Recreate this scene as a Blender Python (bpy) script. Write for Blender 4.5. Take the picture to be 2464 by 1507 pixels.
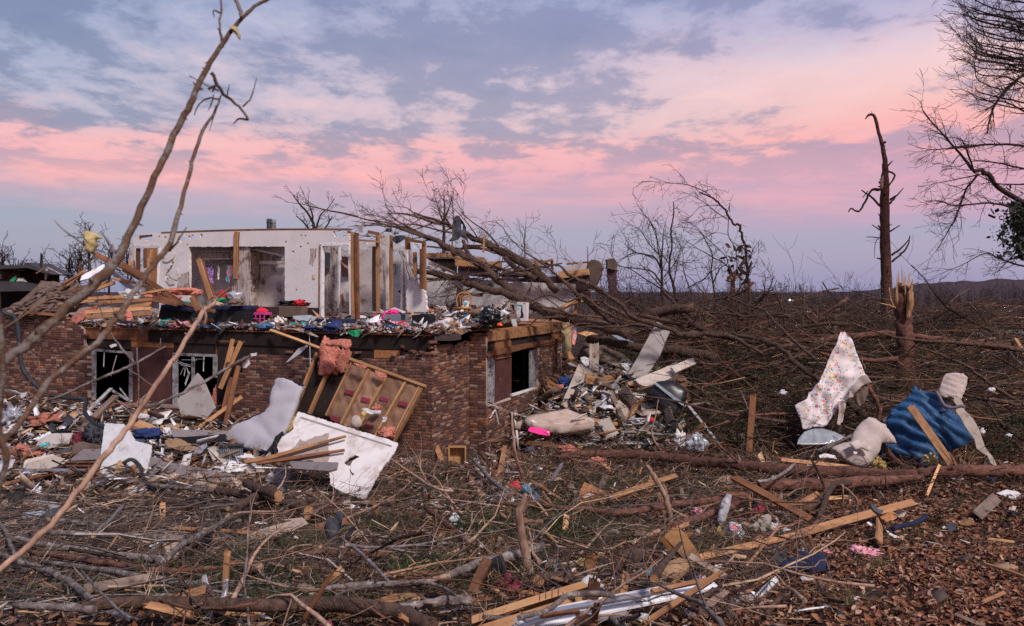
import bpy,bmesh,math,random
import numpy as np
from mathutils import Vector,Matrix,noise
from mathutils.geometry import delaunay_2d_cdt
rad=math.radians
for o in list(bpy.data.objects):
 bpy.data.objects.remove(o)
sc=bpy.context.scene
col=sc.collection
# ------------------------------------------------------------------ camera
FPX,CW,CH,HOR,CAMZ=2050.0,2464.0,1507.0,695.0,4.0
TILT=math.atan((CH/2-HOR)/FPX)
cam=bpy.data.cameras.new('camera')
camo=bpy.data.objects.new('camera',cam)
col.objects.link(camo)
camo.location=(0,0,CAMZ)
camo.rotation_euler=(math.pi/2-TILT,0,0)
cam.sensor_width=36
cam.lens=36*FPX/CW
cam.clip_start=0.05
cam.clip_end=4000
cam.dof.use_dof=True
cam.dof.focus_distance=17.5
cam.dof.aperture_fstop=4.6
sc.camera=camo
# ------------------------------------------------------------------ world
SUN_EL,SUN_AZ=47,32      # soft glow from behind the camera, a little to the right
w=bpy.data.worlds.new('World')
sc.world=w
w.use_nodes=True
nt=w.node_tree
nt.nodes.clear()
def nd(t,**k):
 n=nt.nodes.new(t)
 for a,b in k.items():
  if a == 'i':
   for q,v in b.items():
    if hasattr(v,'bl_rna') and isinstance(v,bpy.types.NodeSocket): nt.links.new(v,n.inputs[q])
    else: n.inputs[q].default_value=v
  else: setattr(n,a,b)
 return n
def mth(op,a,b=0.0,c=0.0,clamp=False):
 n=nt.nodes.new('ShaderNodeMath'); n.operation=op; n.use_clamp=clamp
 for k,v in enumerate((a,b,c)):
  if isinstance(v,bpy.types.NodeSocket): nt.links.new(v,n.inputs[k])
  else: n.inputs[k].default_value=v
 return n.outputs[0]
def mixc(f,a,b,mode='MIX'):
 n=nt.nodes.new('ShaderNodeMix'); n.data_type='RGBA'; n.blend_type=mode
 for k,v in ((0,f),(6,a),(7,b)):
  if isinstance(v,bpy.types.NodeSocket): nt.links.new(v,n.inputs[k])
  else: n.inputs[k].default_value=v if k == 0 else tuple(v)+(1,) if len(v) == 3 else v
 return n.outputs[2]
def s2l(r,g,b):
 return tuple(((v/255)/12.92 if v/255 <= .04045 else ((v/255+.055)/1.055)**2.4) for v in (r,g,b))
def ramp(f,stops,interp='LINEAR'):
 n=nt.nodes.new('ShaderNodeValToRGB')
 nt.links.new(f,n.inputs[0]); n.color_ramp.interpolation=interp
 e=n.color_ramp.elements
 while len(e) < len(stops): e.new(0.5)
 for k,(p,c) in enumerate(stops):
  e[k].position=p; e[k].color=tuple(c)+(1,) if len(c) == 3 else c
 return n.outputs[0]
tc=nd('ShaderNodeTexCoord').outputs['Generated']
sx=nd('ShaderNodeSeparateXYZ',i={0: tc})
dx,dy,dz=sx.outputs
el=mth('MAXIMUM',dz,0.0)
# large slow warp so that no band is straight
flat=mth('ADD',el,0.10)
cu,cv=mth('DIVIDE',dx,flat),mth('DIVIDE',dy,flat)
cvec=nd('ShaderNodeCombineXYZ',i={0: cu,1: cv,2: 0.0}).outputs[0]
def nz(vec,scale,detail=6,rough=.55,dist=0.0,off=(0,0,0),sc3=(1,1,1)):
 m=nd('ShaderNodeMapping',i={0: vec,'Location': off,'Scale': sc3})
 return nd('ShaderNodeTexNoise',i={'Vector': m.outputs[0],'Scale': scale,'Detail': detail,'Roughness': rough,'Distortion': dist}).outputs[0]
warp=nz(cvec,.6,6,.62,off=(3,1,7))
elw=mth('ADD',el,mth('MULTIPLY',mth('SUBTRACT',warp,.5),.13))
side=mth('MULTIPLY',mth('ADD',mth('DIVIDE',dx,mth('MAXIMUM',mth('ABSOLUTE',dy),.3)),.55),.9,clamp=True)   # 0 left .. 1 right
stR=[(0.0,s2l(152,152,190)),(.055,s2l(160,156,193)),(.08,s2l(184,152,190)),(.115,s2l(232,158,180)),(.165,s2l(250,174,174)),
    (.20,s2l(250,193,188)),(.245,s2l(247,204,208)),(.285,s2l(198,180,208)),(.32,s2l(168,168,205)),(.55,s2l(150,156,196)),(1,s2l(140,150,192))]
stL=[(0.0,s2l(136,148,184)),(.08,s2l(136,146,184)),(.11,s2l(176,150,184)),(.135,s2l(244,162,172)),(.165,s2l(236,170,178)),
    (.19,s2l(170,165,194)),(.22,s2l(160,163,195)),(.25,s2l(148,155,190)),(.32,s2l(140,150,188)),(.55,s2l(132,144,184)),(1,s2l(128,140,182))]
base=mixc(side,ramp(elw,stL),ramp(elw,stR))
# cloud sheets: blue grey undersides, pale or salmon lit edges
c1=nz(cvec,.9,8,.62,.15,off=(1.7,.3,0),sc3=(1,1.25,1))
c2=nz(cvec,3.6,8,.66,.25,off=(4.1,2.2,0),sc3=(1.15,.8,1))
cc=mth('ADD',mth('MULTIPLY',c1,.58),mth('MULTIPLY',c2,.42))
gate=ramp(el,[(0,(0,0,0)),(.075,(.0,.0,.0)),(.12,(.3,.3,.3)),(.155,(.95,.95,.95)),(.33,(1,1,1)),(1,(.8,.8,.8))])
dark=ramp(cc,[(0,(0,0,0)),(.475,(0,0,0)),(.53,(.8,.8,.8)),(.66,(1,1,1)),(1,(1,1,1))])
lite=ramp(cc,[(0,(1,1,1)),(.36,(1,1,1)),(.47,(0,0,0)),(1,(0,0,0))])
litc=ramp(elw,[(0,s2l(210,170,190)),(.14,s2l(248,178,182)),(.22,s2l(248,200,200)),(.27,s2l(214,200,218)),(.33,s2l(184,188,216)),(1,s2l(176,184,214))])
darkc=mixc(side,s2l(104,113,156),s2l(122,125,170))
k1=mixc(mth('MULTIPLY',mth('MULTIPLY',dark,gate),mth('SUBTRACT',.95,mth('MULTIPLY',side,.25))),base,darkc)
k2=mixc(mth('MULTIPLY',mth('MULTIPLY',lite,gate),.7),k1,litc)
# thin long streaks low over the horizon
st=nz(cvec,.5,5,.6,.3,off=(0,5,0),sc3=(.35,2.6,1))
lowg=ramp(el,[(0,(0,0,0)),(.05,(.2,.2,.2)),(.10,(1,1,1)),(.15,(.3,.3,.3)),(.2,(0,0,0)),(1,(0,0,0))])
k3=mixc(mth('MULTIPLY',mth('MULTIPLY',ramp(st,[(0,(0,0,0)),(.48,(0,0,0)),(.6,(1,1,1)),(1,(1,1,1))]),lowg),.35),k2,s2l(150,146,188))
sky=nt.nodes.new('ShaderNodeTexSky')
sky.sky_type='NISHITA'; sky.sun_disc=False
sky.sun_elevation=rad(3); sky.sun_rotation=rad(180-SUN_AZ)
bg1=nd('ShaderNodeBackground',i={'Color': k3,'Strength': 0.96})
bg2=nd('ShaderNodeBackground',i={'Color': sky.outputs[0],'Strength': 0.05})
ad=nd('ShaderNodeAddShader',i={0: bg1.outputs[0],1: bg2.outputs[0]})
nd('ShaderNodeOutputWorld',i={0: ad.outputs[0]})
sun=bpy.data.lights.new('sun','SUN')
sun.energy=3.7; sun.angle=rad(9); sun.color=(1,.90,.84)
suno=bpy.data.objects.new('sun',sun); col.objects.link(suno)
sv=Vector((math.sin(rad(SUN_AZ))*math.cos(rad(SUN_EL)),-math.cos(rad(SUN_AZ))*math.cos(rad(SUN_EL)),math.sin(rad(SUN_EL))))
suno.rotation_euler=sv.to_track_quat('Z','Y').to_euler()
sc.view_settings.view_transform='Standard'
sc.view_settings.look='None'
sc.view_settings.exposure=0.0
sc.view_settings.gamma=1
sc.view_settings.use_curve_mapping=False
sc.render.engine='CYCLES'
sc.cycles.use_denoising=False
sc.cycles.sample_clamp_indirect=3
sc.cycles.max_bounces=5
sc.cycles.diffuse_bounces=3
sc.cycles.transparent_max_bounces=8
# ------------------------------------------------------------------ helpers
R=random.Random(7)
CT,ST=math.cos(TILT),math.sin(TILT)
def ray(px,py):
 x,y=px-CW/2,-(py-CH/2)
 # camera looks along +Y tilted down by TILT
 fy,fz=CT*FPX + ST*y,-ST*FPX + CT*y
 return Vector((x/fy,1.0,fz/fy))
CAM=Vector((0,0,CAMZ))
def P(px,py,Y): return CAM + ray(px,py)*Y
def crop(x0,y0,s):
 def f(*a): return [((x0+a[k]/s)*.88,(y0+a[k+1]/s)*.88) for k in range(0,len(a),2)]
 f.s=.88/s
 return f
kA,kB,kC,kD=crop(0,580,3.504),crop(350,580,3.504),crop(950,580,3.504),crop(0,850,3.504)
kE,kF=crop(600,880,2.954),crop(1150,820,3.076)
kG1,kG2,kG3,kG4=(crop(x,1220,3.0625) for x in (0,700,1400,2000))
kR,kS,kT,kL=crop(2000,800,3.075),crop(1600,450,3.075),crop(2200,0,1.883),crop(0,0,1.5067)
def kV(*a): return [(a[k],a[k+1]) for k in range(0,len(a),2)]
kV.s=1.0
# the house frame: A runs along the front to the right, B runs away from the camera
HA,HB=Vector((.924,-.382,0)).normalized(),Vector((.382,.924,0)).normalized()
C0=P(1040,1120,19.3); C0.z=0
FZ=2.95
def H(a,b,z): return C0 + HA*a + HB*b + Vector((0,0,z))
def hloc(p): d=p-C0; return d.dot(HA),d.dot(HB),p.z
def on_plane(px,py,p0,n):
 d=ray(px,py); t=(p0-CAM).dot(n)/d.dot(n)
 return CAM + d*t
def onB(pt,b):            # pixel -> (a, z) on the plane b = const
 a,_,z=hloc(on_plane(pt[0],pt[1],H(0,b,0),HB)); return a,z
def onA(pt,a):            # pixel -> (b, z) on the plane a = const
 _,b,z=hloc(on_plane(pt[0],pt[1],H(a,0,0),HA)); return b,z
PR=[(-5,2.2),(0,1.9),(5,1.3),(7.8,.9),(12,.35),(16,.04),(20,0),(24,.3),(28,1.1),(36,1.55),(50,1.7),(75,1.2),(130,-.8),(300,-5),(500,-8),(1200,-12),(4000,-20)]
PX_,PY_=[a for a,b in PR],[b for a,b in PR]
def tz(x,y):
 x=np.asarray(x,float); y=np.asarray(y,float)
 z=np.interp(y,PX_,PY_)
 a=(x-C0.x)*HA.x + (y-C0.y)*HA.y; b=(x-C0.x)*HB.x + (y-C0.y)*HB.y
 inside=np.clip((.9-a)/.6,0,1)*np.clip((b+1.5)/1.5,0,1)*np.clip((13-b)/2,0,1)
 amp=np.interp(y,[5,14,30,80],[.05,.09,.22,.5])
 n=np.sin(x*1.1+.7*y+1.3)*np.sin(y*.9-.4*x)+.5*np.sin(x*2.7+y*1.1)*np.sin(y*2.3-1.7)+.3*np.sin(x*5.3-y*3.1)
 z=z + amp*n*.5
 # rubble banked against the front wall, heaped beyond the side wall and under the thrown treetops
 z=z + .5*np.clip((4.5+b)/4.5,0,1)**1.3*np.clip((-3.2-a)/1.5,0,1)*(b < .0)*(b > -6)
 z=z + .95*np.exp(-(((x-2.9)/1.4)**2+((y-23.8)/1.7)**2))*(a > .5)
 z=z + .85*np.clip((x-3.5)/2.5,0,1)*np.clip((y-20.5)/2.5,0,1)*np.clip((34-y)/6,0,1)
 z=z*(1-inside) + (-.02)*inside*(b >= 0) + np.where(b < 0,z*inside,0)
 return z
def tzf(x,y): return float(tz(x,y))
def G(px,py,lift=0.0):   # pixel -> point on the ground (raised by lift)
 d=ray(px,py); prev=2.0
 Y=2.0
 while Y < 150:
  p=CAM + d*Y
  if p.z <= tzf(p.x,p.y)+lift:
   lo,hi=prev,Y
   for _ in range(14):
    m=(lo+hi)/2; q=CAM+d*m
    if q.z <= tzf(q.x,q.y)+lift: hi=m
    else: lo=m
   return CAM + d*hi
  prev=Y; Y *= 1.02
 return CAM + d*150
def FG(pt):                # pixel -> point on the littered upper floor
 n=Vector((0,0,1))-HB*.07
 return on_plane(pt[0],pt[1],H(0,0,FZ+.03),n)
def WYd(pt,b=0): return on_plane(pt[0],pt[1],H(0,b,0),HB).y
def AW(pt,d=.3,pitch=12,yaw=-22.4,roll=0):    # leaning near the front wall, d metres before it
 return Plane(P(pt[0],pt[1],WYd(pt,-d)),yaw,pitch,roll)
def PN(n,lab,cat,pts,pl,mat,th=.015,**k): return panel(n,pts,pl,th,M[mat],label=lab,cat=cat,**k)
def BD(n,lab,cat,k,a,wpx,mat,t=.04,Y=None,l=(.06,.06),rag=.02,up=(0,-.75,.65),**kw):
 p,q=k(*a)
 if Y: e1,e2=P(*p,Y[0]),P(*q,Y[1])
 else: e1,e2=G(*p,l[0]+.09),G(*q,l[1]+.09)
 return plank(e1,e2,wpx*k.s*(e1.y+e2.y)/2/FPX,t,M[mat],n,up=up,rag=rag,label=lab,cat=cat,**kw)
def lumpmesh(name,sx_,sy_,sz,amp,fq,rng,sub=3,flat=True,ridge=0):
 bm=bmesh.new(); bmesh.ops.create_icosphere(bm,subdivisions=sub,radius=1)
 o=Vector((rng.uniform(0,90),rng.uniform(0,90),rng.uniform(0,90)))
 for v in bm.verts:
  c=v.co.copy(); n1=noise.noise(c*fq+o); n2=noise.noise(c*fq*2.6+o)
  f=1+amp*(n1+.5*n2)
  if ridge: f -= .45*ridge*(1-abs(noise.noise(c*fq*1.6-o))*4 if abs(noise.noise(c*fq*1.6-o)) < .25 else 0)
  v.co=Vector((c.x*sx_*f,c.y*sy_*f,c.z*sz*f))
  if flat and v.co.z < -.75*sz: v.co.z=-.75*sz
 me=bpy.data.meshes.new(name); bm.to_mesh(me); bm.free()
 me.polygons.foreach_set('use_smooth',[True]*len(me.polygons)); me.update(); return me
def LP(n,lab,cat,k,a,mat,base=None,dp=.7,amp=.5,fq=1.6,sub=3,ridge=0,dz=0,parent=None,Y=None,rot=0,**kw):
 """a lump filling the pixel box x0,y0,x1,y1 and resting on the surface below it"""
 (x0,y0),(x1,y1)=k(*a); bx=(x0+x1)/2
 p=P(bx,y1,Y) if Y else (base or G)(bx,y1) if base is not FG else FG((bx,y1))
 s_=p.y/FPX; w_,h_=(x1-x0)*s_/2,(y1-y0)*s_/2
 rng=random.Random(int(x0*7+y0*3)); me=lumpmesh(n,w_,max(.02,w_*dp),h_*1.1,amp,fq,rng,sub,ridge=ridge)
 q=p+Vector((0,w_*dp*.6,h_*.85+dz))
 return link(n,me,M[mat],parent,mw=Matrix.Translation(q) @ Matrix.Rotation(rot,4,'Z'),label=lab,cat=cat,**kw)
used_labels=set()
def link(name,me,mats,parent=None,label=None,cat=None,group=None,kind=None,mw=None):
 o=bpy.data.objects.new(name,me); col.objects.link(o)
 if me is not None and mats is not None and not me.materials:
  for m in (mats if isinstance(mats,(list,tuple)) else [mats]): me.materials.append(m)
 if mw is not None: o.matrix_basis=mw
 if parent is not None:
  o.parent=parent
  o.matrix_parent_inverse=WM[parent.name].inverted()
 WM[o.name]=(mw if mw is not None else Matrix())
 if label: o['label']=label
 if cat and parent is None: o['category']=cat
 if group: o['group']=group
 if kind: o['kind']=kind
 return o
WM={}
def thing(name,loc,label,cat,group=None):
 o=bpy.data.objects.new(name,None); col.objects.link(o)
 o.empty_display_size=.1
 o.matrix_basis=Matrix.Translation(loc); WM[o.name]=Matrix.Translation(loc)
 o['label']=label; o['category']=cat
 if group: o['group']=group
 return o
class MB:
 def __init__(s): s.v,s.f,s.c,s.m,s.sm=[],[],[],[],[]
 def add(s,vs,fs,c=(1,1,1),m=0,smooth=False):
  n=len(s.v); s.v += [tuple(v) for v in vs]; s.c += [c]*len(vs)
  s.f += [tuple(i+n for i in f) for f in fs]; s.m += [m]*len(fs); s.sm += [smooth]*len(fs)
 def box(s,p0,ax,ay,az,c=(1,1,1),m=0):   # corner + three edge vectors
  p0,ax,ay,az=Vector(p0),Vector(ax),Vector(ay),Vector(az)
  vs=[p0+ax*i+ay*j+az*k for k in (0,1) for j in (0,1) for i in (0,1)]
  s.add(vs,[(0,2,3,1),(4,5,7,6),(0,1,5,4),(2,6,7,3),(0,4,6,2),(1,3,7,5)],c,m)
 def tube(s,pts,rs,sides=6,c=(1,1,1),m=0,endm=None,wob=0.0):
  pts=[Vector(p) for p in pts]; n=len(pts)
  if n < 2: return
  t0=(pts[1]-pts[0]).normalized()
  u=t0.orthogonal().normalized(); vs=[]
  for k in range(n):
   t=(pts[min(k+1,n-1)]-pts[max(k-1,0)])
   if t.length < 1e-9: t=t0
   t=t.normalized()
   u=(u - t*u.dot(t)); u=u.normalized() if u.length > 1e-6 else t.orthogonal().normalized()
   v=t.cross(u)
   for q in range(sides):
    a=2*math.pi*q/sides; r=rs[k]*(1+wob*(R.random()-.5))
    vs.append(pts[k]+u*(math.cos(a)*r)+v*(math.sin(a)*r))
  fs=[(k*sides+q,k*sides+(q+1) % sides,(k+1)*sides+(q+1) % sides,(k+1)*sides+q) for k in range(n-1) for q in range(sides)]
  s.add(vs,fs,c,m,True)
  if sides > 3 or endm is not None:
   b=len(s.v)-len(vs)
   s.f.append(tuple(b+q for q in reversed(range(sides)))); s.m.append(m if endm is None else endm); s.sm.append(False)
   s.f.append(tuple(b+(n-1)*sides+q for q in range(sides))); s.m.append(m if endm is None else endm); s.sm.append(False)
 def mesh(s,name,origin=None):
  me=bpy.data.meshes.new(name)
  v=s.v if origin is None else [(x-origin[0],y-origin[1],z-origin[2]) for x,y,z in s.v]
  me.from_pydata(v,[],s.f)
  if any(s.m): me.polygons.foreach_set('material_index',s.m)
  me.polygons.foreach_set('use_smooth',s.sm)
  if any(c != (1,1,1) for c in s.c):
   at=me.attributes.new('Col','FLOAT_COLOR','POINT')
   arr=np.ones((len(s.c),4),np.float32); arr[:,:3]=np.array(s.c,np.float32)
   at.data.foreach_set('color',arr.ravel())
  me.update()
  return me
 def build(s,name,mats,parent=None,origin=None,**k):
  if origin is None and s.v:
   a=np.array(s.v); origin=Vector((a[:,0].mean(),a[:,1].mean(),a[:,2].min()))
  return link(name,s.mesh(name,origin),mats,parent,mw=Matrix.Translation(origin),**k)
def frame(x,up):
 x=Vector(x).normalized(); up=Vector(up)
 y=up.cross(x)
 y=y.normalized() if y.length > 1e-5 else x.orthogonal().normalized()
 z=x.cross(y)
 return Matrix((x,y,z)).transposed()
def smooth_pts(pts,rs,n=4):
 if len(pts) < 3:
  a,b=Vector(pts[0]),Vector(pts[-1]); m=n*2
  return [a.lerp(b,k/m) for k in range(m+1)],[rs[0]+(rs[-1]-rs[0])*k/m for k in range(m+1)]
 P_=[Vector(p) for p in pts]; P_=[P_[0]*2-P_[1]] + P_ + [P_[-1]*2-P_[-2]]
 rr=[rs[0]]+list(rs)+[rs[-1]]; op,orr=[],[]
 for k in range(1,len(P_)-2):
  for q in range(n):
   t=q/n; a,b,c,d=P_[k-1:k+3]
   op.append(.5*((2*b)+(c-a)*t+(2*a-5*b+4*c-d)*t*t+(3*b-a-3*c+d)*t**3))
   orr.append(rr[k]+(rr[k+1]-rr[k])*t)
 op.append(P_[-2]); orr.append(rr[-2])
 return op,orr
def inpoly(x,y,poly):
 c=False; n=len(poly); j=n-1
 for i in range(n):
  xi,yi=poly[i]; xj,yj=poly[j]
  if (yi > y) != (yj > y) and x < (xj-xi)*(y-yi)/(yj-yi)+xi: c=not c
  j=i
 return c
def fill2d(outline,sp,holes=(),rng=R,jit=.25):
 pts,edges=[],[]
 def loop(L):
  b=len(pts)
  for k in range(len(L)):
   a,c=Vector(L[k]),Vector(L[(k+1) % len(L)]); n=max(1,int((c-a).length/sp))
   for q in range(n): pts.append(a.lerp(c,q/n))
  m=len(pts)
  for k in range(b,m): edges.append((k,k+1 if k+1 < m else b))
 loop(outline)
 for h in holes: loop(h)
 nb=len(pts); NB=np.array([(p.x,p.y) for p in pts])
 xs=[p[0] for p in outline]; ys=[p[1] for p in outline]
 y=min(ys)+sp/2; row=0
 while y < max(ys):
  x=min(xs)+sp*(.5 if row % 2 else .25)
  while x < max(xs):
   qx,qy=x+rng.uniform(-jit,jit)*sp,y+rng.uniform(-jit,jit)*sp
   if inpoly(qx,qy,outline) and not any(inpoly(qx,qy,h) for h in holes):
    d=((NB-(qx,qy))**2).sum(1).min()
    if d > (sp*.4)**2: pts.append(Vector((qx,qy)))
   x += sp
  y += sp*.87; row += 1
 V,E,Fc,*_=delaunay_2d_cdt(pts,edges,[],0,1e-5)
 T=[]
 for f in Fc:
  cx=sum(V[i].x for i in f)/len(f); cy=sum(V[i].y for i in f)/len(f)
  if inpoly(cx,cy,outline) and not any(inpoly(cx,cy,h) for h in holes): T.append(tuple(f))
 return V,T
def slab(V,T,to3,th,disp=None,puff=0.0,outline=None):
 """two-sided sheet with real thickness from a 2D triangulation; to3(x,y)->point, normal"""
 cnt={}
 for t in T:
  for k in range(len(t)):
   e=(t[k],t[(k+1) % len(t)]); cnt[e]=1
 bnd=[e for e in cnt if (e[1],e[0]) not in cnt]
 front,back=[],[]
 bp=[V[e[0]] for e in bnd]; BP=np.array([(b.x,b.y) for b in bp])
 for v in V:
  p,n=to3(v.x,v.y)
  d=disp(v.x,v.y) if disp else 0.0
  q=0.0
  if puff and bp:
   dm=float(np.sqrt((((BP-(v.x,v.y))**2).sum(1)).min())); q=puff*(1-math.exp(-dm/(abs(puff)*.8+1e-6)))
  front.append(p+n*(d+q+th/2)); back.append(p+n*(d-q-th/2))
 N=len(V)
 # orientation: make front faces point along n
 t=T[0]; p0,n0=to3(V[t[0]].x,V[t[0]].y)
 a,b,c=(to3(V[i].x,V[i].y)[0] for i in t[:3])
 flip=(b-a).cross(c-a).dot(n0) < 0
 F=[]
 for t in T:
  F.append(tuple(reversed(t)) if flip else t)
  F.append(tuple(i+N for i in (t if flip else reversed(t))))
 nt_=len(F)
 for i,j in bnd:
  F.append((i,j,j+N,i+N) if flip else (j,i,i+N,j+N))
 return front+back,F,nt_
class Plane:
 """a plane through a point; yaw 0 and pitch 0 faces the camera, pitch 90 lies flat face up"""
 def __init__(s,p0,yaw=0,pitch=0,roll=0):
  s.p0=Vector(p0)
  m=Matrix.Rotation(rad(yaw),3,'Z') @ Matrix.Rotation(rad(-pitch),3,'X') @ Matrix.Rotation(rad(roll),3,'Y')
  s.x,s.n,s.y=m @ Vector((1,0,0)),m @ Vector((0,-1,0)),m @ Vector((0,0,1))
 def px(s,pt):
  q=on_plane(pt[0],pt[1],s.p0,s.n) - s.p0; return q.dot(s.x),q.dot(s.y)
 def w(s,x,y,d=0): return s.p0+s.x*x+s.y*y+s.n*d
def hplaneB(b):
 p=Plane(H(0,b,0)); p.x,p.n,p.y=HA,-HB,Vector((0,0,1)); return p
def hplaneA(a):
 p=Plane(H(a,0,0)); p.x,p.n,p.y=HB,HA,Vector((0,0,1)); return p
def PG(pt,yaw=0,pitch=70,lift=.02,roll=0): return Plane(G(pt[0],pt[1],lift),yaw,pitch,roll)
def PY(pt,Y,yaw=0,pitch=0,roll=0): return Plane(P(pt[0],pt[1],Y),yaw,pitch,roll)
def panel(name,pts,pl,th,mat,sp=None,amp=0.0,fq=3.0,fold=0.0,fdir=(1,.2),ffq=9,puff=0.0,holes=(),rag=0.0,parent=None,smooth=None,seed=None,off=0.0,bend=0.0,local=True,**k):
 """flat, wrinkled or padded piece from an outline traced on a plane that stands in the place"""
 out=[pl.px(p) for p in pts]; hs=[[pl.px(p) for p in h] for h in holes]
 r=random.Random(seed if seed is not None else int(abs(pts[0][0]*13+pts[0][1]*7)))
 if rag:
  def ragged(L):
   o=[]
   for i in range(len(L)):
    a,b=Vector(L[i]),Vector(L[(i+1) % len(L)]); n=max(1,min(24,int((b-a).length/(rag*3))))
    for q in range(n):
     p=a.lerp(b,q/n); o.append((p.x+r.uniform(-rag,rag),p.y+r.uniform(-rag,rag)))
   return o
  out=ragged(out); hs=[ragged(h) for h in hs]
 xs=[p[0] for p in out]; ys=[p[1] for p in out]; size=max(max(xs)-min(xs),max(ys)-min(ys))
 if sp is None: sp=size/ (14 if (amp or fold or puff or bend) else 3)
 V,T=fill2d(out,sp,hs,r)
 if not T: return None
 ox,oy=r.uniform(0,50),r.uniform(0,50)
 fl=math.hypot(*fdir); fx,fy=fdir[0]/fl,fdir[1]/fl
 cx=sum(xs)/len(xs)
 def disp(x,y):
  d=off
  if amp: d += amp*(noise.noise(Vector((x*fq+ox,y*fq+oy,0)))+.5*noise.noise(Vector((x*fq*2.3+ox,y*fq*2.3,3))))
  if fold:
   s_=(x*fx+y*fy)*ffq + 2.2*noise.noise(Vector((x*1.5+ox,y*1.5,1)))
   d += fold*(abs(math.sin(s_))-.5)*(.5+.8*abs(noise.noise(Vector((x*2+ox,y*2,5)))))*1.6
  if bend: d += bend*((x-cx)/(size/2))**2
  return d
 def to3(x,y): return pl.w(x,y),pl.n
 vs,fs,ntop=slab(V,T,to3,th,disp,puff)
 # local frame of the panel so textures run with it
 org=pl.w(sum(xs)/len(xs),min(ys)); M3=Matrix((pl.x,pl.y,pl.n)).transposed()
 mw=Matrix.Translation(org) @ M3.to_4x4()
 inv=mw.inverted()
 me=bpy.data.meshes.new(name); me.from_pydata([tuple(inv @ v) for v in vs],[],fs)
 if smooth if smooth is not None else bool(amp or fold or puff or bend):
  sm=[True]*ntop+[False]*(len(fs)-ntop) if not puff else [True]*len(fs)
  me.polygons.foreach_set('use_smooth',sm)
 me.update()
 return link(name,me,mat,parent,mw=mw,**k)
def plankmesh(L,w_,t,rng,rag=0.0,notch=True):
 """board along X with slightly uneven edges and (if rag) splintered ends"""
 n=6; vs=[]; fs=[]
 for k in range(n+1):
  x=-L/2+L*k/n
  j=[rng.uniform(-1,1) for _ in range(8)]
  e=.018*w_
  bow=.006*L*math.sin(math.pi*k/n)
  for q,(a,b) in enumerate(((-1,-1),(1,-1),(1,1),(-1,1))):
   xx=x
   if rag and k in (0,n): xx += rng.uniform(-rag,rag*.3)*(-1 if k == 0 else 1)*(-1)
   vs.append((xx,a*w_/2+j[q]*e,b*t/2+j[q+4]*e*.4+bow))
 for k in range(n):
  for q in range(4):
   a=k*4+q; b=k*4+(q+1) % 4; fs.append((a,b,b+4,a+4))
 fs.append((3,2,1,0)); b=n*4; 
 if rag:  # splinters on the end
  fs.append((b,b+1,b+2,b+3))
  for side_,base_ in ((-1,0),(1,n*4)):
   for q in range(5):
    y0=rng.uniform(-w_/2,w_/2*.7); wd=w_*rng.uniform(.12,.3); ln=rag*rng.uniform(.6,2.2)
    i=len(vs); xx=side_*L/2*.985
    vs += [(xx,y0,-t/2*.9),(xx,y0+wd,-t/2*.9),(xx,y0+wd,t/2*.9),(xx,y0,t/2*.9),(xx+side_*ln,y0+wd*rng.random(),rng.uniform(-t,t)/3)]
    fs += [(i,i+1,i+4),(i+1,i+2,i+4),(i+2,i+3,i+4),(i+3,i,i+4)]
 else: fs.append((b,b+1,b+2,b+3))
 me=bpy.data.meshes.new('plank'); me.from_pydata(vs,[],fs); me.update(); return me
def plank(p1,p2,w_,t,mat,name='plank',up=(0,0,1),rag=0.0,rng=R,parent=None,roll=0,**k):
 p1,p2=Vector(p1),Vector(p2); d=p2-p1
 M=frame(d,up)
 if roll: M=M @ Matrix.Rotation(rad(roll),3,'X')
 me=plankmesh(d.length,w_,t,rng,rag); me.name=name
 return link(name,me,mat,parent,mw=Matrix.Translation((p1+p2)/2) @ M.to_4x4(),**k)
# twig growth
def rvec(r): return Vector((r.gauss(0,1),r.gauss(0,1),r.gauss(0,1)))
def twig(mb,p,d,L,r0,r,lev,sides=3,segs=5,curl=.22,grav=0.0,kids=4,fan=.7,c=(1,1,1),shrink=.55,bias=None,start=.25,mn=.0012,m=0):
 pts,rs=[Vector(p)],[r0]; d=Vector(d).normalized(); cur=Vector(p); st=L/segs; dirs=[d.copy()]
 for k in range(segs):
  d=(d + rvec(r)*curl*.5 + Vector((0,0,grav)) + (bias*.12 if bias is not None else Vector())).normalized()
  cur=cur + d*st; pts.append(cur.copy()); rs.append(max(mn,r0*(1-.85*(k+1)/segs))); dirs.append(d.copy())
 mb.tube(pts,rs,sides,c,m)
 if lev > 0:
  for q in range(kids):
   t=start+(1-start)*(q+r.random()*.8)/kids; k=min(segs-1,int(t*segs)); f=t*segs-k
   b=pts[k].lerp(pts[min(k+1,segs)],min(1,f))
   nd_=(dirs[k]*(1-fan*.6) + rvec(r)*fan*.55).normalized()
   twig(mb,b,nd_,L*shrink*r.uniform(.6,1.15)*(1.15-.6*t),max(mn,rs[k]*.62),r,lev-1,3,max(3,segs-1),curl,grav,kids,fan,c,shrink,bias,.15,mn,m)

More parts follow.
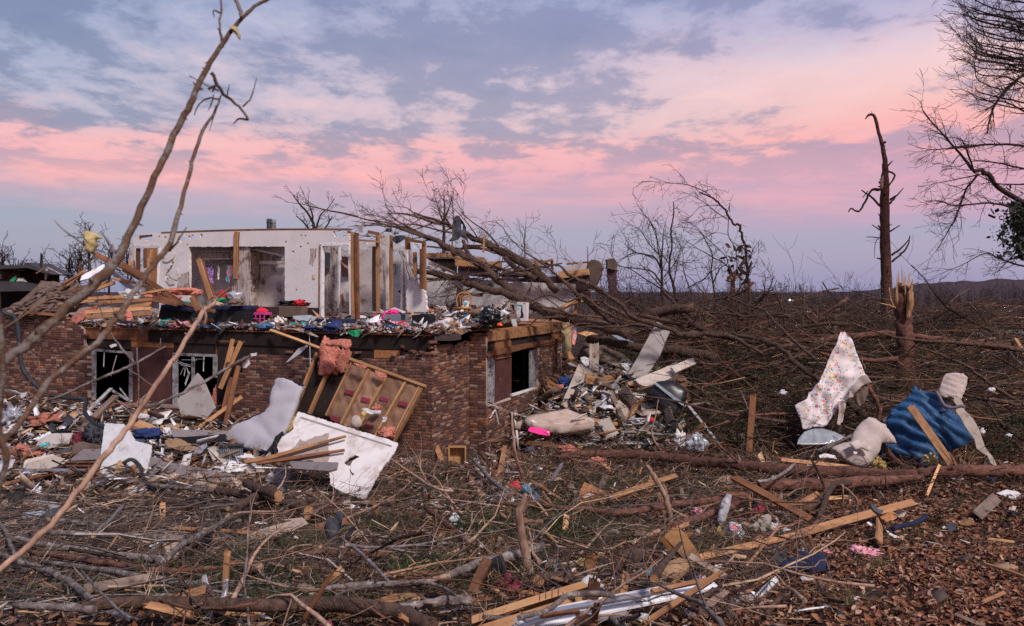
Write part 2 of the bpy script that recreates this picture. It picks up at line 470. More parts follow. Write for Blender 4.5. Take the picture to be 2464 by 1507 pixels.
# named landmarks, so that every scattered piece can say what it lies beside
MARKS=[tuple(m.split('|')) for m in """1265 1300|bare forked snag;1590 1260|tall snapped stick;1990 1200|crossing red-brown timber;1950 1290|long tan board;1770 1285|clear printed bag;1620 1340|stained cabinet front;1560 1385|cracked brown cushion;1420 1370|white cap;1420 1480|siding strips;1250 1470|nailed beam;1230 1380|black draped cloth;1070 1430|cardboard square;830 1450|great dark trunk;300 1450|short grey log;280 1400|greenish plank;545 1340|strapped stake;470 1320|black bucket;720 1280|arm board;880 1290|weathered trims;850 1150|white drywall panel;620 1180|sawn logs;1100 1100|wooden drawer;1270 1180|blue strip;1400 1190|plywood piece;1500 1170|orange mid-yard plank;1350 1010|stained foam;1800 970|upright orange board;2000 930|floral sheet;2070 1060|beige pillow;2230 1020|blue tarp;1930 1355|navy sweater;2175 760|splintered stump;2140 640|snapped pine;1560 840|tall grey-white board;1620 760|bushy bare tree;1800 720|leaning tree;1450 930|broken cabinet door;1640 960|black tub;2330 840|roofing sheets;1900 860|level reddish log;300 1100|tall white board;130 1070|pale ceiling board;460 950|foam panel;640 1000|thin mattress;610 770|magenta basket;850 790|corner posts;980 790|grey bin;1120 760|wooden chair;1190 770|black rubbish bag;700 780|storage box""".split(';')]
MARKS=[(int(a.split()[0]),int(a.split()[1]),b) for a,b in MARKS]
def near(p):
 x,y=CW/2+FPX*p.x/p.y,HOR+(CAMZ-p.z)*FPX/p.y
 m=min(MARKS,key=lambda m: (m[0]-x)**2+((m[1]-y)*1.5)**2); dx,dy=x-m[0],(y-m[1])*1.5
 return ('left of' if dx < 0 else 'right of' if dx > 0 else 'by')*(abs(dx) >= abs(dy))+('just before' if dy > 0 else 'behind')*(abs(dx) < abs(dy))+' the '+m[2]
MC=dict(bark_red='reddish',bark_grey='grey',bare='pale',bark='brown',lumber='orange',lumber_old='red-brown',lumber_pale='yellowish',lumber_grey='grey',taupeboard='beige',greyboard='grey',creamboard='cream',white='white',drywall='white',navy='navy',charcoal='slate',greycloth='grey',denim='blue',tancloth='tan',paperwhite='white',teal='teal',blackfab='black',maroon='maroon',cream='cream',cushion='brown',pinkcloth='pink',darkblue='dark blue')
# ------------------------------------------------------------------ materials
def mk(name,c1,c2=None,scale=4,stretch=(1,1,1),rough=.85,bump=.3,bsc=3.0,dirt=None,dsc=1.5,dlo=.52,dhi=.66,spec=.3,metal=0,attr=False,rnd=.25,det=5,bdist=.01,extra=None):
 global nt
 m=bpy.data.materials.new(name); m.use_nodes=True; nt=m.node_tree; nt.nodes.clear()
 T=nd('ShaderNodeTexCoord')
 oi=nd('ShaderNodeObjectInfo')
 off=nd('ShaderNodeVectorMath',operation='SCALE',i={0: (31.0,17.0,53.0),'Scale': oi.outputs['Random']})
 ob=nd('ShaderNodeVectorMath',operation='ADD',i={0: T.outputs['Object'],1: off.outputs[0]}).outputs[0]
 mp=nd('ShaderNodeMapping',i={0: ob,'Scale': stretch}).outputs[0]
 n1=nd('ShaderNodeTexNoise',i={'Vector': mp,'Scale': scale,'Detail': det,'Roughness': .62}).outputs[0]
 if attr:
  base=nd('ShaderNodeAttribute',attribute_name='Col').outputs[0]
  base=mixc(1.0,base,ramp(n1,[(0,(.55,.55,.55)),(.35,(.7,.7,.7)),(.65,(1.1,1.1,1.1)),(1,(1.3,1.3,1.3))]),'MULTIPLY')
 else:
  c2=c2 or tuple(v*.72 for v in c1)
  base=ramp(n1,[(0,c2),(.36,c2),(.64,c1),(1,c1)])
 if extra: base=extra(base,ob,T)
 if dirt:
  n2=nd('ShaderNodeTexNoise',i={'Vector': ob,'Scale': dsc,'Detail': 8,'Roughness': .68}).outputs[0]
  f=ramp(n2,[(0,(0,0,0)),(dlo,(0,0,0)),(dhi,(1,1,1)),(1,(1,1,1))])
  base=mixc(f,base,dirt)
 if rnd:
  v=mth('ADD',mth('MULTIPLY',oi.outputs['Random'],rnd*2),1-rnd)
  base=mixc(1.0,base,nd('ShaderNodeCombineColor',i={0: v,1: v,2: v}).outputs[0],'MULTIPLY')
 b=nd('ShaderNodeBsdfPrincipled',i={'Base Color': base,'Roughness': rough,'Metallic': metal,'Specular IOR Level': spec})
 if bump:
  nb=nd('ShaderNodeTexNoise',i={'Vector': mp,'Scale': scale*bsc,'Detail': 4,'Roughness': .6}).outputs[0]
  bp=nd('ShaderNodeBump',i={'Height': nb,'Strength': bump,'Distance': bdist})
  nt.links.new(bp.outputs[0],b.inputs['Normal'])
 nd('ShaderNodeOutputMaterial',i={0: b.outputs[0]})
 return m
M={}
M['lumber']=mk('lumber',(.42,.215,.10),(.25,.12,.055),9,(.12,1,1),.75,.4,dirt=(.10,.05,.03),dsc=3,dlo=.55,dhi=.75)
M['lumber_pale']=mk('lumber_pale',(.55,.31,.15),(.40,.20,.09),9,(.12,1,1),.75,.4,dirt=(.16,.09,.05),dsc=3,dlo=.58,dhi=.8)
M['lumber_old']=mk('lumber_old',(.24,.10,.045),(.13,.052,.026),9,(.12,1,1),.8,.5,dirt=(.05,.028,.02),dsc=3,dlo=.5,dhi=.7)
M['lumber_grey']=mk('lumber_grey',(.26,.19,.15),(.15,.10,.08),9,(.12,1,1),.85,.5,dirt=(.06,.04,.03),dsc=3)
M['osb']=mk('osb',(.38,.17,.07),(.22,.09,.035),22,(1,1,1),.8,.5,dirt=(.07,.03,.02),dsc=2,dlo=.55,dhi=.7)
M['endgrain']=mk('endgrain',(.46,.26,.13),(.30,.15,.07),30,(1,1,1),.8,.3)
M['split']=mk('split_wood',(.55,.32,.16),(.26,.12,.055),26,(1,1,.08),.8,.8)
M['bark']=mk('bark',(.135,.078,.056),(.045,.026,.02),14,(1,1,1),.9,.9,dirt=(.15,.085,.06),dsc=6,dlo=.6,dhi=.75,bdist=.05)
M['bark_red']=mk('bark_red',(.19,.083,.058),(.07,.03,.022),12,(.5,1,1),.9,.9,dirt=(.26,.15,.11),dsc=5,dlo=.6,dhi=.72,bdist=.04)
M['bark_grey']=mk('bark_grey',(.20,.165,.155),(.075,.05,.042),12,(1,1,1),.9,.9,dirt=(.30,.27,.26),dsc=9,dlo=.52,dhi=.64,bdist=.02)
M['bark_near']=mk('bark_near',(.15,.085,.05),(.085,.045,.03),26,(1,1,1),.85,1.0,dirt=(.19,.16,.145),dsc=15,dlo=.5,dhi=.58,bsc=2)
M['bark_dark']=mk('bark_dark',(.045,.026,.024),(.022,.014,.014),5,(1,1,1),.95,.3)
M['bare']=mk('bare_wood',(.42,.27,.20),(.20,.11,.075),16,(1,1,.2),.8,.7)
M['stick']=mk('stick',(1,1,1),None,10,(1,1,1),.9,.4,attr=True,rnd=0)
M['leaf']=mk('dead_leaf',(1,1,1),None,20,(1,1,1),.8,.2,attr=True,rnd=0)
M['scrap']=mk('scrap',(1,1,1),None,8,(1,1,1),.8,.3,attr=True,rnd=0)
M['needle']=mk('needle',(1,1,1),None,5,(1,1,1),.7,0,attr=True,rnd=0)
M['brick_obj']=mk('brick_face',(.20,.094,.063),(.085,.04,.03),16,(1,1,1),.9,.6,rnd=.55,dirt=(.24,.15,.12),dsc=1.1,dlo=.56,dhi=.7)
M['brick_att']=mk('brick_face_far',(1,1,1),None,16,(1,1,1),.9,.6,attr=True,rnd=0)
M['mortar']=mk('mortar',(.46,.36,.31),(.32,.23,.19),12,(1,1,1),.95,.6,dirt=(.12,.07,.055),dsc=.8)
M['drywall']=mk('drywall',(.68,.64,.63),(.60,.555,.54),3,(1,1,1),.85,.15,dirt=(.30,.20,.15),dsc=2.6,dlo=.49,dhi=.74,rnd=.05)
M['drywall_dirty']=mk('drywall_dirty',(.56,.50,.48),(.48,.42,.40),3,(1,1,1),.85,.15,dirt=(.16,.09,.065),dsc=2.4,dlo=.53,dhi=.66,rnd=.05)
def specks(base,ob,T):
 v=nd('ShaderNodeTexNoise',i={'Vector': ob,'Scale': 46,'Detail': 2,'Roughness': .5}).outputs[0]
 g=nd('ShaderNodeTexNoise',i={'Vector': ob,'Scale': .9,'Detail': 3,'Roughness': .6}).outputs[0]
 a=ramp(v,[(0,(0,0,0)),(.62,(0,0,0)),(.66,(1,1,1)),(1,(1,1,1))])
 q=ramp(g,[(0,(0,0,0)),(.42,(.0,.0,.0)),(.62,(1,1,1)),(1,(1,1,1))])
 return mixc(mth('MULTIPLY',mth('MULTIPLY',a,q),.8),base,(.13,.075,.055))
M['drywall_wall']=mk('drywall_wall',(.70,.655,.66),(.64,.60,.60),2,(1,1,1),.85,.12,dirt=(.22,.13,.095),dsc=1.7,dlo=.67,dhi=.74,rnd=.04,extra=specks)
def streaks(base,ob,T):
 mp=nd('ShaderNodeMapping',i={0: ob,'Scale': (7,.8,7)}).outputs[0]
 v=nd('ShaderNodeTexNoise',i={'Vector': mp,'Scale': 1.6,'Detail': 6,'Roughness': .7}).outputs[0]
 a=ramp(v,[(0,(0,0,0)),(.5,(0,0,0)),(.62,(1,1,1)),(1,(1,1,1))])
 return mixc(mth('MULTIPLY',a,.85),base,(.13,.07,.05))
M['drywall_mud']=mk('drywall_mud',(.50,.44,.42),(.42,.36,.34),3,(1,1,1),.88,.15,dirt=(.14,.08,.06),dsc=3,dlo=.5,dhi=.62,rnd=.04,extra=streaks)
M['paper']=mk('grey_paper',(.42,.33,.28),(.35,.27,.23),3,(1,1,1),.9,.2,dirt=(.2,.13,.1),dsc=3)
M['kraft']=mk('kraft_paper',(.31,.175,.11),(.22,.12,.075),6,(1,1,1),.8,.6,dirt=(.12,.06,.035),dsc=3,dlo=.58,bdist=.02)
M['tar']=mk('tar_board',(.030,.017,.015),(.018,.011,.010),5,(1,1,1),.9,.3,dirt=(.10,.05,.035),dsc=3,dlo=.66,dhi=.76)
M['brownboard']=mk('brown_board',(.085,.032,.028),(.055,.022,.02),3,(1,1,1),.7,.2,dirt=(.25,.15,.12),dsc=7,dlo=.66,dhi=.72)
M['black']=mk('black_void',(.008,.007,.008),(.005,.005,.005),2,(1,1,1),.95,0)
M['white']=mk('white_paint',(.68,.68,.70),(.58,.57,.59),6,(1,1,1),.5,.1,dirt=(.30,.24,.2),dsc=4,dlo=.55,dhi=.74)
M['greyframe']=mk('grey_frame',(.36,.35,.37),(.2,.19,.2),8,(1,1,1),.6,.2,dirt=(.06,.05,.05),dsc=6,dlo=.5,dhi=.64)
M['greymetal']=mk('grey_metal',(.30,.30,.35),(.24,.24,.28),4,(1,1,1),.45,.1,metal=.3,dirt=(.12,.09,.08),dsc=4)
M['taupe']=mk('taupe_metal',(.235,.20,.205),(.19,.16,.165),4,(1,1,1),.6,.1,dirt=(.12,.08,.07),dsc=4)
M['pink']=mk('pink_insulation',(.62,.24,.18),(.42,.13,.09),9,(1,1,1),.95,1.0,dirt=(.25,.10,.06),dsc=4,dlo=.58,dhi=.75,bdist=.05)
M['yellow']=mk('yellow_insulation',(.60,.45,.16),(.42,.28,.09),12,(1,1,1),.95,1.0,bdist=.04)
M['greyfab']=mk('grey_fabric',(.40,.38,.42),(.36,.34,.38),40,(1,1,1),.9,.3,dirt=(.24,.20,.20),dsc=2,dlo=.56,dhi=.8)
M['navy']=mk('navy_fabric',(.016,.022,.06),(.01,.012,.035),8,(1,1,1),.95,.5)
M['blackfab']=mk('black_fabric',(.014,.014,.018),(.009,.009,.011),8,(1,1,1),.85,.4)
M['charcoal']=mk('charcoal_cloth',(.055,.06,.075),(.03,.033,.042),7,(1,1,1),.8,.5)
M['bagblack']=mk('black_plastic',(.012,.012,.014),(.008,.008,.01),5,(1,1,1),.25,.5,spec=.6,bdist=.03)
M['blackplastic']=mk('black_hard_plastic',(.015,.014,.016),(.01,.01,.011),5,(1,1,1),.35,.1,spec=.5)
M['bluetarp']=mk('blue_tarp',(.026,.095,.22),(.012,.05,.13),1.6,rough=.55,bump=.12,dirt=(.09,.08,.09),dsc=5,dlo=.64,dhi=.76,bdist=.06,stretch=(1.6,.5,1),bsc=1.5)
M['blue']=mk('blue_paint',(.05,.20,.34),(.04,.15,.26),5,(1,1,1),.6,.2)
M['denim']=mk('denim',(.055,.16,.33),(.035,.09,.2),8,(1,1,1),.9,.5,dirt=(.25,.3,.38),dsc=5)
M['darkblue']=mk('dark_blue_cloth',(.02,.04,.14),(.014,.026,.09),8,(1,1,1),.9,.5)
M['pillow']=mk('beige_pillow',(.46,.385,.36),(.38,.31,.28),5,(1,1,1),.9,.3,dirt=(.2,.13,.1),dsc=2.4,dlo=.56,dhi=.74)
M['foam']=mk('stained_foam',(.52,.41,.35),(.44,.33,.27),4,(1,1,1),.95,.5,dirt=(.30,.18,.14),dsc=2.4,dlo=.5,dhi=.68)
M['cushion']=mk('brown_cushion',(.15,.105,.085),(.10,.07,.055),4,(1,1,1),.95,.4)
M['greyboard']=mk('grey_board',(.38,.345,.33),(.32,.285,.27),4,(1,1,1),.8,.2,dirt=(.2,.14,.12),dsc=2.6)
M['creamboard']=mk('cream_board',(.50,.43,.37),(.42,.35,.30),4,(1,1,1),.8,.2,dirt=(.27,.18,.14),dsc=2.6)
M['taupeboard']=mk('weathered_trim',(.42,.33,.27),(.33,.25,.20),5,(1,1,1),.8,.3,dirt=(.2,.13,.1),dsc=3)
M['cardboard']=mk('cardboard',(.36,.225,.13),(.28,.165,.09),5,(1,1,1),.85,.2,dirt=(.15,.09,.06),dsc=3)
M['drawer']=mk('drawer_wood',(.42,.235,.09),(.34,.18,.065),12,(1,.1,1),.6,.2)
M['chairwood']=mk('chair_wood',(.42,.18,.05),(.30,.12,.035),10,(1,1,.2),.45,.1)
M['stain']=mk('stained_board',(.26,.125,.04),(.16,.07,.022),9,(.15,1,1),.6,.3,dirt=(.05,.03,.02),dsc=3)
M['hotpink']=mk('hot_pink',(.85,.03,.25),(.75,.02,.2),4,(1,1,1),.4,0,rnd=0)
M['magenta']=mk('magenta_plastic',(.55,.06,.27),(.48,.05,.22),4,(1,1,1),.4,0,rnd=.05)
M['red']=mk('red_cloth',(.55,.02,.035),(.4,.015,.03),4,(1,1,1),.7,.2)
M['orange']=mk('orange_plastic',(.75,.12,.02),(.65,.1,.02),4,(1,1,1),.5,0)
M['green']=mk('green_plastic',(.02,.30,.12),(.015,.22,.09),4,(1,1,1),.5,.2)
M['teal']=mk('teal',(.03,.28,.30),(.02,.2,.22),5,(1,1,1),.7,.2)
M['cyan']=mk('cyan_plastic',(.05,.42,.45),(.04,.36,.38),4,(1,1,1),.5,0)
M['purple']=mk('purple_cloth',(.30,.14,.45),(.20,.08,.34),14,(1,1,1),.9,.3)
M['pinkcloth']=mk('pink_cloth',(.66,.30,.36),(.5,.2,.26),6,(1,1,1),.9,.4)
M['cream']=mk('cream_cloth',(.55,.42,.24),(.46,.34,.19),6,(1,1,1),.9,.4,dirt=(.3,.2,.11),dsc=3)
M['tancloth']=mk('tan_cloth',(.40,.29,.23),(.3,.21,.16),8,(1,1,1),.9,.5)
M['maroon']=mk('maroon_cloth',(.24,.03,.06),(.16,.02,.04),6,(1,1,1),.9,.4)
M['greycloth']=mk('grey_cloth',(.17,.15,.17),(.12,.10,.12),6,(1,1,1),.9,.4)
M['greybin']=mk('grey_plastic',(.20,.235,.27),(.17,.2,.23),4,(1,1,1),.4,0)
M['clear']=mk('cloudy_plastic',(.36,.38,.41),(.25,.27,.3),6,(1,1,1),.25,.3,spec=.6)
M['paperwhite']=mk('white_paper',(.66,.63,.64),(.52,.49,.49),4,(1,1,1),.8,.1,rnd=.08)
M['shingle']=mk('roof_shingle',(.16,.105,.085),(.09,.06,.05),9,(1,1,1),.95,.7,rnd=.4)
M['darkroof']=mk('dark_roof',(.05,.045,.05),(.032,.028,.034),3,(1,1,1),.95,.3)
M['tansiding']=mk('tan_siding',(.50,.27,.13),(.40,.2,.09),5,(1,1,1),.8,.2)
M['rope']=mk('rope',(.03,.10,.22),(.25,.22,.08),40,(1,1,1),.8,.2)
M['purplebrown']=mk('dark_siding',(.06,.03,.035),(.045,.022,.026),4,(1,1,1),.8,.2)
M['feather']=mk('pale_fluff',(.50,.40,.20),(.38,.3,.14),30,(1,1,1),.95,.6)
def tiedye(base,ob,T):
 n=nd('ShaderNodeTexNoise',i={'Vector': ob,'Scale': 7,'Detail': 2}).outputs[0]
 return ramp(n,[(0,(.05,.45,.55)),(.38,(.05,.4,.5)),(.45,(.8,.7,.7)),(.52,(.8,.15,.35)),(.6,(.9,.35,.08)),(.68,(.8,.5,.6)),(1,(.3,.1,.4))])
M['tiedye']=mk('tie_dye_cloth',(1,1,1),None,5,(1,1,1),.9,.2,rnd=0,extra=tiedye)
def floral(base,ob,T):
 # printed sprays of small flowers and leaves on an off-white sheet
 cl=nd('ShaderNodeTexNoise',i={'Vector': ob,'Scale': 3.6,'Detail': 2}).outputs[0]
 clm=ramp(cl,[(0,(0,0,0)),(.44,(0,0,0)),(.47,(1,1,1)),(1,(1,1,1))])
 out=base
 ob=nd('ShaderNodeVectorMath',operation='ADD',i={0: ob,1: nd('ShaderNodeVectorMath',operation='SCALE',i={0: nd('ShaderNodeTexNoise',i={'Vector': ob,'Scale': 14,'Detail': 2}).outputs[1],'Scale': .07}).outputs[0]}).outputs[0]
 for s_,thr,cs in ((10.5,.38,((.55,.04,.12),(.75,.22,.04),(.72,.30,.30),(.70,.42,.05))),(19,.34,((.02,.18,.28),(.05,.30,.25),(.02,.10,.25),(.10,.35,.40)))):
  vo=nd('ShaderNodeTexVoronoi',i={'Vector': ob,'Scale': s_,'Randomness': 1.0})
  f=ramp(vo.outputs['Distance'],[(0,(1,1,1)),(thr,(1,1,1)),(thr+.05,(0,0,0)),(1,(0,0,0))])
  h=nd('ShaderNodeSeparateColor',i={0: vo.outputs['Color']})
  pc=ramp(h.outputs[0],[(0,cs[0]),(.25,cs[1]),(.5,cs[2]),(.75,cs[3])],'CONSTANT')
  on=mth('GREATER_THAN',h.outputs[1],.35)
  out=mixc(mth('MULTIPLY',mth('MULTIPLY',f,clm),mth('MULTIPLY',on,.88)),out,pc)
 return out
M['floral']=mk('floral_sheet',(.74,.66,.67),(.66,.58,.58),2,(1,1,1),.9,.2,rnd=0,extra=floral)
def dots(base,ob,T):
 vo=nd('ShaderNodeTexVoronoi',i={'Vector': ob,'Scale': 16,'Randomness': .4})
 return mixc(ramp(vo.outputs['Distance'],[(0,(1,1,1)),(.3,(1,1,1)),(.36,(0,0,0)),(1,(0,0,0))]),base,(.65,.6,.75))
M['purpledots']=mk('purple_dotted_cloth',(.34,.16,.50),(.28,.12,.42),5,(1,1,1),.9,.2,rnd=0,extra=dots)
def rings(base,ob,T):
 wv=nd('ShaderNodeTexWave',wave_type='RINGS',i={'Vector': ob,'Scale': 8,'Distortion': 3})
 return mixc(mth('MULTIPLY',wv.outputs['Fac'],.25),base,(.2,.09,.04))
def groundx(base,ob,T):
 n=nd('ShaderNodeTexNoise',i={'Vector': T.outputs['Object'],'Scale': 14,'Detail': 6,'Roughness': .7}).outputs[0]
 b2=mixc(1.0,base,ramp(n,[(0,(.3,.3,.3)),(.4,(.5,.5,.5)),(.6,(1.2,1.1,1)),(1,(1.8,1.6,1.4))]),'MULTIPLY')
 g=nd('ShaderNodeTexNoise',i={'Vector': T.outputs['Object'],'Scale': .8,'Detail': 4}).outputs[0]
 return mixc(ramp(g,[(0,(0,0,0)),(.56,(0,0,0)),(.66,(.7,.7,.7)),(1,(.7,.7,.7))]),b2,(.035,.038,.016))
M['ground']=mk('leafy_ground',(.065,.032,.02),(.022,.012,.009),3,(1,1,1),.95,.8,rnd=0,extra=groundx,bdist=.03)
def farwood(base,ob,T): return base
M['farwood']=mk('far_woodland',(.052,.034,.042),(.030,.020,.027),.6,(1,1,1),.95,0,rnd=.1)  # purplish tint put into the colour in place of distance haze
# ------------------------------------------------------------------ the ground
def axis(lo,hi,fine0,fine1,f,g):
 out=[fine0]; s_=f
 while out[-1] < fine1: out.append(out[-1]+f)
 s_=f
 while out[-1] < hi: s_ *= g; out.append(out[-1]+s_)
 s_=f; pre=[]
 c=fine0
 while c > lo: s_ *= g; c -= s_; pre.append(c)
 return np.array(pre[::-1]+out)
gx,gy=axis(-1800,1800,-15,16,.14,1.10),axis(-60,2600,4,30,.14,1.10)
X,Y=np.meshgrid(gx,gy)
Z=tz(X,Y)
rg=np.random.RandomState(3)
Z=Z + (rg.rand(*Z.shape)-.5)*.05*((Y > 3) & (Y < 40) & (abs(X) < 20))
nx_,ny_=len(gx),len(gy)
me=bpy.data.meshes.new('ground')
co=np.stack([X,Y,Z],-1).reshape(-1,3)
ii=np.arange((ny_-1)*(nx_-1)); r_,c_=ii//(nx_-1),ii % (nx_-1)
q=np.stack([r_*nx_+c_,r_*nx_+c_+1,(r_+1)*nx_+c_+1,(r_+1)*nx_+c_],-1)
me.vertices.add(len(co)); me.vertices.foreach_set('co',co.ravel())
me.loops.add(q.size); me.loops.foreach_set('vertex_index',q.ravel())
me.polygons.add(len(q)); me.polygons.foreach_set('loop_start',np.arange(0,q.size,4)); me.polygons.foreach_set('loop_total',np.full(len(q),4))
me.update(calc_edges=True)
me.polygons.foreach_set('use_smooth',[True]*len(q))
link('ground',me,M['ground'],kind='structure')
# wooded ridges on the horizon: rows of bare crowns standing on rising ground
def ridge(name,az0,az1,dist,top,wig,seed):
 r=random.Random(seed); mb=MB(); n=150
 vs=[]; 
 for k in range(n+1):
  a=az0+(az1-az0)*k/n; x=(a-CW/2)/FPX*dist
  t=top(a) + wig*dist/FPX*(noise.noise(Vector((a*.02,seed,0)))+.6*noise.noise(Vector((a*.09,seed,0))))
  vs += [(x,dist,-24),(x,dist+dist*.06,t),(x,dist+dist*.3,-14)]
 fs=[]
 for k in range(n):
  a=k*3; fs += [(a,a+3,a+4,a+1),(a+1,a+4,a+5,a+2)]
 mb.add(vs,fs,smooth=True)
 return mb.build(name,M['farwood'],kind='structure')
def zt(py,d): return CAMZ+(HOR-py)*d/FPX
ridge('hills',-900,3600,900,lambda a: zt(703,950),5,1)
ridge('hill',1900,4200,600,lambda a: zt(np.interp(a,[1900,2130,2230,2330,2464,3200],[705,700,690,679,673,668]),636),5,2)
def treerow(name,label_kind,az0,az1,d0,d1,n,hmin,hmax,seed,mat):
 """a far wood: many slender bare crowns that read as one mass"""
 r=random.Random(seed); mb=MB()
 for k in range(n):
  d=r.uniform(d0,d1); a=r.uniform(az0,az1) if r.random() < .4 else r.gauss(az0+(az1-az0)*((r.randrange(7)*.618+seed*.37) % 1),60); x=(a-CW/2)/FPX*d
  h=r.uniform(hmin,hmax); z=tzf(x,d)
  w_=.026*d/100
  pts=[(x,d,z),(x+r.uniform(-.3,.3),d,z+h*.5),(x+r.uniform(-.6,.6),d,z+h)]
  mb.tube(pts,[w_*1.6,w_,w_*.3],3)
  for q in range(9):
   t=r.uniform(.25,.95); b=Vector(pts[0]).lerp(Vector(pts[2]),t); l=h*.4*(1.15-t)
   e=b+Vector((r.uniform(-1,1)*l,r.uniform(-.5,.5)*l,l*r.uniform(.5,1.3)))
   mb.tube([b,b.lerp(e,.5)+Vector((0,0,-l*.08)),e],[w_*.6,w_*.45,w_*.2],3)
   for s_ in range(2):
    e2=b.lerp(e,r.uniform(.3,.8)); mb.tube([e2,e2+Vector((r.uniform(-1,1)*l*.5,0,l*r.uniform(.2,.7)))],[w_*.4,w_*.15],3)
 return mb.build(name,mat,kind='stuff')
treerow('woodland','',-300,2700,330,560,700,6,14,5,M['farwood'])
treerow('woodland','',1450,2700,150,300,260,3,9,6,M['farwood'])
treerow('woodland','',1500,2700,62,140,70,.8,3.2,8,M['bark_dark'])
# ------------------------------------------------------------------ leaf litter
def rng_pts(n,r,x0,x1,y0,y1): return r.uniform(x0,x1,n),r.uniform(y0,y1,n)
def tri_stuff(name,V3,cols,faces_per,nv,mat):
 me=bpy.data.meshes.new(name); N=len(V3)
 me.vertices.add(N*nv); me.vertices.foreach_set('co',V3.reshape(-1).astype(np.float32))
 F=np.array(faces_per); nf=len(F); q=(np.arange(N)[:,None,None]*nv + F[None]).reshape(-1,F.shape[1])
 k=F.shape[1]
 me.loops.add(q.size); me.loops.foreach_set('vertex_index',q.ravel())
 me.polygons.add(len(q)); me.polygons.foreach_set('loop_start',np.arange(0,q.size,k)); me.polygons.foreach_set('loop_total',np.full(len(q),k))
 me.update(calc_edges=True)
 at=me.attributes.new('Col','FLOAT_COLOR','POINT'); c4=np.ones((N,nv,4),np.float32); c4[:,:,:3]=cols[:,None,:]
 at.data.foreach_set('color',c4.ravel())
 return link(name,me,mat,kind='stuff')
def frustum_pts(n,rs,y0,y1,a0=-60,a1=2520):
 # uniform over the ground seen between two distances
 y=np.sqrt(rs.uniform(y0**2,y1**2,n)); a=rs.uniform(a0,a1,n)
 return (a-CW/2)/FPX*y,y,a
def outside_house(x,y):
 a=(x-C0.x)*HA.x + (y-C0.y)*HA.y; b=(x-C0.x)*HB.x + (y-C0.y)*HB.y
 return ~((a < .62) & (b > -.1))
rs=np.random.RandomState(11)
pal=np.array([(.20,.075,.04),(.15,.06,.035),(.27,.12,.065),(.34,.18,.11),(.10,.04,.028),(.42,.24,.16),(.24,.085,.04),(.50,.33,.24),(.07,.03,.024)])
pw=np.array([.2,.18,.16,.12,.14,.06,.08,.02,.04]); pw=pw/pw.sum()
def leaves(n,y0,y1,keep,sz,seed):
 rs=np.random.RandomState(seed)
 x,y,a=frustum_pts(n,rs,y0,y1); k=keep(x,y,a,rs) & outside_house(x,y); x,y=x[k],y[k]; n=len(x)
 z=tz(x,y)+rs.uniform(.0,.07,n)
 s_=rs.uniform(.35,1.3,n)*sz; asp=rs.uniform(.35,.7,n)
 th=rs.uniform(0,6.283,n); t1=rs.normal(0,.5,n); t2=rs.normal(0,.55,n); curl=rs.uniform(.1,.9,n)
 u=np.stack([np.cos(th)*np.cos(t1),np.sin(th)*np.cos(t1),np.sin(t1)],-1)
 v=np.stack([-np.sin(th)*np.cos(t2),np.cos(th)*np.cos(t2),np.sin(t2)],-1)
 nn=np.cross(u,v); c=np.stack([x,y,z],-1)
 def pt(a_,b_,h): return c+u*(a_*s_)[:,None]+v*(b_*s_*asp)[:,None]+nn*(h*s_*curl)[:,None]
 o=np.ones(n)
 V=np.stack([pt(-o*.5,0*o,.1*o),pt(-.12*o,-.5*o,.32*o),pt(-.12*o,.5*o,.32*o),pt(.05*o,0*o,-.05*o),pt(.3*o,-.33*o,.22*o),pt(.3*o,.33*o,.22*o),pt(.55*o,0*o,.18*o)],1)
 cl=pal[rs.choice(len(pal),n,p=pw)]*rs.uniform(.65,1.3,(n,1))
 return tri_stuff('fallen_leaves',V,cl,[(0,1,3),(0,3,2),(1,4,3),(3,5,2),(4,6,3),(3,6,5)],7,M['leaf'])
def lawn(x,y,a,rs):    # thick on the right slope, thin among the branches
 p=(np.clip((a-1450)/700,0,1)*.85+.15)*np.clip(.75+.7*np.sin(x*1.9+y*.8)*np.sin(y*2.3-x*1.1+1)+.35*np.sin(x*6+y*3)*np.sin(y*7-x),.12,1)
 return rs.rand(len(x)) < p
leaves(80000,5.5,12.5,lawn,.085,1)
leaves(38000,12.5,21,lambda x,y,a,rs: rs.rand(len(x)) < np.clip((a-1250)/900,0,1)*.75+.25,.10,2)
leaves(9000,21,34,lambda x,y,a,rs: rs.rand(len(x)) < .8,.14,3)
# grass tufts: dry and green blades on the slope
def blades(name,n,y0,y1,a0,a1,h,cols,seed,clump=.35,nrm=0):
 rs=np.random.RandomState(seed); x,y,a=frustum_pts(n,rs,y0,y1,a0,a1)
 g=np.sin(x*2.1+1)+np.sin(y*2.7+x)+np.sin(x*5.3-y*3.9); k=(g > clump) & outside_house(x,y); x,y=x[k],y[k]; n=len(x)
 z=tz(x,y); th=rs.uniform(0,6.283,n); l=rs.uniform(.4,1.2,n)*h; ln=rs.uniform(.2,1.5,n)
 c=np.stack([x,y,z],-1); d=np.stack([np.cos(th)*ln,np.sin(th)*ln,np.ones(n)],-1); d /= np.linalg.norm(d,axis=1)[:,None]
 w_=np.stack([-np.sin(th),np.cos(th),0*th],-1)*.0028*rs.uniform(.6,1.5,n)[:,None]
 m=c+d*(l*.55)[:,None]; t=c+d*l[:,None]-np.array([0,0,1])*(l*.25*ln)[:,None]
 V=np.stack([c-w_,c+w_,m+w_*.8,m-w_*.8,t],1)
 cl=np.array(cols)[rs.randint(0,len(cols),n)]*rs.uniform(.6,1.3,(n,1))
 return tri_stuff(name,V,cl,[(0,1,2),(0,2,3),(3,2,4)],5,M['needle'])
blades('grass',60000,5.5,14,1300,2520,.10,[(.20,.12,.05),(.10,.09,.03),(.06,.075,.022),(.26,.16,.08)],4,.2)
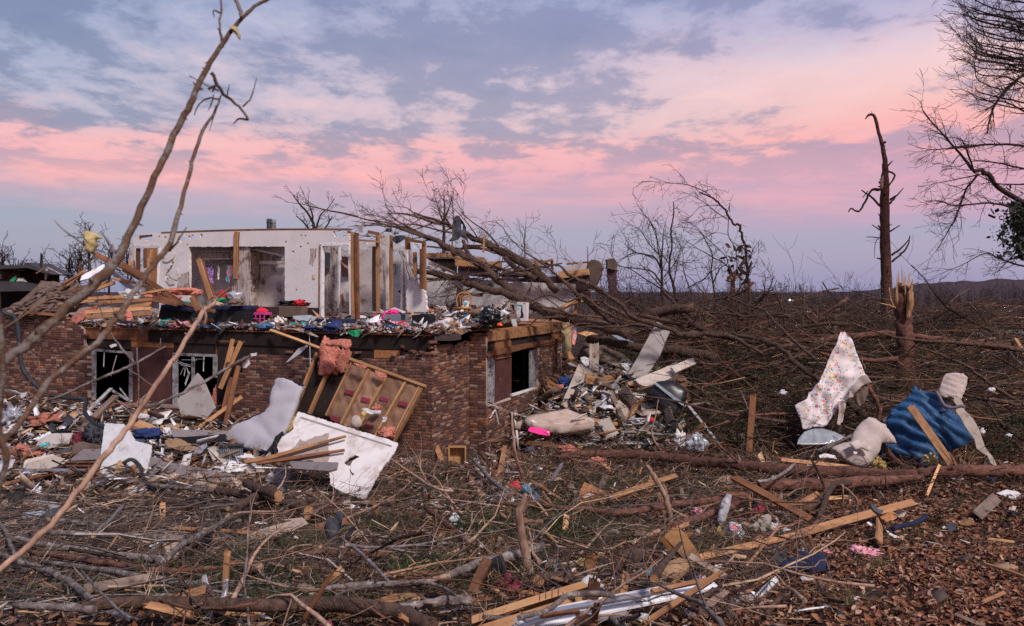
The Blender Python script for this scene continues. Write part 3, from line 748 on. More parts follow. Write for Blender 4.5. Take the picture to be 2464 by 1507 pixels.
blades('grass',40000,10,20,-60,2520,.12,[(.06,.07,.02),(.12,.09,.035),(.18,.11,.05)],5,.5)
# ------------------------------------------------------------------ the broken house
house=thing('ruined_house',H(0,0,0),'storm-torn two storey brick house, its roof gone and upper rooms open to the sky','house')
pF,pW,pS=hplaneB(0),hplaneA(0),hplaneA(.46)
BL,BH,BW=.2,.054,.1      # brick face with joint
def brickwall(poly,s0,s1,z0,z1,place,holes=(),skip=.0,ragtop=0):
 """bricks whose centre lies inside the traced outline -> list of (s, z, length)"""
 out=[]; nrow=int((z1-z0)/(BH+.0136))
 for k in range(nrow):
  z=z0+k*(BH+.0136)+BH/2; s_=s0 - (k % 2)*.105 + R.uniform(-.004,.004)
  while s_ < s1:
   L=BL if R.random() > .12 else BL/2-.005
   if s_ < s0:
    L=round(BL-(s0-s_),2); s_=s0
   if s_+L > s1-.04: L=round(s1-s_,2)
   if L < .03: break
   c=s_+L/2
   if inpoly(c,z,poly) and not any(inpoly(c,z,h) for h in holes): out.append((c,z,L,place))
   s_ += L+.0125
 return out
front_poly=[onB(p,0) for p in kV(-200,768)+kA(-40,1000,330,985,640,1010)+kV(186,778,200,792,203,826,214,850,214,972,296,972,296,971,417,976,432,981,470,978,560,978,566,905,583,897,590,872)
     +kE(258,262,700,292,860,300,1090,312,1390,300,1400,280,1530,268,1540,250,1600,252,1735,262)+kV(1040,1200,-200,1300)]
def px2(pts,fn,c): return [fn(p,c) for p in pts]
wing_poly=[(-.02,-.3),(2.02,-.3),(2.02,2.70)] + [onA(p,0) for p in kE(2000,150,1960,165,1900,195,1860,175,1800,195,1735,185)] + [(-.02,2.2)]
side_lo=[(1.9,-.3),(7.75,-.3)]
wq=kF(562,480,560,910,760,850,985,745,990,395)        # opening with the window
side_poly=[(1.98,-.3),(7.7,-.3),(7.7,2.62)] + [onA(p,.46) for p in kF(1190,345,990,385,992,735,760,828,612,885,560,905)] + [(1.98,.9)]
allb=brickwall(front_poly,-16,.0,-.2,3.3,'F')
allb += brickwall(wing_poly,0,2.0,-.2,3.0,'W')
allb += brickwall([(-.1,-.3),(.47,-.3),(.47,2.93),(.1,2.9),(-.1,2.8)],0,.44,-.2,3.0,'T')
allb += brickwall(side_poly,2.0,7.8,-.2,3.0,'S')
hb_=[]
def bw(br,d=0.0):
 s_,z,L,pl=br
 if pl == 'F': return H(s_,.0+BW/2-d,z),HA
 if pl == 'W': return H(.0-BW/2+d,s_,z),HB
 if pl == 'T': return H(s_,2.0+BW/2-d,z),HA
 return H(.46-BW/2+d,s_,z),HB
def bscore(b):
 p,_=bw(b); return -(b[2]*abs((HA if b[3] in 'FT' else HB).x)+.1)/p.y**2 if p.y > 0 else 0
allb.sort(key=bscore)
bpal=[(.09,.04,.031),(.11,.05,.037),(.15,.075,.052),(.09,.04,.031),(.21,.12,.085),(.24,.16,.12),(.05,.027,.024),(.17,.08,.05),(.25,.105,.05)]
bm_={}
def bmesh_brick(L):
 if L not in bm_:
  m_=MB(); ch=.006
  x,y,z=L/2,BW/2,BH/2
  vs=[(sx_*(x-(ch if q else 0)),sy*(y),sz*(z-(ch if q else 0))) for q in (0,1) for sx_,sz in ((-1,-1),(1,-1),(1,1),(-1,1)) for sy in (-1,)]
  vs[0:4]=[(a*x,-y+ch,b*z) for a,b in ((-1,-1),(1,-1),(1,1),(-1,1))]
  vs[4:8]=[(a*(x-ch),-y,b*(z-ch)) for a,b in ((-1,-1),(1,-1),(1,1),(-1,1))]
  vs += [(a*x,y-ch,b*z) for a,b in ((-1,-1),(1,-1),(1,1),(-1,1))]
  vs += [(a*(x-ch),y,b*(z-ch)) for a,b in ((-1,-1),(1,-1),(1,1),(-1,1))]
  fs=[(4,5,6,7),(15,14,13,12)]
  for k in range(4):
   n=(k+1) % 4; fs += [(k,n,4+n,4+k),(n,k,8+k,8+n),(8+n,8+k,12+k,12+n)]
  m_.add(vs,fs); bm_[L]=m_.mesh('brick')
 return bm_[L]
far=MB(); cnt=0
for b in allb:
 p,ax=bw(b,R.uniform(-.003,.005))
 M3=Matrix((ax,Vector((-ax.y,ax.x,0)),Vector((0,0,1)))).transposed()
 if cnt < 290:
  link('brick',bmesh_brick(b[2]),M['brick_obj'],house,mw=Matrix.Translation(p) @ M3.to_4x4()); cnt += 1
 else:
  g=noise.noise(p*.7)*.5+.5
  c=bpal[R.randrange(len(bpal)) if R.random() < .6 else 0]; k=(.9+.7*g)*R.uniform(.75,1.25)
  m_=bmesh_brick(b[2]); mat4=Matrix.Translation(p) @ M3.to_4x4()
  far.add([mat4 @ v.co for v in m_.vertices],[tuple(f.vertices) for f in m_.polygons],tuple(v*k for v in c))
far.build('brickwork',M['brick_att'],house,kind='stuff')
# mortar bed, a few mm behind the brick faces
def mort(poly,pl,dd):
 xs=poly; V,T=fill2d(xs,.6,(),R)
 vs,fs,_=slab(V,T,lambda x,y: (pl.w(x,y,-dd),pl.n),.06)
 m_=MB(); m_.add(vs,fs); m_.build('mortar_bed',M['mortar'],house)
def inset(poly,k=.01):
 cx=sum(p[0] for p in poly)/len(poly); cy=sum(p[1] for p in poly)/len(poly)
 return [(x+(k if x < cx else -k),y+(k if y < cy else -k)) for x,y in poly]
for poly,pl in ((front_poly,pF),(wing_poly,pW),(side_poly,pS)):
 hp=Plane(H(0,0,0)); hp.x,hp.y,hp.n,hp.p0=pl.x,pl.y,pl.n,pl.p0
 pc=[(max(x,.05 if pl is pW else 2.03) if pl is not pF else min(x,-.012),y) for x,y in poly]
 mort(inset(pc,.012),hp,.044)
m_=MB(); m_.box(H(.0,2.014,-.2),HA*.445,HB*.07,(0,0,3.0)); m_.build('mortar_bed',M['mortar'],house)
# loose bricks perched on the broken tops
for pt,b in ((kE(1480,200),0),(kE(1560,242),0),(kE(1640,250),0),(kE(1700,258),0),(kE(1110,250),.05),(kE(560,245),.05),(kE(1410,265),0),(kE(1720,165),0),(kE(1840,180),1.2),(kE(1745,175),.5)):
 a,z=onB(pt[0],b)
 M3=Matrix.Rotation(R.uniform(0,3),3,'Z') @ Matrix.Rotation(R.uniform(-.5,.5),3,'X')
 k=cnt < 300; cnt += 1
 if k: link('brick',bmesh_brick(BL),M['brick_obj'],house,mw=Matrix.Translation(H(a,b,z)) @ M3.to_4x4())
# sheathing behind the veneer with the openings
win1,win2=kV(222,838,316,838,316,968,222,968),kD(1665,410,2075,440,2075,900,1665,905)
def onP(pts,pl): return [pl.px(p) for p in pts]
pSh=Plane(H(0,.13,0)); pSh.x,pSh.n,pSh.y=HA,-HB,Vector((0,0,1))
def hquad(name,a0,a1,z0,z1,b,th,mat,par=house,**k):
 m_=MB(); m_.box(H(a0,b,z0),HA*(a1-a0),HB*th,(0,0,z1-z0)); return m_.build(name,mat,par,**k)
w1=[onB(p,.13) for p in win1]; w2=[onB(p,.13) for p in win2]
a1l,a1r,a2l,a2r=w1[0][0],w1[1][0],w2[0][0],w2[1][0]
zs,zt_=w1[2][1],w1[0][1]; zs2,zt2=w2[2][1],w2[0][1]
hquad('sheathing_board',-17,a1l,-.1,2.62,.13,.03,M['tar'])
hquad('sheathing_board',a1l,a1r,-.1,zs,.13,.03,M['tar'])
hquad('sheathing_board',a1l,a1r,zt_,2.62,.13,.03,M['tar'])
hquad('brown_panel',a1r,a2l,zs,zt_+.08,.13,.03,M['brownboard'])
hquad('sheathing_board',a1r,a2l,-.1,zs,.13,.03,M['tar'])
hquad('osb_panel',a1r,a2l,zt_+.083,2.62,.125,.03,M['osb'])
hquad('sheathing_board',a2l,a2r,-.1,zs2,.13,.03,M['tar'])
hquad('sheathing_board',a2l,a2r,zt2,2.62,.13,.03,M['tar'])
hquad('sheathing_board',a2r,-1.05,-.1,2.62,.132,.03,M['tar'])
hquad('sheathing_board',-1.047,-.12,-.1,2.62,.13,.03,M['tar'])
a_,z_=onB(kE(1250,225)[0],.12); a2_,z2_=onB(kE(1460,300)[0],.12)
hquad('osb_panel',a_,a2_,z2_,z_,.112,.015,M['osb'])
aj,_=onB(kB(840,1150)[0],.1)
hquad('batten',aj-.015,aj+.015,1.9,2.9,.108,.02,M['lumber_old'])
aa,zz=onB(kD(2085,300)[0],.1); ab,_=onB(kD(2200,300)[0],.1); hquad('batten',aa,ab+.5,zz,zz+.05,.1,.02,M['lumber_old'])
# rim boards and floor deck
ro,_=onB(kB(165,1150)[0],0)
hquad('rim_board',-17,ro,2.62,FZ,.10,.04,M['lumber_old'])
hquad('rim_board',ro+.002,.0,2.58,FZ-.02,.10,.04,M['tar'])
hquad('floor_deck',-17,-.05,FZ-.03,FZ,.07,2.6,M['osb'])
m_=MB(); m_.box(H(-17,2.67,FZ-.03),HA*17.4,HB*9,(0,0,.03)); m_.build('floor_deck',M['osb'],house)
# side storey: rim board, black strip, lintel, sheathing, window
def aquad(name,b0,b1,z0,z1,a,th,mat,par=house,**k):   # th towards the inside of the house
 m_=MB(); m_.box(H(a-th,b0,z0),HB*(b1-b0),HA*th,(0,0,z1-z0)); return m_.build(name,mat,par,**k)
bl,ztop=onA(kF(565,268)[0],.46); br,zt3=onA(kF(1190,205)[0],.46); _,zb=onA(kF(565,352)[0],.46)
aquad('rim_board',bl,7.7,zb,ztop-.01,.47,.05,M['lumber'])
aquad('sheathing_board',2.1,7.7,2.3,zb-.003,.40,.03,M['tar'])
b0_,z0_=onA(kF(625,360)[0],.42); b1_,_=onA(kF(760,360)[0],.42); aquad('osb_panel',b0_,b1_,2.2,zb-.006,.425,.02,M['osb'])
b0_,z0_=onA(kF(1100,300)[0],.42); aquad('osb_panel',b0_,b0_+.9,2.2,zb-.006,.425,.02,M['osb'])
l0,lz=onA(kF(560,435)[0],.46); l1,lz1=onA(kF(1180,338)[0],.46); _,lzb=onA(kF(560,484)[0],.46)
plank(H(.47,l0,(lz+lzb)/2),H(.47,l1-.4,(lz+lzb)/2+.03),.05,(lz-lzb),M['lumber_old'],'lintel',parent=house,rag=.05)
plank(H(.50,l0+1.2,lzb+.05),H(.50,l1+.1,lz+.01),.03,.08,M['lumber_old'],'lintel',parent=house,rag=.1)
# side window: left casing, brown panel, dark opening, right casing, white sill
def sq(name,pts,a,th,mat,par=house,**k):
 pl=hplaneA(a); return panel(name,pts,pl,th,mat,sp=5,parent=par,**k)
sq('casing',kF(562,485,618,480,612,868,560,860),.36,.05,M['greyframe'])
sq('brown_panel',kF(622,476,762,448,760,808,616,864),.37,.03,M['brownboard'])
wf=sq('window_frame',kF(918,425,962,415,960,735,918,745),.38,.05,M['greyframe'])
sq('sill',kF(760,795,950,738,952,750,762,812),.41,.09,M['white'],par=house)
# basement interior seen through the openings; black colour stands in for its darkness
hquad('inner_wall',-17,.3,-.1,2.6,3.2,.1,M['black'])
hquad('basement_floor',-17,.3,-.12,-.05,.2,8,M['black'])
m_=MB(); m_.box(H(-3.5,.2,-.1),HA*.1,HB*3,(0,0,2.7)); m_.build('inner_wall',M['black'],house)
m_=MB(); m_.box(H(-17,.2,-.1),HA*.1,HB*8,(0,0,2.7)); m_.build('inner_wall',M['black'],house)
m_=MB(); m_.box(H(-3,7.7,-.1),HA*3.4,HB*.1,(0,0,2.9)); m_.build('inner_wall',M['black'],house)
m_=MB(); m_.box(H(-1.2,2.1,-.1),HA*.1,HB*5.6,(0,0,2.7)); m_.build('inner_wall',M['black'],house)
# front window frames with broken blinds
def fr(pts,th=.05,mat=M['greyframe'],b=.09,name='window_frame',par=house):
 return panel(name,pts,hplaneB(b),th,mat,sp=5,parent=par)
f1=fr(kD(885,365,918,395,915,845,885,870)); fr(kD(885,362,1255,392,1250,412,890,385)); fr(kD(1245,400,1270,402,1262,870,1240,870))
f2=fr(kD(1658,405,1702,430,1702,905,1660,905)); fr(kD(1660,402,2078,420,2078,442,1662,428)); fr(kD(2048,440,2080,440,2075,640,2044,620)); fr(kD(1840,440,1862,440,1862,660,1840,690))
hquad('sill',a1r+.02,a2r,zs-.06,zs-.003,-.02,.14,M['mortar'])
def slat(pts,b,w_=.022,par=None,name='blind_slat'):
 a,z=onB(pts[0],b); a2,z2=onB(pts[1],b)
 return plank(H(a,b,z),H(a2,b-.05,z2),.006,w_,M['white'],name,parent=par or house,up=-HB)
for p in (kD(1720,492,1838,520),kD(1718,505,1840,535),kD(1735,525,1830,530),kD(1775,520,1742,610),kD(1780,525,1778,625),kD(1785,520,1820,600),kD(1820,590,1790,715),kD(1812,580,1786,700),kD(1955,430,1962,580),kD(1000,400,1008,535),kD(1118,430,1078,625),kD(1740,470,1900,470),kD(1880,462,1975,462)):
 slat(p,.07)
for p in (kF(562,870,685,915),kF(590,880,680,935),kF(565,880,660,905),kF(630,925,583,995),kF(632,930,657,1045),kF(560,700,605,790),kF(558,620,580,622),kF(625,925,600,960)):
 b1,z1=onA(p[0],.5); b2,z2=onA(p[1],.55); plank(H(.5,b1,z1),H(.55,b2,z2),.006,.025,M['white'],'blind_slat',parent=house,up=HA)
# ---- upper floor: the standing inner wall
WB=2.6
pB=hplaneB(WB)
hole=lambda cx,cy,rx,ry,k=kB,n=9,sd=0: [(k(cx,cy)[0][0]+math.cos(6.283*i/n)*rx*(.6+.6*random.Random(sd+i).random()),k(cx,cy)[0][1]+math.sin(6.283*i/n)*ry*(.6+.6*random.Random(sd+i+50).random())) for i in range(n)]
wall_out=kB(72,240,120,215,330,200,600,190,1015,182,1300,178,1600,172,1990,172,2130,200,2130,310,1858,310,1852,1040,1515,1040,1515,332,1075,332,1020,332,595,335,595,1040,310,1040,315,322,75,325)
holes=[kB(120,225,245,218,252,262,205,275,110,268),hole(625,238,11,5,sd=1),hole(518,255,10,9,sd=2),hole(717,225,4,6,sd=3),hole(1595,380,5,3.2,sd=4),
   kB(430,468,455,480,440,515,420,560,385,600,400,632,430,640,370,665,365,610,390,560,362,545,400,552,430,510),hole(370,245,4,3.5,sd=6),
   kB(1970,185,2080,180,2110,225,2090,240,1990,238)]
wall=panel('inner_wall',wall_out,pB,.11,M['drywall_wall'],sp=.9,holes=holes,rag=.01,parent=house)
# cracked drywall flaps
panel('drywall_flap',kB(330,405,455,400,430,450,375,480,335,470),hplaneB(WB-.085),.012,M['drywall'],rag=.01,parent=house)
panel('drywall_flap',kB(385,590,470,540,500,620,470,655,415,632,400,620),hplaneB(WB-.07),.012,M['drywall'],rag=.01,parent=house)
panel('drywall_flap',kB(360,650,440,650,450,690,400,700),hplaneB(WB-.08),.012,M['drywall_dirty'],rag=.01,parent=house)
for c in (hole(1655,330,1.8,2.2,sd=11),hole(1725,300,2,1.5,sd=12),hole(1615,745,1.6,1.6,sd=13),hole(1515,285,1.6,2.4,sd=14),hole(1700,225,1.5,1.5,sd=15),hole(300,232,2,1.2,sd=16),hole(570,310,2,1,sd=17),hole(1660,222,1,2,sd=18),hole(1765,515,1,1,sd=19)):
 panel('gouge',c,hplaneB(WB-.058),.004,M['black'],parent=house)
panel('mud_stain',kB(1745,350,1810,350,1800,430,1770,510,1735,500,1750,420),hplaneB(WB-.0575),.003,M['drywall_mud'],rag=.01,parent=house)
panel('mud_stain',kB(500,595,585,572,592,740,460,740,480,660),hplaneB(WB-.0575),.003,M['drywall_mud'],rag=.015,parent=house)
# top plate
a0t,z0t=onB(kB(330,200)[0],WB); a1t,z1t=onB(kB(2130,178)[0],WB)
plank(H(a0t,WB,z0t+.0),H(a1t,WB,z1t+.03),.12,.05,M['lumber_old'],'top_plate',parent=house)
a0t2,_=onB(kB(75,240)[0],WB); plank(H(a0t2,WB+.02,z0t-.12),H(a0t+.1,WB+.02,z0t-.02),.1,.06,M['lumber_old'],'top_plate',parent=house)
sw=panel('switch_plate',kB(1765,600,1792,600,1792,645,1765,645),hplaneB(WB-.062),.01,M['cream'],parent=house)
panel('switch_lever',kB(1775,614,1782,614,1782,628,1775,628),hplaneB(WB-.07),.014,M['white'],parent=sw)
# closets behind the wall
def face(pts,b,mat,name='closet_wall',th=.05,**k): return panel(name,pts,hplaneB(b),th,mat,sp=1.2,parent=house,**k)
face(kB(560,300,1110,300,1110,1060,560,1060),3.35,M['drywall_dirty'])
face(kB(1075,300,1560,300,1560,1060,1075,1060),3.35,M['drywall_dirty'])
face(kB(1225,470,1270,470,1262,640,1240,780,1245,900,1232,900),3.3,M['drywall_mud'],'water_stain',.01,rag=.02)
face(kB(1110,470,1240,470,1235,880,1120,880),3.31,M['drywall_mud'],'water_stain',.01,rag=.02)
face(kB(1255,395,1505,425,1505,465,1262,468),3.31,M['drywall_mud'],'water_stain',.01,rag=.02)
face(kB(880,410,985,402,970,448,890,450),3.3,M['drywall_mud'],'water_stain',.01,rag=.02)
ac,_=onB(kB(1050,500)[0],WB)
m_=MB(); m_.box(H(ac,WB+.06,FZ),HA*.1,HB*.7,(0,0,2.4)); m_.build('partition_wall',M['drywall_mud'],house)
panel('partition_wall',kB(1072,335,1170,340,1175,1040,990,1040,1000,720,1030,640),hplaneB(WB+.02),.03,M['drywall_mud'],sp=.5,rag=.015,parent=house)
face(kB(705,372,1020,374,1020,386,705,386),3.2,M['drywall_dirty'],'shelf_cleat',.05)
face(kB(1262,470,1512,470,1512,505,1262,500),3.2,M['drywall'],'shelf_cleat',.05)
sh=panel('closet_shelf',kB(1175,360,1215,350,1512,420,1510,432),hplaneB(2.9),.02,M['white'],parent=house)
m_=MB(); ra,rz=onB(kB(712,458)[0],2.95); rb,rz2=onB(kB(1015,462)[0],2.95)
m_.box(H(ra,2.75,rz),HA*(rb-ra),HB*.5,(0,0,.02)); m_.build('closet_shelf',M['greyboard'],house)
m_=MB(); ra,rz=onB(kB(755,482)[0],2.95); rb,_=onB(kB(1010,482)[0],2.95)
m_.tube([H(ra,2.95,rz),H(rb,2.95,rz)],[.016,.016],8); m_.build('closet_rod',M['greymetal'],house)
# ceiling remains over the right of the closets keep the recess dim
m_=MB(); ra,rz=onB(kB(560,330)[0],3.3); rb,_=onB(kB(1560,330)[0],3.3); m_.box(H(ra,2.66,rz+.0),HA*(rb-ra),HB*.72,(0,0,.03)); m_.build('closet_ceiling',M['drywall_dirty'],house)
# clothes left on the rod, each its own thing
def garment(pts,b,mat,label,cat,**k):
 return panel('garment',pts,hplaneB(b),.012,mat,sp=.03,amp=.02,fq=9,fold=.02,ffq=40,label=label,cat=cat,**k)
garment(kB(738,512,770,500,815,512,820,560,812,640,820,690,785,670,770,600,745,560),2.9,M['purpledots'],'small lilac print shirt on the closet rod beside the leaning post','shirt')
garment(kB(862,508,876,505,878,560,874,640,866,660,860,600),2.9,M['paperwhite'],'thin white garment hanging alone in the middle of the rod','garment')
garment(kB(945,512,1005,512,1010,580,985,640,975,685,935,660,950,580),2.9,M['tiedye'],'patterned pink outfit hanging at the right end of the closet rod','outfit')
# timber left in the closets
def hplank(p,b0,b1,w_,t,mat,name,up=-HB,par=house,rag=0,**k):
 a,z=onB(p[0],b0); a2,z2=onB(p[1],b1)
 return plank(H(a,b0,z),H(a2,b1,z2),w_,t,mat,name,parent=par,up=up,rag=rag,**k)
hplank(kB(675,450,800,830),2.75,2.2,.16,.05,M['lumber'],'fallen_stud',par=None,label='thick orange timber leaning inside the open left closet',cat='timber')
hplank(kB(708,455,820,790),2.78,2.3,.06,.04,M['lumber_old'],'fallen_stud',par=None,label='narrow brown stud leaning tight against the thick closet timber',cat='timber')
hplank(kB(1038,188,1030,640),WB-.09,WB-.09,.13,.04,M['lumber'],'stud')
hplank(kB(1068,192,1050,560),WB-.05,WB-.05,.03,.04,M['lumber_old'],'stud')
# left end: opening with studs and rooms beyond
fr(kB(75,325,318,322,316,345,78,348),.12,M['white'],WB-.02,'door_casing'); fr(kB(300,345,318,345,300,720,290,700),.12,M['white'],WB-.02,'door_casing')
hplank(kB(98,345,98,590),WB,WB,.13,.05,M['lumber_old'],'stud'); hplank(kB(85,225,85,330),WB,WB,.1,.05,M['lumber'],'stud')
hplank(kB(165,350,165,530),3.6,3.4,.12,.05,M['lumber_old'],'stud'); hplank(kB(232,360,190,560),4.2,4,.1,.05,M['lumber'],'stud')
face(kB(190,330,330,330,330,760,210,760,225,560,195,480),4.8,M['osb'],'broken_partition',.08,rag=.03)
face(kB(140,520,330,560,330,800,140,800),5.4,M['drywall_dirty'],'broken_partition',.08,rag=.03)
face(kB(20,380,60,300,75,330,70,560,0,560),4.6,M['drywall_dirty'],'broken_partition',.08,rag=.04)
hplank(kB(15,470,15,560),3,3,.06,.04,M['lumber_pale'],'stud'); hplank(kB(58,465,62,550),3,3,.06,.04,M['lumber_pale'],'stud')
# doorway right of the closets
fr(kB(1852,312,2130,308,2130,322,1866,326),.12,M['white'],WB-.03,'door_casing'); fr(kB(1852,322,1872,326,1868,1040,1848,1040),.12,M['white'],WB-.03,'door_casing')
fr(kB(1838,310,1850,310,1844,915,1832,915),.05,M['lumber'],WB-.07,'door_casing')
fr(kB(2116,322,2132,322,2150,1020,2132,1020),.1,M['white'],WB-.03,'door_casing')
face(kB(1860,300,2030,300,2030,1000,1860,1000),3.6,M['drywall_mud'],'hall_wall')
face(kB(2020,330,2140,330,2140,960,2020,960),4.6,M['drywall'],'hall_wall')
face(kB(1880,385,1932,390,1930,540,1882,540),3.5,M['charcoal'],'fuse_box',.08)
fr(kB(2022,335,2034,335,2020,920,2010,920),.08,M['white'],3.3,'door_casing')
face(kB(2050,425,2125,428,2125,618,2050,618),4.5,M['brownboard'],'picture_board',.03)
panel('torn_board',kB(2040,480,2125,530,2125,555,2080,530),hplaneB(4.3),.01,M['lumber_pale'],parent=house)
face(kB(2030,775,2125,778,2125,860,2030,850),4.4,M['white'],'counter',.2)
hplank(kB(2050,790,2070,910),3.4,3,.1,.04,M['lumber_old'],'stud')
# wainscot
face(kB(1240,905,1450,910,1450,1040,1240,1040),WB-.075,M['purplebrown'],'wainscot',.02); face(kB(1700,915,1855,922,1852,1045,1700,1045),WB-.075,M['purplebrown'],'wainscot',.02)
for x in range(1250,1850,22):
 if 1450 < x < 1700: continue
 hplank(kB(x,915,x,1040),WB-.088,WB-.088,.008,.004,M['black'],'wainscot_groove')
# tripled posts in front of the hall
hplank(kB(2160,195,2165,1060),1.9,1.9,.12,.09,M['lumber'],'corner_post'); hplank(kB(2188,200,2205,1060),1.86,1.86,.07,.09,M['lumber_old'],'corner_post')
hplank(kB(2208,250,2215,1060),1.95,1.95,.03,.05,M['lumber'],'corner_post')
# hall and little room behind the posts
face(kC(90,340,250,345,245,960,90,960),3.8,M['drywall_dirty'],'hall_wall'); face(kC(295,360,390,365,390,960,300,960),3.9,M['drywall_mud'],'hall_wall')
face(kC(100,300,280,305,420,310,580,320,580,345,420,365,240,372,100,350),3.0,M['drywall'],'broken_ceiling',.08,rag=.015)
hplank(kC(96,270,300,285),2.3,2.3,.16,.05,M['lumber'],'header',up=(0,0,1)); hplank(kC(0,190,110,215),2.1,2.2,.05,.08,M['lumber_old'],'top_plate')
hplank(kC(200,190,300,210),2.3,2.3,.08,.07,M['lumber_old'],'top_plate')
hplank(kC(258,330,256,950),2.6,2.6,.10,.06,M['lumber_grey'],'stud'); hplank(kC(290,205,295,950),2.45,2.45,.07,.08,M['lumber'],'stud')
hplank(kC(278,300,280,930),2.55,2.55,.02,.03,M['white'],'trim')
hplank(kC(385,345,388,930),2.9,2.9,.09,.06,M['drywall'],'trim'); hplank(kC(418,225,420,925),2.5,2.5,.08,.07,M['lumber'],'stud')
face(kC(315,205,405,200,402,335,310,305),2.42,M['drywall'],'drywall_scrap',.02,rag=.012)
for c in (kC(325,240),kC(350,232)): face(hole(0,0,1.5,1.5,k=lambda *_: c),2.4,M['black'],'gouge',.004)
dr=face(kC(438,420,520,380,518,940,436,920),3.3,M['white'],'door',.04)
m_=MB(); kp=onB(kC(495,762)[0],3.2); m_.tube([H(kp[0],3.27,kp[1]),H(kp[0],3.2,kp[1])],[.035,.028],10); m_.build('door_knob',M['black'],dr)
face(kC(435,500,460,500,458,600,436,600),3.25,M['greybin'],'fuse_box',.05)
fr(kC(520,370,575,360,578,950,518,945),.1,M['drywall'],3.0,'door_casing'); fr(kC(540,400,548,400,546,940,536,940),.02,M['greyframe'],2.94,'door_casing')
face(kC(578,350,610,345,620,640,600,740,576,800),3.1,M['drywall_mud'],'hall_wall')
panel('room_wall',kC(572,790,600,640,660,600,700,720,745,760,760,820,770,960,572,960),hplaneB(2.8),.1,M['drywall_wall'],sp=.6,rag=.02,parent=house)
hplank(kC(500,370,660,650),2.7,2.6,.05,.1,M['greyboard'],'hanging_trim'); hplank(kC(540,400,625,590),2.75,2.65,.03,.04,M['white'],'hanging_trim'); hplank(kC(530,390,600,650),2.8,2.7,.02,.02,M['greyboard'],'hanging_trim')
hplank(kC(645,385,650,610),2.6,2.6,.10,.06,M['lumber'],'stud'); hplank(kC(715,310,712,740),2.5,2.5,.09,.08,M['lumber_old'],'stud'); hplank(kC(738,290,745,750),2.55,2.55,.06,.08,M['lumber'],'stud')
hplank(kC(600,270,745,300),2.5,2.5,.09,.08,M['lumber'],'top_plate',up=(0,0,1)); hplank(kC(575,240,580,360),2.6,2.6,.12,.08,M['lumber_old'],'stud')
fv=panel('vent_frame',kC(632,295,708,300,706,355,636,348),hplaneB(2.4),.03,M['white'],holes=[kC(642,304,698,308,697,347,645,340)],sp=.3,parent=house)
# flue pipes
for k,p in enumerate((kB(1355,66,1355,190),kB(1395,70,1395,190))):
 a,z=onB(p[0],4.2); a2,z2=onB(p[1],4.2); m_=MB(); rr=.085 if k == 0 else .07
 m_.tube([H(a,4.2,z2-.6),H(a,4.2,z-.02),H(a,4.2,z)],[rr,rr,rr*.9],14)
 m_.tube([H(a,4.2,z-.12),H(a,4.2,z-.10)],[rr*1.15,rr*1.15],14)
 m_.build('flue_pipe',M['greymetal'] if k else M['charcoal'],label=('dull dark flue pipe with a flared cap above the closet wall','slimmer grey flue pipe beside the dark one above the closet wall')[k],cat='flue pipe')
# far rooms to the right: white walls, dark siding bands, leaning panels
face(kC(765,520,1010,600,1400,660,1500,680,1500,985,770,985,765,820),6.2,M['drywall_wall'],'room_wall',.1,rag=.02)
face(kC(1500,672,2010,675,2180,690,2190,760,2160,960,1500,960),7.6,M['drywall_wall'],'room_wall',.1,rag=.03)
face(kC(1065,475,1440,560,1440,640,1062,600),6.0,M['purplebrown'],'wall_band',.06); face(kC(760,435,1050,440,1045,595,800,480),6.4,M['tar'],'wall_band',.06)
for x in range(765,1040,24): hplank(kC(x,396,x+3,436),6.3,6.3,.23,.02,M['tansiding'],'siding_board')
for x in range(1064,1300,24): hplank(kC(x,435,x+2,515 + (x-1064)*.05),5.9,5.9,.23,.02,M['tansiding'],'siding_board')
for x in range(1352,1460,24): hplank(kC(x,475,x-3,550),5.85,5.85,.23,.02,M['tansiding'],'siding_board')
hplank(kC(760,438,1050,440),6.1,6.1,.05,.2,M['cushion'],'eave_board'); hplank(kC(760,465,1030,590),5.6,5.6,.04,.08,M['white'],'gutter',up=(0,0,1)); hplank(kC(780,495,1100,610),5.5,5.5,.05,.05,M['lumber'],'rafter')
face(kC(1510,640,2320,600,2325,655,2190,690,1700,672,1520,668),7.3,M['purplebrown'],'wall_band',.08); face(kC(2020,570,2310,545,2320,600,2025,640),7.2,M['lumber_pale'],'wall_band',.06)
face(kC(1480,560,1640,600,1640,640,1480,640),7.5,M['greyboard'],'drywall_scrap',.03,rag=.02)
face(kC(1640,440,1800,455,1870,480,1860,560,1800,600,1680,520),7.8,M['greyboard'],'drywall_scrap',.03,rag=.03)
face(kC(2190,690,2290,640,2320,760,2220,860,2190,860),7.0,M['purplebrown'],'wall_band',.06)
face(kC(2080,530,2240,495,2300,500,2290,560,2080,560),7.9,M['drywall_dirty'],'drywall_scrap',.04,rag=.03)
hplank(kC(2100,500,2330,478),7.2,7.2,.05,.06,M['lumber_old'],'rafter'); hplank(kC(2195,545,2250,465),7,7,.1,.04,M['greyboard'],'rafter')
hplank(kC(1880,480,1970,455),7,7,.06,.1,M['lumber'],'rafter'); hplank(kC(1850,465,1960,520),7.1,7.1,.06,.1,M['lumber_old'],'rafter'); hplank(kC(1800,470,1830,560),7.1,7.1,.06,.1,M['lumber_old'],'rafter'); hplank(kC(1960,460,1962,560),7.1,7.1,.06,.1,M['lumber_old'],'rafter')
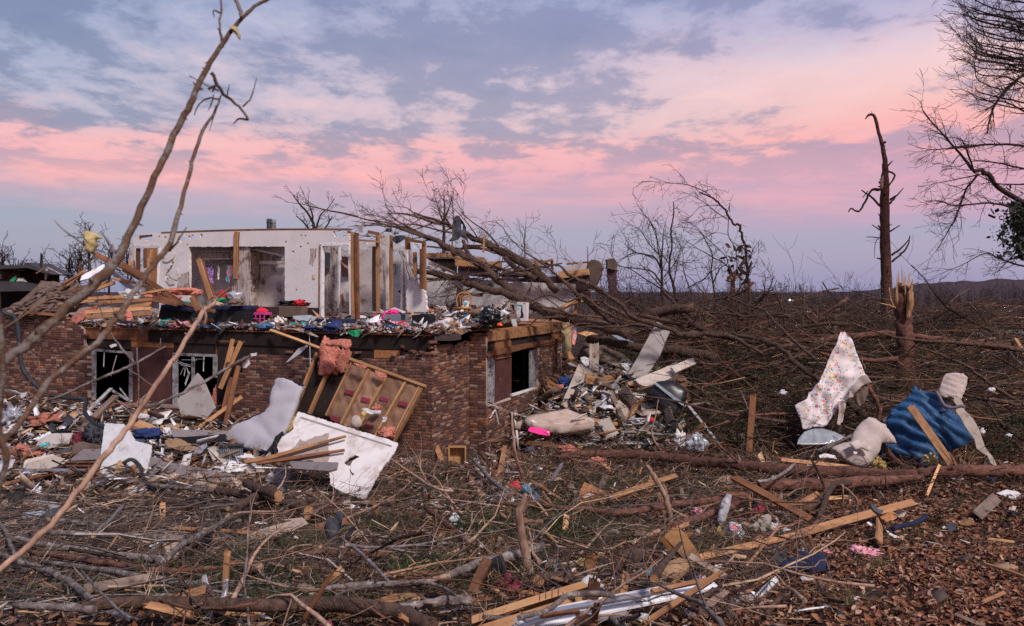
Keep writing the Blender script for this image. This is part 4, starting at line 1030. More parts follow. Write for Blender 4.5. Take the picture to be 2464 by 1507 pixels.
# two battered wall ends standing at the far corner
we=panel('wall_end',kC(2280,560,2340,455,2400,470,2450,530,2430,600,2370,720,2290,640),hplaneB(7.4),.2,M['cushion'],sp=.5,rag=.03,parent=house)
pwe=kS(172,800,240,800,262,840,262,1100,200,1080,180,1000,172,880)
pp=PY(pwe[0],28.5,yaw=-8)
panel('roof_slab',kS(172,800,240,800,262,850,262,880,175,880),PY(pwe[0],28.3),.5,M['cushion'],rag=.03,sp=.5,label='short tan-brown slab end capping the dark panel right of the far room',cat='slab')
panel('wall_panel',kS(185,885,262,882,264,1140,215,1100,200,1060),PY(pwe[0],28.4),.4,M['purplebrown'],rag=.02,sp=.5,label='upright dark brown wall panel standing right of the far room',cat='wall panel')
# joists and rubble of the ripped off left end
# ------------------------------------------------------------------ trees, standing and fallen
def limb3(k,a,Y0,Y1=None,rs=1.0):
 """crop pixels x,y,radius,... at distances Y0..Y1 -> points, radii"""
 Y1=Y0 if Y1 is None else Y1; n=len(a)//3; pts,rr=[],[]
 for i in range(n):
  Yd=Y0+(Y1-Y0)*i/max(1,n-1); p=k(a[i*3],a[i*3+1])[0]
  pts.append(P(p[0],p[1],Yd)); rr.append(a[i*3+2]*k.s*Yd/FPX*rs)
 return smooth_pts(pts,rr,4)
def jitter(pts,amp,rng):
 return [pts[0]]+[p+rvec(rng)*amp for p in pts[1:-1]]+[pts[-1]]
class ML(list): pass
def limb(mb,k,a,Y0,Y1=None,sides=8,rs=1.0,jit=.25,tw=0,twL=.8,lev=1,rng=R,grav=0,bias=None,kids=4,mn=.0025,curl=.3,knots=0):
 if isinstance(mb,ML): mb.append(MB()); mb=mb[-1]
 pts,rr=limb3(k,a,Y0,Y1,rs)
 pts=[p+rvec(rng)*min(rr[i]*jit,.03) if 0 < i < len(pts)-1 else p for i,p in enumerate(pts)]
 mb.tube(pts,rr,sides,wob=.12)
 n=len(pts)
 for q in range(tw):
  t=rng.uniform(.12,.98)*(n-1); i=min(n-2,int(t)); b=pts[i].lerp(pts[i+1],t-i)
  ax=(pts[i+1]-pts[i]).normalized(); d=(ax*.6+rvec(rng)*.6).normalized()
  twig(mb,b,d,twL*rng.uniform(.4,1.2),max(mn,min(rr[i]*.5,.02)),rng,lev,3,5,curl,grav,kids,.75,bias=bias,mn=mn)
 for q in range(knots):
  i=rng.randrange(1,n-1); d=rvec(rng).normalized(); L=rr[i]*rng.uniform(1.3,2.4)
  mb.tube([pts[i],pts[i]+d*L],[rr[i]*.5,rr[i]*.12],5)
 return pts,rr
def tree(name,label,cat,base,parts,group=None):
 t=thing(name,base,label,cat,group)
 for nm,mb,mat in parts:
  if isinstance(mb,ML):
   for m1 in mb: m1.build('limb',mat,t)
  elif mb.v: mb.build(nm,mat,t,kind='stuff' if nm in ('leaves','foliage','splinters') else None)
 return t
r4=random.Random(41)
# --- nearest bough, out of focus, rising from the lower left
tr,lb,tg=MB(),ML(),ML()
limb(tr,kL,[-60,1560,30,40,1475,28,150,1385,30,255,1290,30,370,1185,31,440,1115,32,490,1055,27,540,945,22,600,825,21,655,700,20,705,590,20,760,480,20,805,385,19,850,290,17,925,165,14,1000,72,12,1070,15,10,1180,-40,9],2.2,2.9,12,jit=.2,knots=46,rs=.66)
limb(lb,kL,[910,395,5,885,460,8,835,540,10,800,640,11,770,760,12,735,880,14,700,1000,16,645,1075,17,590,1150,17,545,1215,17,480,1310,19,400,1410,19,300,1490,19,200,1570,18,100,1720,18,-60,1900,18],3.0,2.3,10,jit=.2,knots=34,rs=.7)
limb(lb,kV,[-30,560,16,-12,720,15,5,860,13,-5,1010,16,15,1120,12,-30,1260,12],2.1,2.1,10,rs=.6)
limb(lb,kL,[1000,70,8,990,40,8,965,-10,7,940,-60,6],2.8,2.8,8)
limb(tg,kL,[915,170,7,905,120,5,912,50,5,910,-20,4],2.8,2.8,6); limb(tg,kL,[910,55,4,880,45,3,882,70,2],2.8); limb(tg,kL,[908,130,3,895,118,2],2.8)
limb(tg,kL,[870,300,8,905,365,8,940,405,7,985,440,6,1020,492,5,985,490,4,960,512,2],2.9,3,6,knots=8)
limb(tg,kL,[1000,440,4,1035,400,3,1058,320,2],3,3,5); limb(tg,kL,[935,400,4,945,345,1],3); limb(tg,kL,[900,375,4,850,350,4,830,340,3,780,313,2],2.9,2.9,5)
limb(tg,kL,[905,410,4,860,405,4,820,430,3,800,475,2],3); limb(tg,kL,[885,465,3,862,540,1],3); limb(tg,kL,[860,370,6,885,355,6,875,380,3],2.9); limb(tg,kL,[880,390,3,870,430,3,855,460,1],3)
limb(tg,kA,[1115,385,14,1060,320,10,1010,250,8,962,183,4],2.3,2.3,6); limb(tg,kA,[905,400,10,830,330,9,740,265,8,620,180,7,518,80,4],2.6,2.6,6); limb(tg,kA,[900,390,8,910,470,6,920,545,4],2.6); limb(tg,kA,[850,190,6,825,150,5,812,112,3],2.6)
limb(tg,kA,[820,880,16,920,880,12,1030,900,8],2.3,2.3,6); limb(tg,kA,[1100,960,30,1150,1010,28,1175,1045,14],2.4,2.4,6); limb(tg,kA,[1620,375,14,1700,280,10,1790,145,5],2.8,2.8,6)
limb(tg,kA,[600,720,10,400,880,10,200,1010,9,30,1120,8],2.6,2.5,6)
nb=tree('leaning_bough','two blurred bare brown boughs leaning up across the left side, nearest of all','bough',P(0,1500,2.3),[('stem',tr,M['bark_near']),('limb',lb,M['bark_near']),('twigs',tg,M['bark_near'])])
for pts,lab in ((kA(850,185,905,215,965,245,925,270,915,330,880,390,800,380,770,370,830,330,805,240),'tuft of yellow fibre snagged on a twig of the near bough'),(kL(948,112,975,115,990,140,992,162,970,145),'pale scrap fluttering near the top of the near bough')):
 panel('snagged_fibre',pts,PY(pts[0],2.58 if 'tuft' in lab else 2.78),.012,M['feather'],amp=.012,fq=40,puff=.006,rag=.004,label=lab,cat='scrap')
# --- slimmer debarked branches in front of the house wall
def branch(name,label,k,segs,mat,cat='branch',**kw):
 mb=MB()
 for s_ in segs:
  a,y0,y1,*o=s_; d=dict(kw); d.update(o[0] if o else {}); limb(mb,k,a,y0,y1,**d)
 o=mb.build(name,mat); o['label']=label; o['category']=cat; return o
branch('slanting_branch','long pale slanting branch with a splintered tip, crossing both front windows',kD,[([2090,-135,3,2030,-60,20,1950,0,22,1850,170,22,1700,420,22,1500,700,24,1300,1010,26,1100,1270,28,920,1500,30,640,1860,30,300,2230,30,-100,2560,28],4.2,3.4,dict(knots=14)),([1960,-40,6,1975,60,14,1955,150,4],4.2,4.2)],M['bare'])
branch('forked_branch','thin forked grey branch slanting up over the first front window',kD,[([440,870,10,800,720,12,1100,590,13,1250,530,14,1400,450,12,1590,340,7],5,5.2,dict(knots=8)),([1040,180,4,1110,290,9,1220,420,12,1290,500,12],5,5),([1230,560,7,1350,640,7,1480,735,6],5,5),([1310,350,8,1325,600,7,1330,950,6],5,5),([1480,390,4,1530,345,4,1540,265,2],5.1,5.1)],M['bark_grey'])
branch('curved_branch','thin curved branch reaching right with a rag on its tip',kD,[([1390,930,16,1550,880,14,1700,810,14,1950,680,14,2200,540,14,2350,450,14,2440,415,10],4.6,5.2,dict(knots=8))],M['bark_grey'])
panel('snagged_rag',kD(2405,405,2460,405,2455,430,2410,432),PY(kD(2440,410)[0],5.15),.012,M['paperwhite'],rag=.004,label='white rag wrapped on the tip of the thin curved branch',cat='rag')
panel('snagged_rag',kD(2330,525,2375,450,2395,455,2390,510,2360,555,2330,545),PY(kD(2360,500)[0],5.15),.012,M['paperwhite'],rag=.004,amp=.01,fq=20,label='limp white rag hanging below the tip of the thin curved branch',cat='rag')
panel('snagged_rag',kD(1055,330,1110,315,1115,335,1075,362),PY(kD(1080,330)[0],5),.01,M['paperwhite'],rag=.004,label='tiny white rag caught on the forked branch above the window',cat='rag')
panel('snagged_rag',kD(195,785,265,780,225,840,200,830),PY(kD(220,800)[0],5),.01,M['paperwhite'],rag=.005,label='white rag on a twig against the left brick wall',cat='rag')
branch('bare_twig','thin reddish twig standing against the left brick wall',kD,[([165,930,5,270,720,6,350,540,6,390,360,4,490,300,2],5,5.2)],M['bark_red'])
branch('bare_twig','thin upright twig hanging before the broken roof pile',kA,[([925,770,4,960,920,4,1000,1050,3],4,4),([1050,700,3,1065,850,3,1110,1040,3,1120,1230,2],4,4)],M['bark_red'])
# --- the tall snapped pine trunk on the right
tr,lb=MB(),ML(); YT=30
limb(tr,kT,[312,615,2,330,593,6,352,592,7,368,622,8,380,680,8,398,740,10,412,820,12,415,880,16,413,940,21,413,1050,23,413,1200,24,417,1350,26,422,1500,28,426,1700,30,428,1900,34],YT,YT,12,jit=.06,knots=14)
limb(tr,kT,[346,590,2,346,572,1],YT)
for a in ([413,975,5,375,975,8,340,985,6,312,1040,6,278,1088,5,240,1075,4,226,1092,3],[390,1062,6,345,1015,5,293,980,3],[300,1018,2,325,985,3],[425,880,5,465,905,5,435,955,4],[437,1030,6,475,1005,4,510,968,2],[440,1048,6,472,1012,3],[425,855,5,455,829,2],
    [395,1190,4,347,1158,2],[435,1195,5,492,1160,2],[448,1315,6,500,1275,5,545,1225,2],[450,1350,5,500,1305,5,530,1270,4,543,1212,2],[385,1225,3,320,1220,2],[395,1335,5,372,1330,3],[390,1120,3,380,1100,2],[412,735,5,416,728,4],[395,1130,3,430,1160,3,450,1155,2]):
 limb(lb,kT,a,YT,YT-.2,6)
limb(lb,kT,[390,1220,2,365,1250,2,360,1330,1],YT,YT,4)
tp=MB(); limb(tp,kT,[405,905,3,398,935,12,400,975,6],YT-.22,YT-.25,6)
tree('snapped_pine','tall snapped pine trunk with a hooked tip and stub limbs against the sky','tree',P(*kT(428,1900)[0],YT),[('trunk',tr,M['bark_red']),('limbs',lb,M['bark']),('bare_patch',tp,M['bare'])])
# --- splintered stump in front of it
tr,sp_=MB(),MB(); YS=23.5
limb(tr,kR,[1440,-60,50,1440,20,60,1448,150,64,1452,300,68,1458,450,74,1465,640,86,1470,900,110],YS,YS,14,jit=.2)
for q in range(26):
 x=1378+q*6; h=r4.uniform(40,230)*(1.3-.8*abs(q-11)/14); p0=kR(x,20+abs(q-13)*3)[0]; p1=kR(x+r4.uniform(-16,16),10-h)[0]
 w_=.035*r4.uniform(.5,1.5); dY=r4.uniform(-.25,.2)
 sp_.tube([P(p0[0],p0[1]+20,YS+dY),P(*p0,YS+dY),P(*p1,YS+dY)],[w_,w_,.003],4)
for a in ([1375,135,9,1340,60,7,1325,-40,4],[1380,130,10,1310,105,8,1250,92,5],[1480,230,12,1500,100,30,1510,-20,16,1525,-110,4]):
 limb(sp_,kR,a,YS-.28,YS-.3,5)
tree('splintered_stump','thick brown stump with a pale splintered crown standing before the snapped pine','stump',P(*kR(1470,900)[0],YS),[('trunk',tr,M['bark_red']),('splinters',sp_,M['split'])])
# --- slim leaning tree and the bushy ones beside it
tr,lb=MB(),ML(); YL=31
limb(tr,kS,[1385,1300,18,1385,1110,15,1362,900,14,1350,720,12,1320,600,11,1295,515,11,1250,505,9,1205,430,9,1150,350,8,1080,290,7,1000,250,6,960,235,5],YL,YL,8,jit=.4)
left=Vector((-1,0,-.1))
for a,t_ in (([1110,320,5,1000,225,5,850,168,4,720,157,3,600,145,2,490,150,1],16),([1190,460,5,1100,400,4,980,305,3,860,245,2,760,225,1],12),([1130,345,4,990,350,3,930,390,2,885,437,2,838,400,1],6),([1200,430,4,1090,450,3,990,460,2,940,520,1],5),
     ([1205,460,4,1205,600,4,1260,700,4,1275,850,4,1250,1010,4],10),([1195,400,4,1215,330,2,1180,350,1],2),([1375,810,5,1410,720,3,1475,630,1],4),([1390,890,4,1430,840,2,1460,790,1],5),([1105,290,3,1100,205,2,1010,150,1],4),([1200,590,3,1100,575,2,1000,620,2,900,680,1],6),([1300,500,2,1360,528,1],0),([1215,400,4,1215,330,2],0)):
 limb(lb,kS,a,YL,YL-.3,4,tw=t_,twL=.9,lev=1,rng=r4,bias=left,mn=.006,kids=3)
lf=MB()
for q in range(90):
 p=kS(r4.gauss(1290,60),r4.uniform(680,1050))[0]; c=P(*p,YL+r4.uniform(-.6,.6)); s_=r4.uniform(.04,.1); u,v=rvec(r4)*s_,rvec(r4)*s_
 lf.add([c-u,c+v,c+u,c-v],[(0,1,2,3)])
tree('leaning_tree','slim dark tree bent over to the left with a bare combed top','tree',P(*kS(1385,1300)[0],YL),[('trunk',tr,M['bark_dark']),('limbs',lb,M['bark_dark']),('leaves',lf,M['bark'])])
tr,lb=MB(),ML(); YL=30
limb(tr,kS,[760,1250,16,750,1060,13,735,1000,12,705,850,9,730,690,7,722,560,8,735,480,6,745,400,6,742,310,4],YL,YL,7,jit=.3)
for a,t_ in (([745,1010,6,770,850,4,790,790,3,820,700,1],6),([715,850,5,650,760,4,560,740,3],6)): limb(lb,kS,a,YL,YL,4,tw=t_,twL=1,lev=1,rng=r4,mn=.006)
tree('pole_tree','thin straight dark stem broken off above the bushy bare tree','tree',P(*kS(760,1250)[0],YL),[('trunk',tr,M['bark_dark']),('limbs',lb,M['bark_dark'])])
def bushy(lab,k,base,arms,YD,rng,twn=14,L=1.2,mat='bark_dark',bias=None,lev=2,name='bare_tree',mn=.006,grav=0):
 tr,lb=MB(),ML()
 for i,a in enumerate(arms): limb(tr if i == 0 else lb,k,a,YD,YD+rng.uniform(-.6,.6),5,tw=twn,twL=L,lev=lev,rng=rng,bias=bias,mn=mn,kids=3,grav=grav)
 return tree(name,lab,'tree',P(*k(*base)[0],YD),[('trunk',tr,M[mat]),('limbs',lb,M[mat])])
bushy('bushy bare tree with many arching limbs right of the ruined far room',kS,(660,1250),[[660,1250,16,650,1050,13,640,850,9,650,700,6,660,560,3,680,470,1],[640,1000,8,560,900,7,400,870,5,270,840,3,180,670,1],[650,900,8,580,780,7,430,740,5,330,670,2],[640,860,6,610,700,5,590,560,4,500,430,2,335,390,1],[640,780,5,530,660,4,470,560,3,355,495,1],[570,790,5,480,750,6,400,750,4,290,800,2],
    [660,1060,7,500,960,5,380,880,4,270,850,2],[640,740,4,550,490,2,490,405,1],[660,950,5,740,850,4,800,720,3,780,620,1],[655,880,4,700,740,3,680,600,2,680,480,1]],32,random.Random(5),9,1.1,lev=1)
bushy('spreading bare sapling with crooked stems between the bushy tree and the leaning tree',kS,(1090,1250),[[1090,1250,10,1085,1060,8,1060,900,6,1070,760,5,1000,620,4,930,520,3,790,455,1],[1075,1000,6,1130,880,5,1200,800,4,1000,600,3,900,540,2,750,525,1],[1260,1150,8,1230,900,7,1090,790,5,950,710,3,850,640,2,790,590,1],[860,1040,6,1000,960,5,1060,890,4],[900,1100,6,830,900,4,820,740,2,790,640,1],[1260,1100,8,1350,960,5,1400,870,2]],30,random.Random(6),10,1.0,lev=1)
tr,sp_=MB(),MB(); limb(tr,kS,[1240,1260,24,1240,1080,18,1240,960,15],30.4,30.4,8); 
for q in range(7): limb(sp_,kS,[1225+q*7,980,4,1222+q*7+r4.uniform(-6,6),r4.uniform(870,940),1],30.3,30.3,4)
tree('broken_sapling','short reddish broken trunk at the foot of the leaning tree','stump',P(*kS(1240,1260)[0],30.4),[('trunk',tr,M['bark_red']),('splinters',sp_,M['lumber_old'])])
# --- big bare tree reaching in from the right edge
tr,lb,tw_=MB(),ML(),ML(); YR=26; rr_=random.Random(77)
trunkp=[P(2760,1150,YR),P(2740,800,YR),P(2720,400,YR),P(2700,0,YR),P(2690,-500,YR)]
tr.tube(*smooth_pts(trunkp,[.42,.36,.3,.24,.12],4),12)
lw=Vector((-1,0,.1))
for a,n_,L in (([1340,1150,16,1130,1050,13,1000,970,12,925,885,13,870,880,9],6,.8),([870,880,8,800,790,6,700,680,4,620,590,3,595,520,1],26,.9),([890,900,6,830,980,5,790,1090,4,740,1190,3,680,1290,2],34,.9),([1340,300,9,1130,390,8,1060,440,7,1000,510,6,960,590,5,940,690,3],30,1.0),
     ([1300,1120,8,1070,1070,6,950,1045,5,780,1060,4,690,1035,3,590,1045,1],22,.8),([1340,760,8,1130,750,6,950,745,5,800,760,4,640,770,2,530,740,1],34,.9),([1300,900,6,1130,870,5,1000,840,4,870,830,3,780,860,2,690,840,1],26,.8),([870,880,5,830,760,4,800,710,2],8,.6),
     ([1300,1360,6,1130,1370,5,1000,1330,4,930,1305,3,800,1370,2,650,1430,1],20,.8),([1300,960,6,1130,950,4,990,945,3,870,890,2],12,.7),([930,890,3,850,910,3,750,930,2,650,950,1],12,.6),([1130,1250,4,1060,1330,3,1000,1390,2,960,1420,1],12,.6)):
 limb(lb,kT,a,YR,YR-.6,6,tw=n_,twL=L,lev=1,rng=rr_,bias=Vector((-1,0,-.25)),mn=.005,kids=4,curl=.25)
for q in range(40):   # the dense combed crown above
 y0=rr_.uniform(-250,560); a=[1330,y0+rr_.uniform(40,160),7,1180,y0+rr_.uniform(10,70),5,1040,y0+rr_.uniform(-10,30),4,900,y0-20,3,790+rr_.uniform(-20,90),y0-rr_.uniform(50,110),1]
 limb(tw_,kT,a,YR+rr_.uniform(-1.5,1.5),YR+rr_.uniform(-1.5,1.5),4,tw=15,twL=.85,lev=1,rng=rr_,bias=Vector((-.8,0,.45)),mn=.005,kids=4,curl=.2)
nd_m=MB()
for q in range(1500):
 p=kT(min(1200,rr_.gauss(1120,55)),rr_.choice([rr_.uniform(1040,1340),rr_.gauss(1150,60)]))[0]; c=P(*p,YR+rr_.uniform(-.8,.8)); s_=rr_.uniform(.02,.06); u,v=rvec(rr_)*s_,rvec(rr_)*s_
 nd_m.add([c-u,c+v,c+u,c-v],[(0,1,2,3)],(.035,.04,.03))
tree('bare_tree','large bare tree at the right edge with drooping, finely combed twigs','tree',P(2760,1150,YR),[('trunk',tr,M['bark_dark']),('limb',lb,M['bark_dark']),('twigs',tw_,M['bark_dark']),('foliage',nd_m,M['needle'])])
# --- the tree thrown across the house
r5=random.Random(9); up=Vector((-.7,0,.12))
def fallen(name,label,segs,k=kC,mat='bark',rng=r5,cat='fallen tree',extra=0):
 t=None; mbs=[]
 for a,y0,y1,n_,L,*o in segs:
  mb=MB(); d=dict(o[0]) if o else {}
  pts,rr=limb(mb,k,a,y0,y1,d.pop('sides',9),tw=0,knots=d.pop('knots',6),rng=rng,jit=.3)
  tb=MB()
  for q in range(int(n_*.65)):
   i=rng.randrange(2,len(pts)-1); dd=((pts[i]-pts[i-1]).normalized()*.5+rvec(rng)*.5+Vector((0,0,.25))).normalized()
   twig(tb,pts[i],dd,L*rng.uniform(.4,1.3),max(.007,min(rr[i]*.45,.03)),rng,d.get('lev',2),4,6,.35,d.get('grav',0),4,.8,bias=d.get('bias',up),mn=.005)
  mbs.append((mb,tb,rr[0]))
 o0=Vector(mbs[0][0].v[0]); t=thing(name,o0,label,cat)
 for i,(mb,tb,r0) in enumerate(mbs):
  mb.build('trunk' if i == 0 else 'limb',M[mat],t)
 al=MB()
 for q in range(extra):
  mb,tb,r0=mbs[rng.randrange(min(2,len(mbs)))]; c=Vector(mb.v[rng.randrange(len(mb.v))]); twig(al,c,Vector((-.85,rng.uniform(-.2,.4),rng.uniform(-.15,.2))),rng.uniform(1.5,3.2),rng.uniform(.025,.055),rng,2,5,8,.25,0,4,.75,bias=up,mn=.006)
 for mb,tb,_ in mbs:
  n=len(al.v); al.v += tb.v; al.c += tb.c; al.f += [tuple(q+n for q in f) for f in tb.f]; al.m += tb.m; al.sm += tb.sm
 if al.v: al.build('twigs',M[mat],t,kind='stuff')
 return t
fallen('fallen_tree','big fallen tree lying across the house, its main limbs raking up to the left',[
 ([2700,1180,52,2450,1090,50,2150,1020,48,1950,970,46,1700,850,46,1500,680,38,1300,520,36,1080,400,34,900,310,28,760,230,20,560,170,12,300,100,8,100,50,4],22.5,26.5,16,2.2),
 ([1700,850,40,1500,775,36,1200,705,33,1000,632,29,760,582,23,660,575,18],23.5,26,8,1.6),
 ([1180,425,20,1130,350,18,1110,265,17],25,25,0,1),([900,300,12,700,200,8,500,100,6,380,0,3],26,27,6,1.5),([760,230,8,560,150,7,340,95,6,170,70,5,70,35,2],26.5,27,6,1.5),([560,165,6,300,130,5,140,130,4,0,140,2],26.5,27,4,1.2),
 ([1000,330,9,850,280,7,760,270,6,640,310,3],26,26.5,4,1),([1450,330,10,1340,200,7,1200,100,6,1090,0,3],25,26,5,1.4)],extra=9)
fallen('fallen_tree','second fallen trunk behind the first, raking up past the cloth caught in it',[
 ([2000,760,30,1900,640,38,1700,500,46,1500,392,42,1300,292,31,1130,212,23,1000,142,19,880,90,15,720,40,10,640,5,6],25.5,28.5,14,2.0),
 ([1500,430,22,1650,560,28,1800,640,30],25,25,2,1),([880,90,8,780,120,6,680,160,4,560,175,2],28,28,4,1),([1000,140,8,930,60,5,850,0,4,800,-40,2],28,28.5,5,1.2),([720,40,5,600,20,4,450,10,3,360,60,1],28,28.5,5,1),
 ([1450,600,14,1650,560,12,1900,525,11,2060,490,6],24,24,2,1),([1100,330,9,1250,320,10,1450,350,9,1600,420,8],26,26,4,1),([760,330,8,1000,350,9,1250,340,9,1420,400,7],26.5,26.5,6,1)],extra=7)
fallen('fallen_tree','fallen limbs sprawling down from the house towards the brush on the right',[
 ([2750,1160,30,2550,1080,26,2430,980,22,2200,780,19,2050,640,13,1850,480,9,1720,400,6],24,24.5,10,1.6),([1720,400,5,1650,340,4,1550,240,4,1470,130,3,1380,92,3,1260,112,1],24.5,25,5,.8,dict(lev=1)),
 ([2450,780,24,2300,690,20,2150,620,16,2030,520,10,1940,500,5],25,25,6,1.3),([2260,800,10,2100,860,9,1950,800,8,1800,830,7,1690,900,4],23.5,23.5,6,1.1),([2420,880,24,2280,830,20,2130,720,14,1950,560,8],24,24,6,1.2),([2440,1010,12,2200,990,12,2000,930,9,1850,900,6],23,23,5,1)])
fallen('fallen_tree','tangled root-end logs lying beyond the side wall under the raking limbs',[
 ([2300,60,40,2000,100,42,1700,200,40,1400,190,42,1220,150,40],24.5,26.5,0,1),([2500,500,40,2150,430,44,1800,400,38,1500,340,36,1420,330,34],23.5,25,0,1),([2400,320,24,2150,290,24,1900,220,20,1750,140,16,1600,60,12,1500,0,8],23,24,6,1.2),([1720,150,14,1800,130,18,1950,150,18,2100,180,14],23,23,3,1),([1480,170,14,1650,230,13,1800,200,10],23.5,23.5,2,.8)],k=kF)
fallen('fallen_tree','leaning limbs and logs that run down right of the grey board',[
 ([30,1000,15,250,1140,17,420,1290,18,700,1380,20,860,1450,26,1050,1420,20,1300,1480,18,1500,1600,12],23,21.5,8,1.3),([650,1050,15,800,1230,17,930,1360,26,1150,1440,30,1500,1500,28,1800,1560,20],26,23,6,1.2),([0,1360,8,250,1365,10,430,1345,12,560,1370,8],22,22,3,.8),([0,1110,12,150,1230,12,300,1300,16,330,1300,10],22.5,22.5,2,.8)],k=kS)
fallen('fallen_tree','long fallen limb arching over the brush left of the floral sheet',[
 ([1170,1100,5,1400,1200,9,1500,1225,10,1600,1330,11,1750,1480,13,1950,1650,14],24,20,8,1,dict(lev=1)),([1200,1210,5,1370,1300,7,1560,1260,7,1700,1275,6,1850,1400,5,2010,1490,3],24,22,5,.9,dict(lev=1)),([870,1190,5,1020,1180,5,1110,1120,3],26,26,3,.8,dict(lev=1)),([1250,1500,5,1400,1380,6,1450,1290,4],23,23,4,.8,dict(lev=1))],k=kS)
fallen('fallen_tree','smooth reddish log lying level behind the floral sheet',[
 ([330,420,10,600,402,20,800,392,28,1100,365,28,1360,355,24,1700,380,22,1900,420,20],25,25,0,1),([1900,420,34,2200,440,36,2500,470,34],24,24,0,1)],k=kR,mat='bark_red')
fallen('fallen_tree','long reddish limb slanting down left of the floral sheet',[
 ([0,340,16,200,390,18,380,440,20,480,540,22,600,640,22,760,760,20],22.5,20.8,4,1,dict(lev=1)),([1540,455,8,1750,520,10,1950,610,13,2150,745,15,2300,850,16,2430,930,14],22,20.5,6,1,dict(lev=1)),([2120,890,16,2300,920,18,2480,950,18],20,20,0,1),([1750,700,6,1950,850,10,2150,920,11,2300,1130,12,2480,1250,12],20.5,19.5,8,.8,dict(lev=1))],k=kR,mat='bark')
for (a,lab) in (([718,460,9,715,300,8,720,135,6],'thin pale snag standing left of the level reddish log'),([850,620,24,862,400,26,870,220,22,872,185,10],'short dark broken stub behind the top of the floral sheet'),([140,320,16,150,60,13,145,-120,9],'slim brown snag rising at the left of the floral sheet')):
 mb=MB(); limb(mb,kR,a,26,26,8); o=mb.build('snag',M['bark']); o['label']=lab; o['category']='snag'
# small bare tops above the house and far to the left
bushy('small bare treetop standing behind the closet wall right of the flue pipes',kV,(752,640),[[760,640,5,758,560,4,745,520,3,720,490,2,706,470,1],[758,570,3,770,520,2,790,500,1,805,478,1],[755,560,3,750,510,2,738,485,1],[758,580,3,735,540,2,712,520,1],[760,590,3,785,545,2,800,520,1]],38,random.Random(15),7,.7,lev=1,mn=.008)
bushy('fine bare treetop behind the cloth in the fallen tree',kV,(1068,640),[[1068,660,5,1068,560,4,1070,500,2,1068,470,1],[1068,540,3,1055,500,1,1048,480,1],[1069,530,3,1082,495,1,1088,472,1]],40,random.Random(16),6,.7,lev=1,mn=.008)
for n_,(x,h,sp2,lab) in enumerate(((42,625,12,'small round bare tree far left above the distant roof'),(100,640,9,'short bare tree beside the distant roof ridge'),(165,612,16,'bushy bare tree in the middle of the far left row'),(190,600,14,'taller twin bare tree in the far left row'),(215,560,8,'tallest slim bare tree behind the near bough'),(262,600,20,'spreading bare tree seen left of the broken wall'),(4,600,10,'bare tree cut by the left edge'),(308,605,14,'leaning bare stems between the near boughs'))):
 rq=random.Random(20+n_); YF=75
 arms=[[x,720,3,x,(720+h)/2,2,x+rq.uniform(-3,3),h,1]]
 for q in range(7): t=rq.uniform(.2,.7); y0=720+(h-720)*t; arms.append([x,y0,1.6,x+rq.uniform(-1,1)*sp2*.6,y0-(720-h)*.2,1.2,x+rq.uniform(-1,1)*sp2,y0-(720-h)*rq.uniform(.3,.45),.6])
 bushy(lab,kV,(x,720),arms,YF,rq,6,1.6,lev=1,mn=.02)
tr,lb=MB(),MB(); cz=P(76,690,60)
tr.tube([P(76,715,60),P(76,650,60)],[.1,.05],6)
for q in range(700):
 t=rr_.random(); c=P(76,700,60).lerp(P(76,640,60),t)+Vector((rr_.gauss(0,.45)*(1.1-t),rr_.gauss(0,.4)*(1.1-t),0)); s_=.12; u,v=rvec(rr_)*s_,rvec(rr_)*s_
 lb.add([c-u,c+v,c+u,c-v],[(0,1,2,3)],(.02,.03,.022))
tree('evergreen_tree','small dark evergreen beside the distant ruined house','tree',P(76,715,60),[('trunk',tr,M['bark_dark']),('foliage',lb,M['needle'])])
for a,lab in (([752,590,12,768,520,12,765,470,8],'dark broken post left of the roof pile'),([786,560,10,795,495,8],'short broken post beside the taller dark one'),([848,590,14,862,540,12,855,455,6,850,480,4,822,462,2],'small snapped trunk with one crooked stub near the roof pile')):
 mb=MB(); limb(mb,kA,a,40,40,7); o=mb.build('snag',M['bark']); o['label']=lab; o['category']='snag'
# ------------------------------------------------------------------ brushwood nobody could count
def inh(x,y):
 a=(x-C0.x)*HA.x + (y-C0.y)*HA.y; b=(x-C0.x)*HB.x + (y-C0.y)*HB.y
 return (a < .7) & (b > -.12)
def unit(v): return v/(np.linalg.norm(v,axis=-1,keepdims=True)+1e-9)
def tubes_np(pts,rad_,cols,name,mat='stick',smooth=True):
 """many three-sided twigs at once: pts (N,K,3), rad (N,K)"""
 N,K,_=pts.shape
 d=unit(pts[:,-1]-pts[:,0]); up_=np.where(np.abs(d[:,2:3]) > .9,np.array([[1,0,0]]),np.array([[0,0,1]]))
 u=unit(np.cross(d,up_)); v=np.cross(d,u)
 ang=np.array([0,2.094,4.189]); ring=u[:,None,None]*np.cos(ang)[None,None,:,None]+v[:,None,None]*np.sin(ang)[None,None,:,None]
 V=(pts[:,:,None]+ring*rad_[:,:,None,None]).reshape(N,K*3,3)
 F=[(k*3+q,k*3+(q+1) % 3,(k+1)*3+(q+1) % 3,(k+1)*3+q) for k in range(K-1) for q in range(3)]
 return tri_stuff(name,V,cols,F,K*3,M[mat])
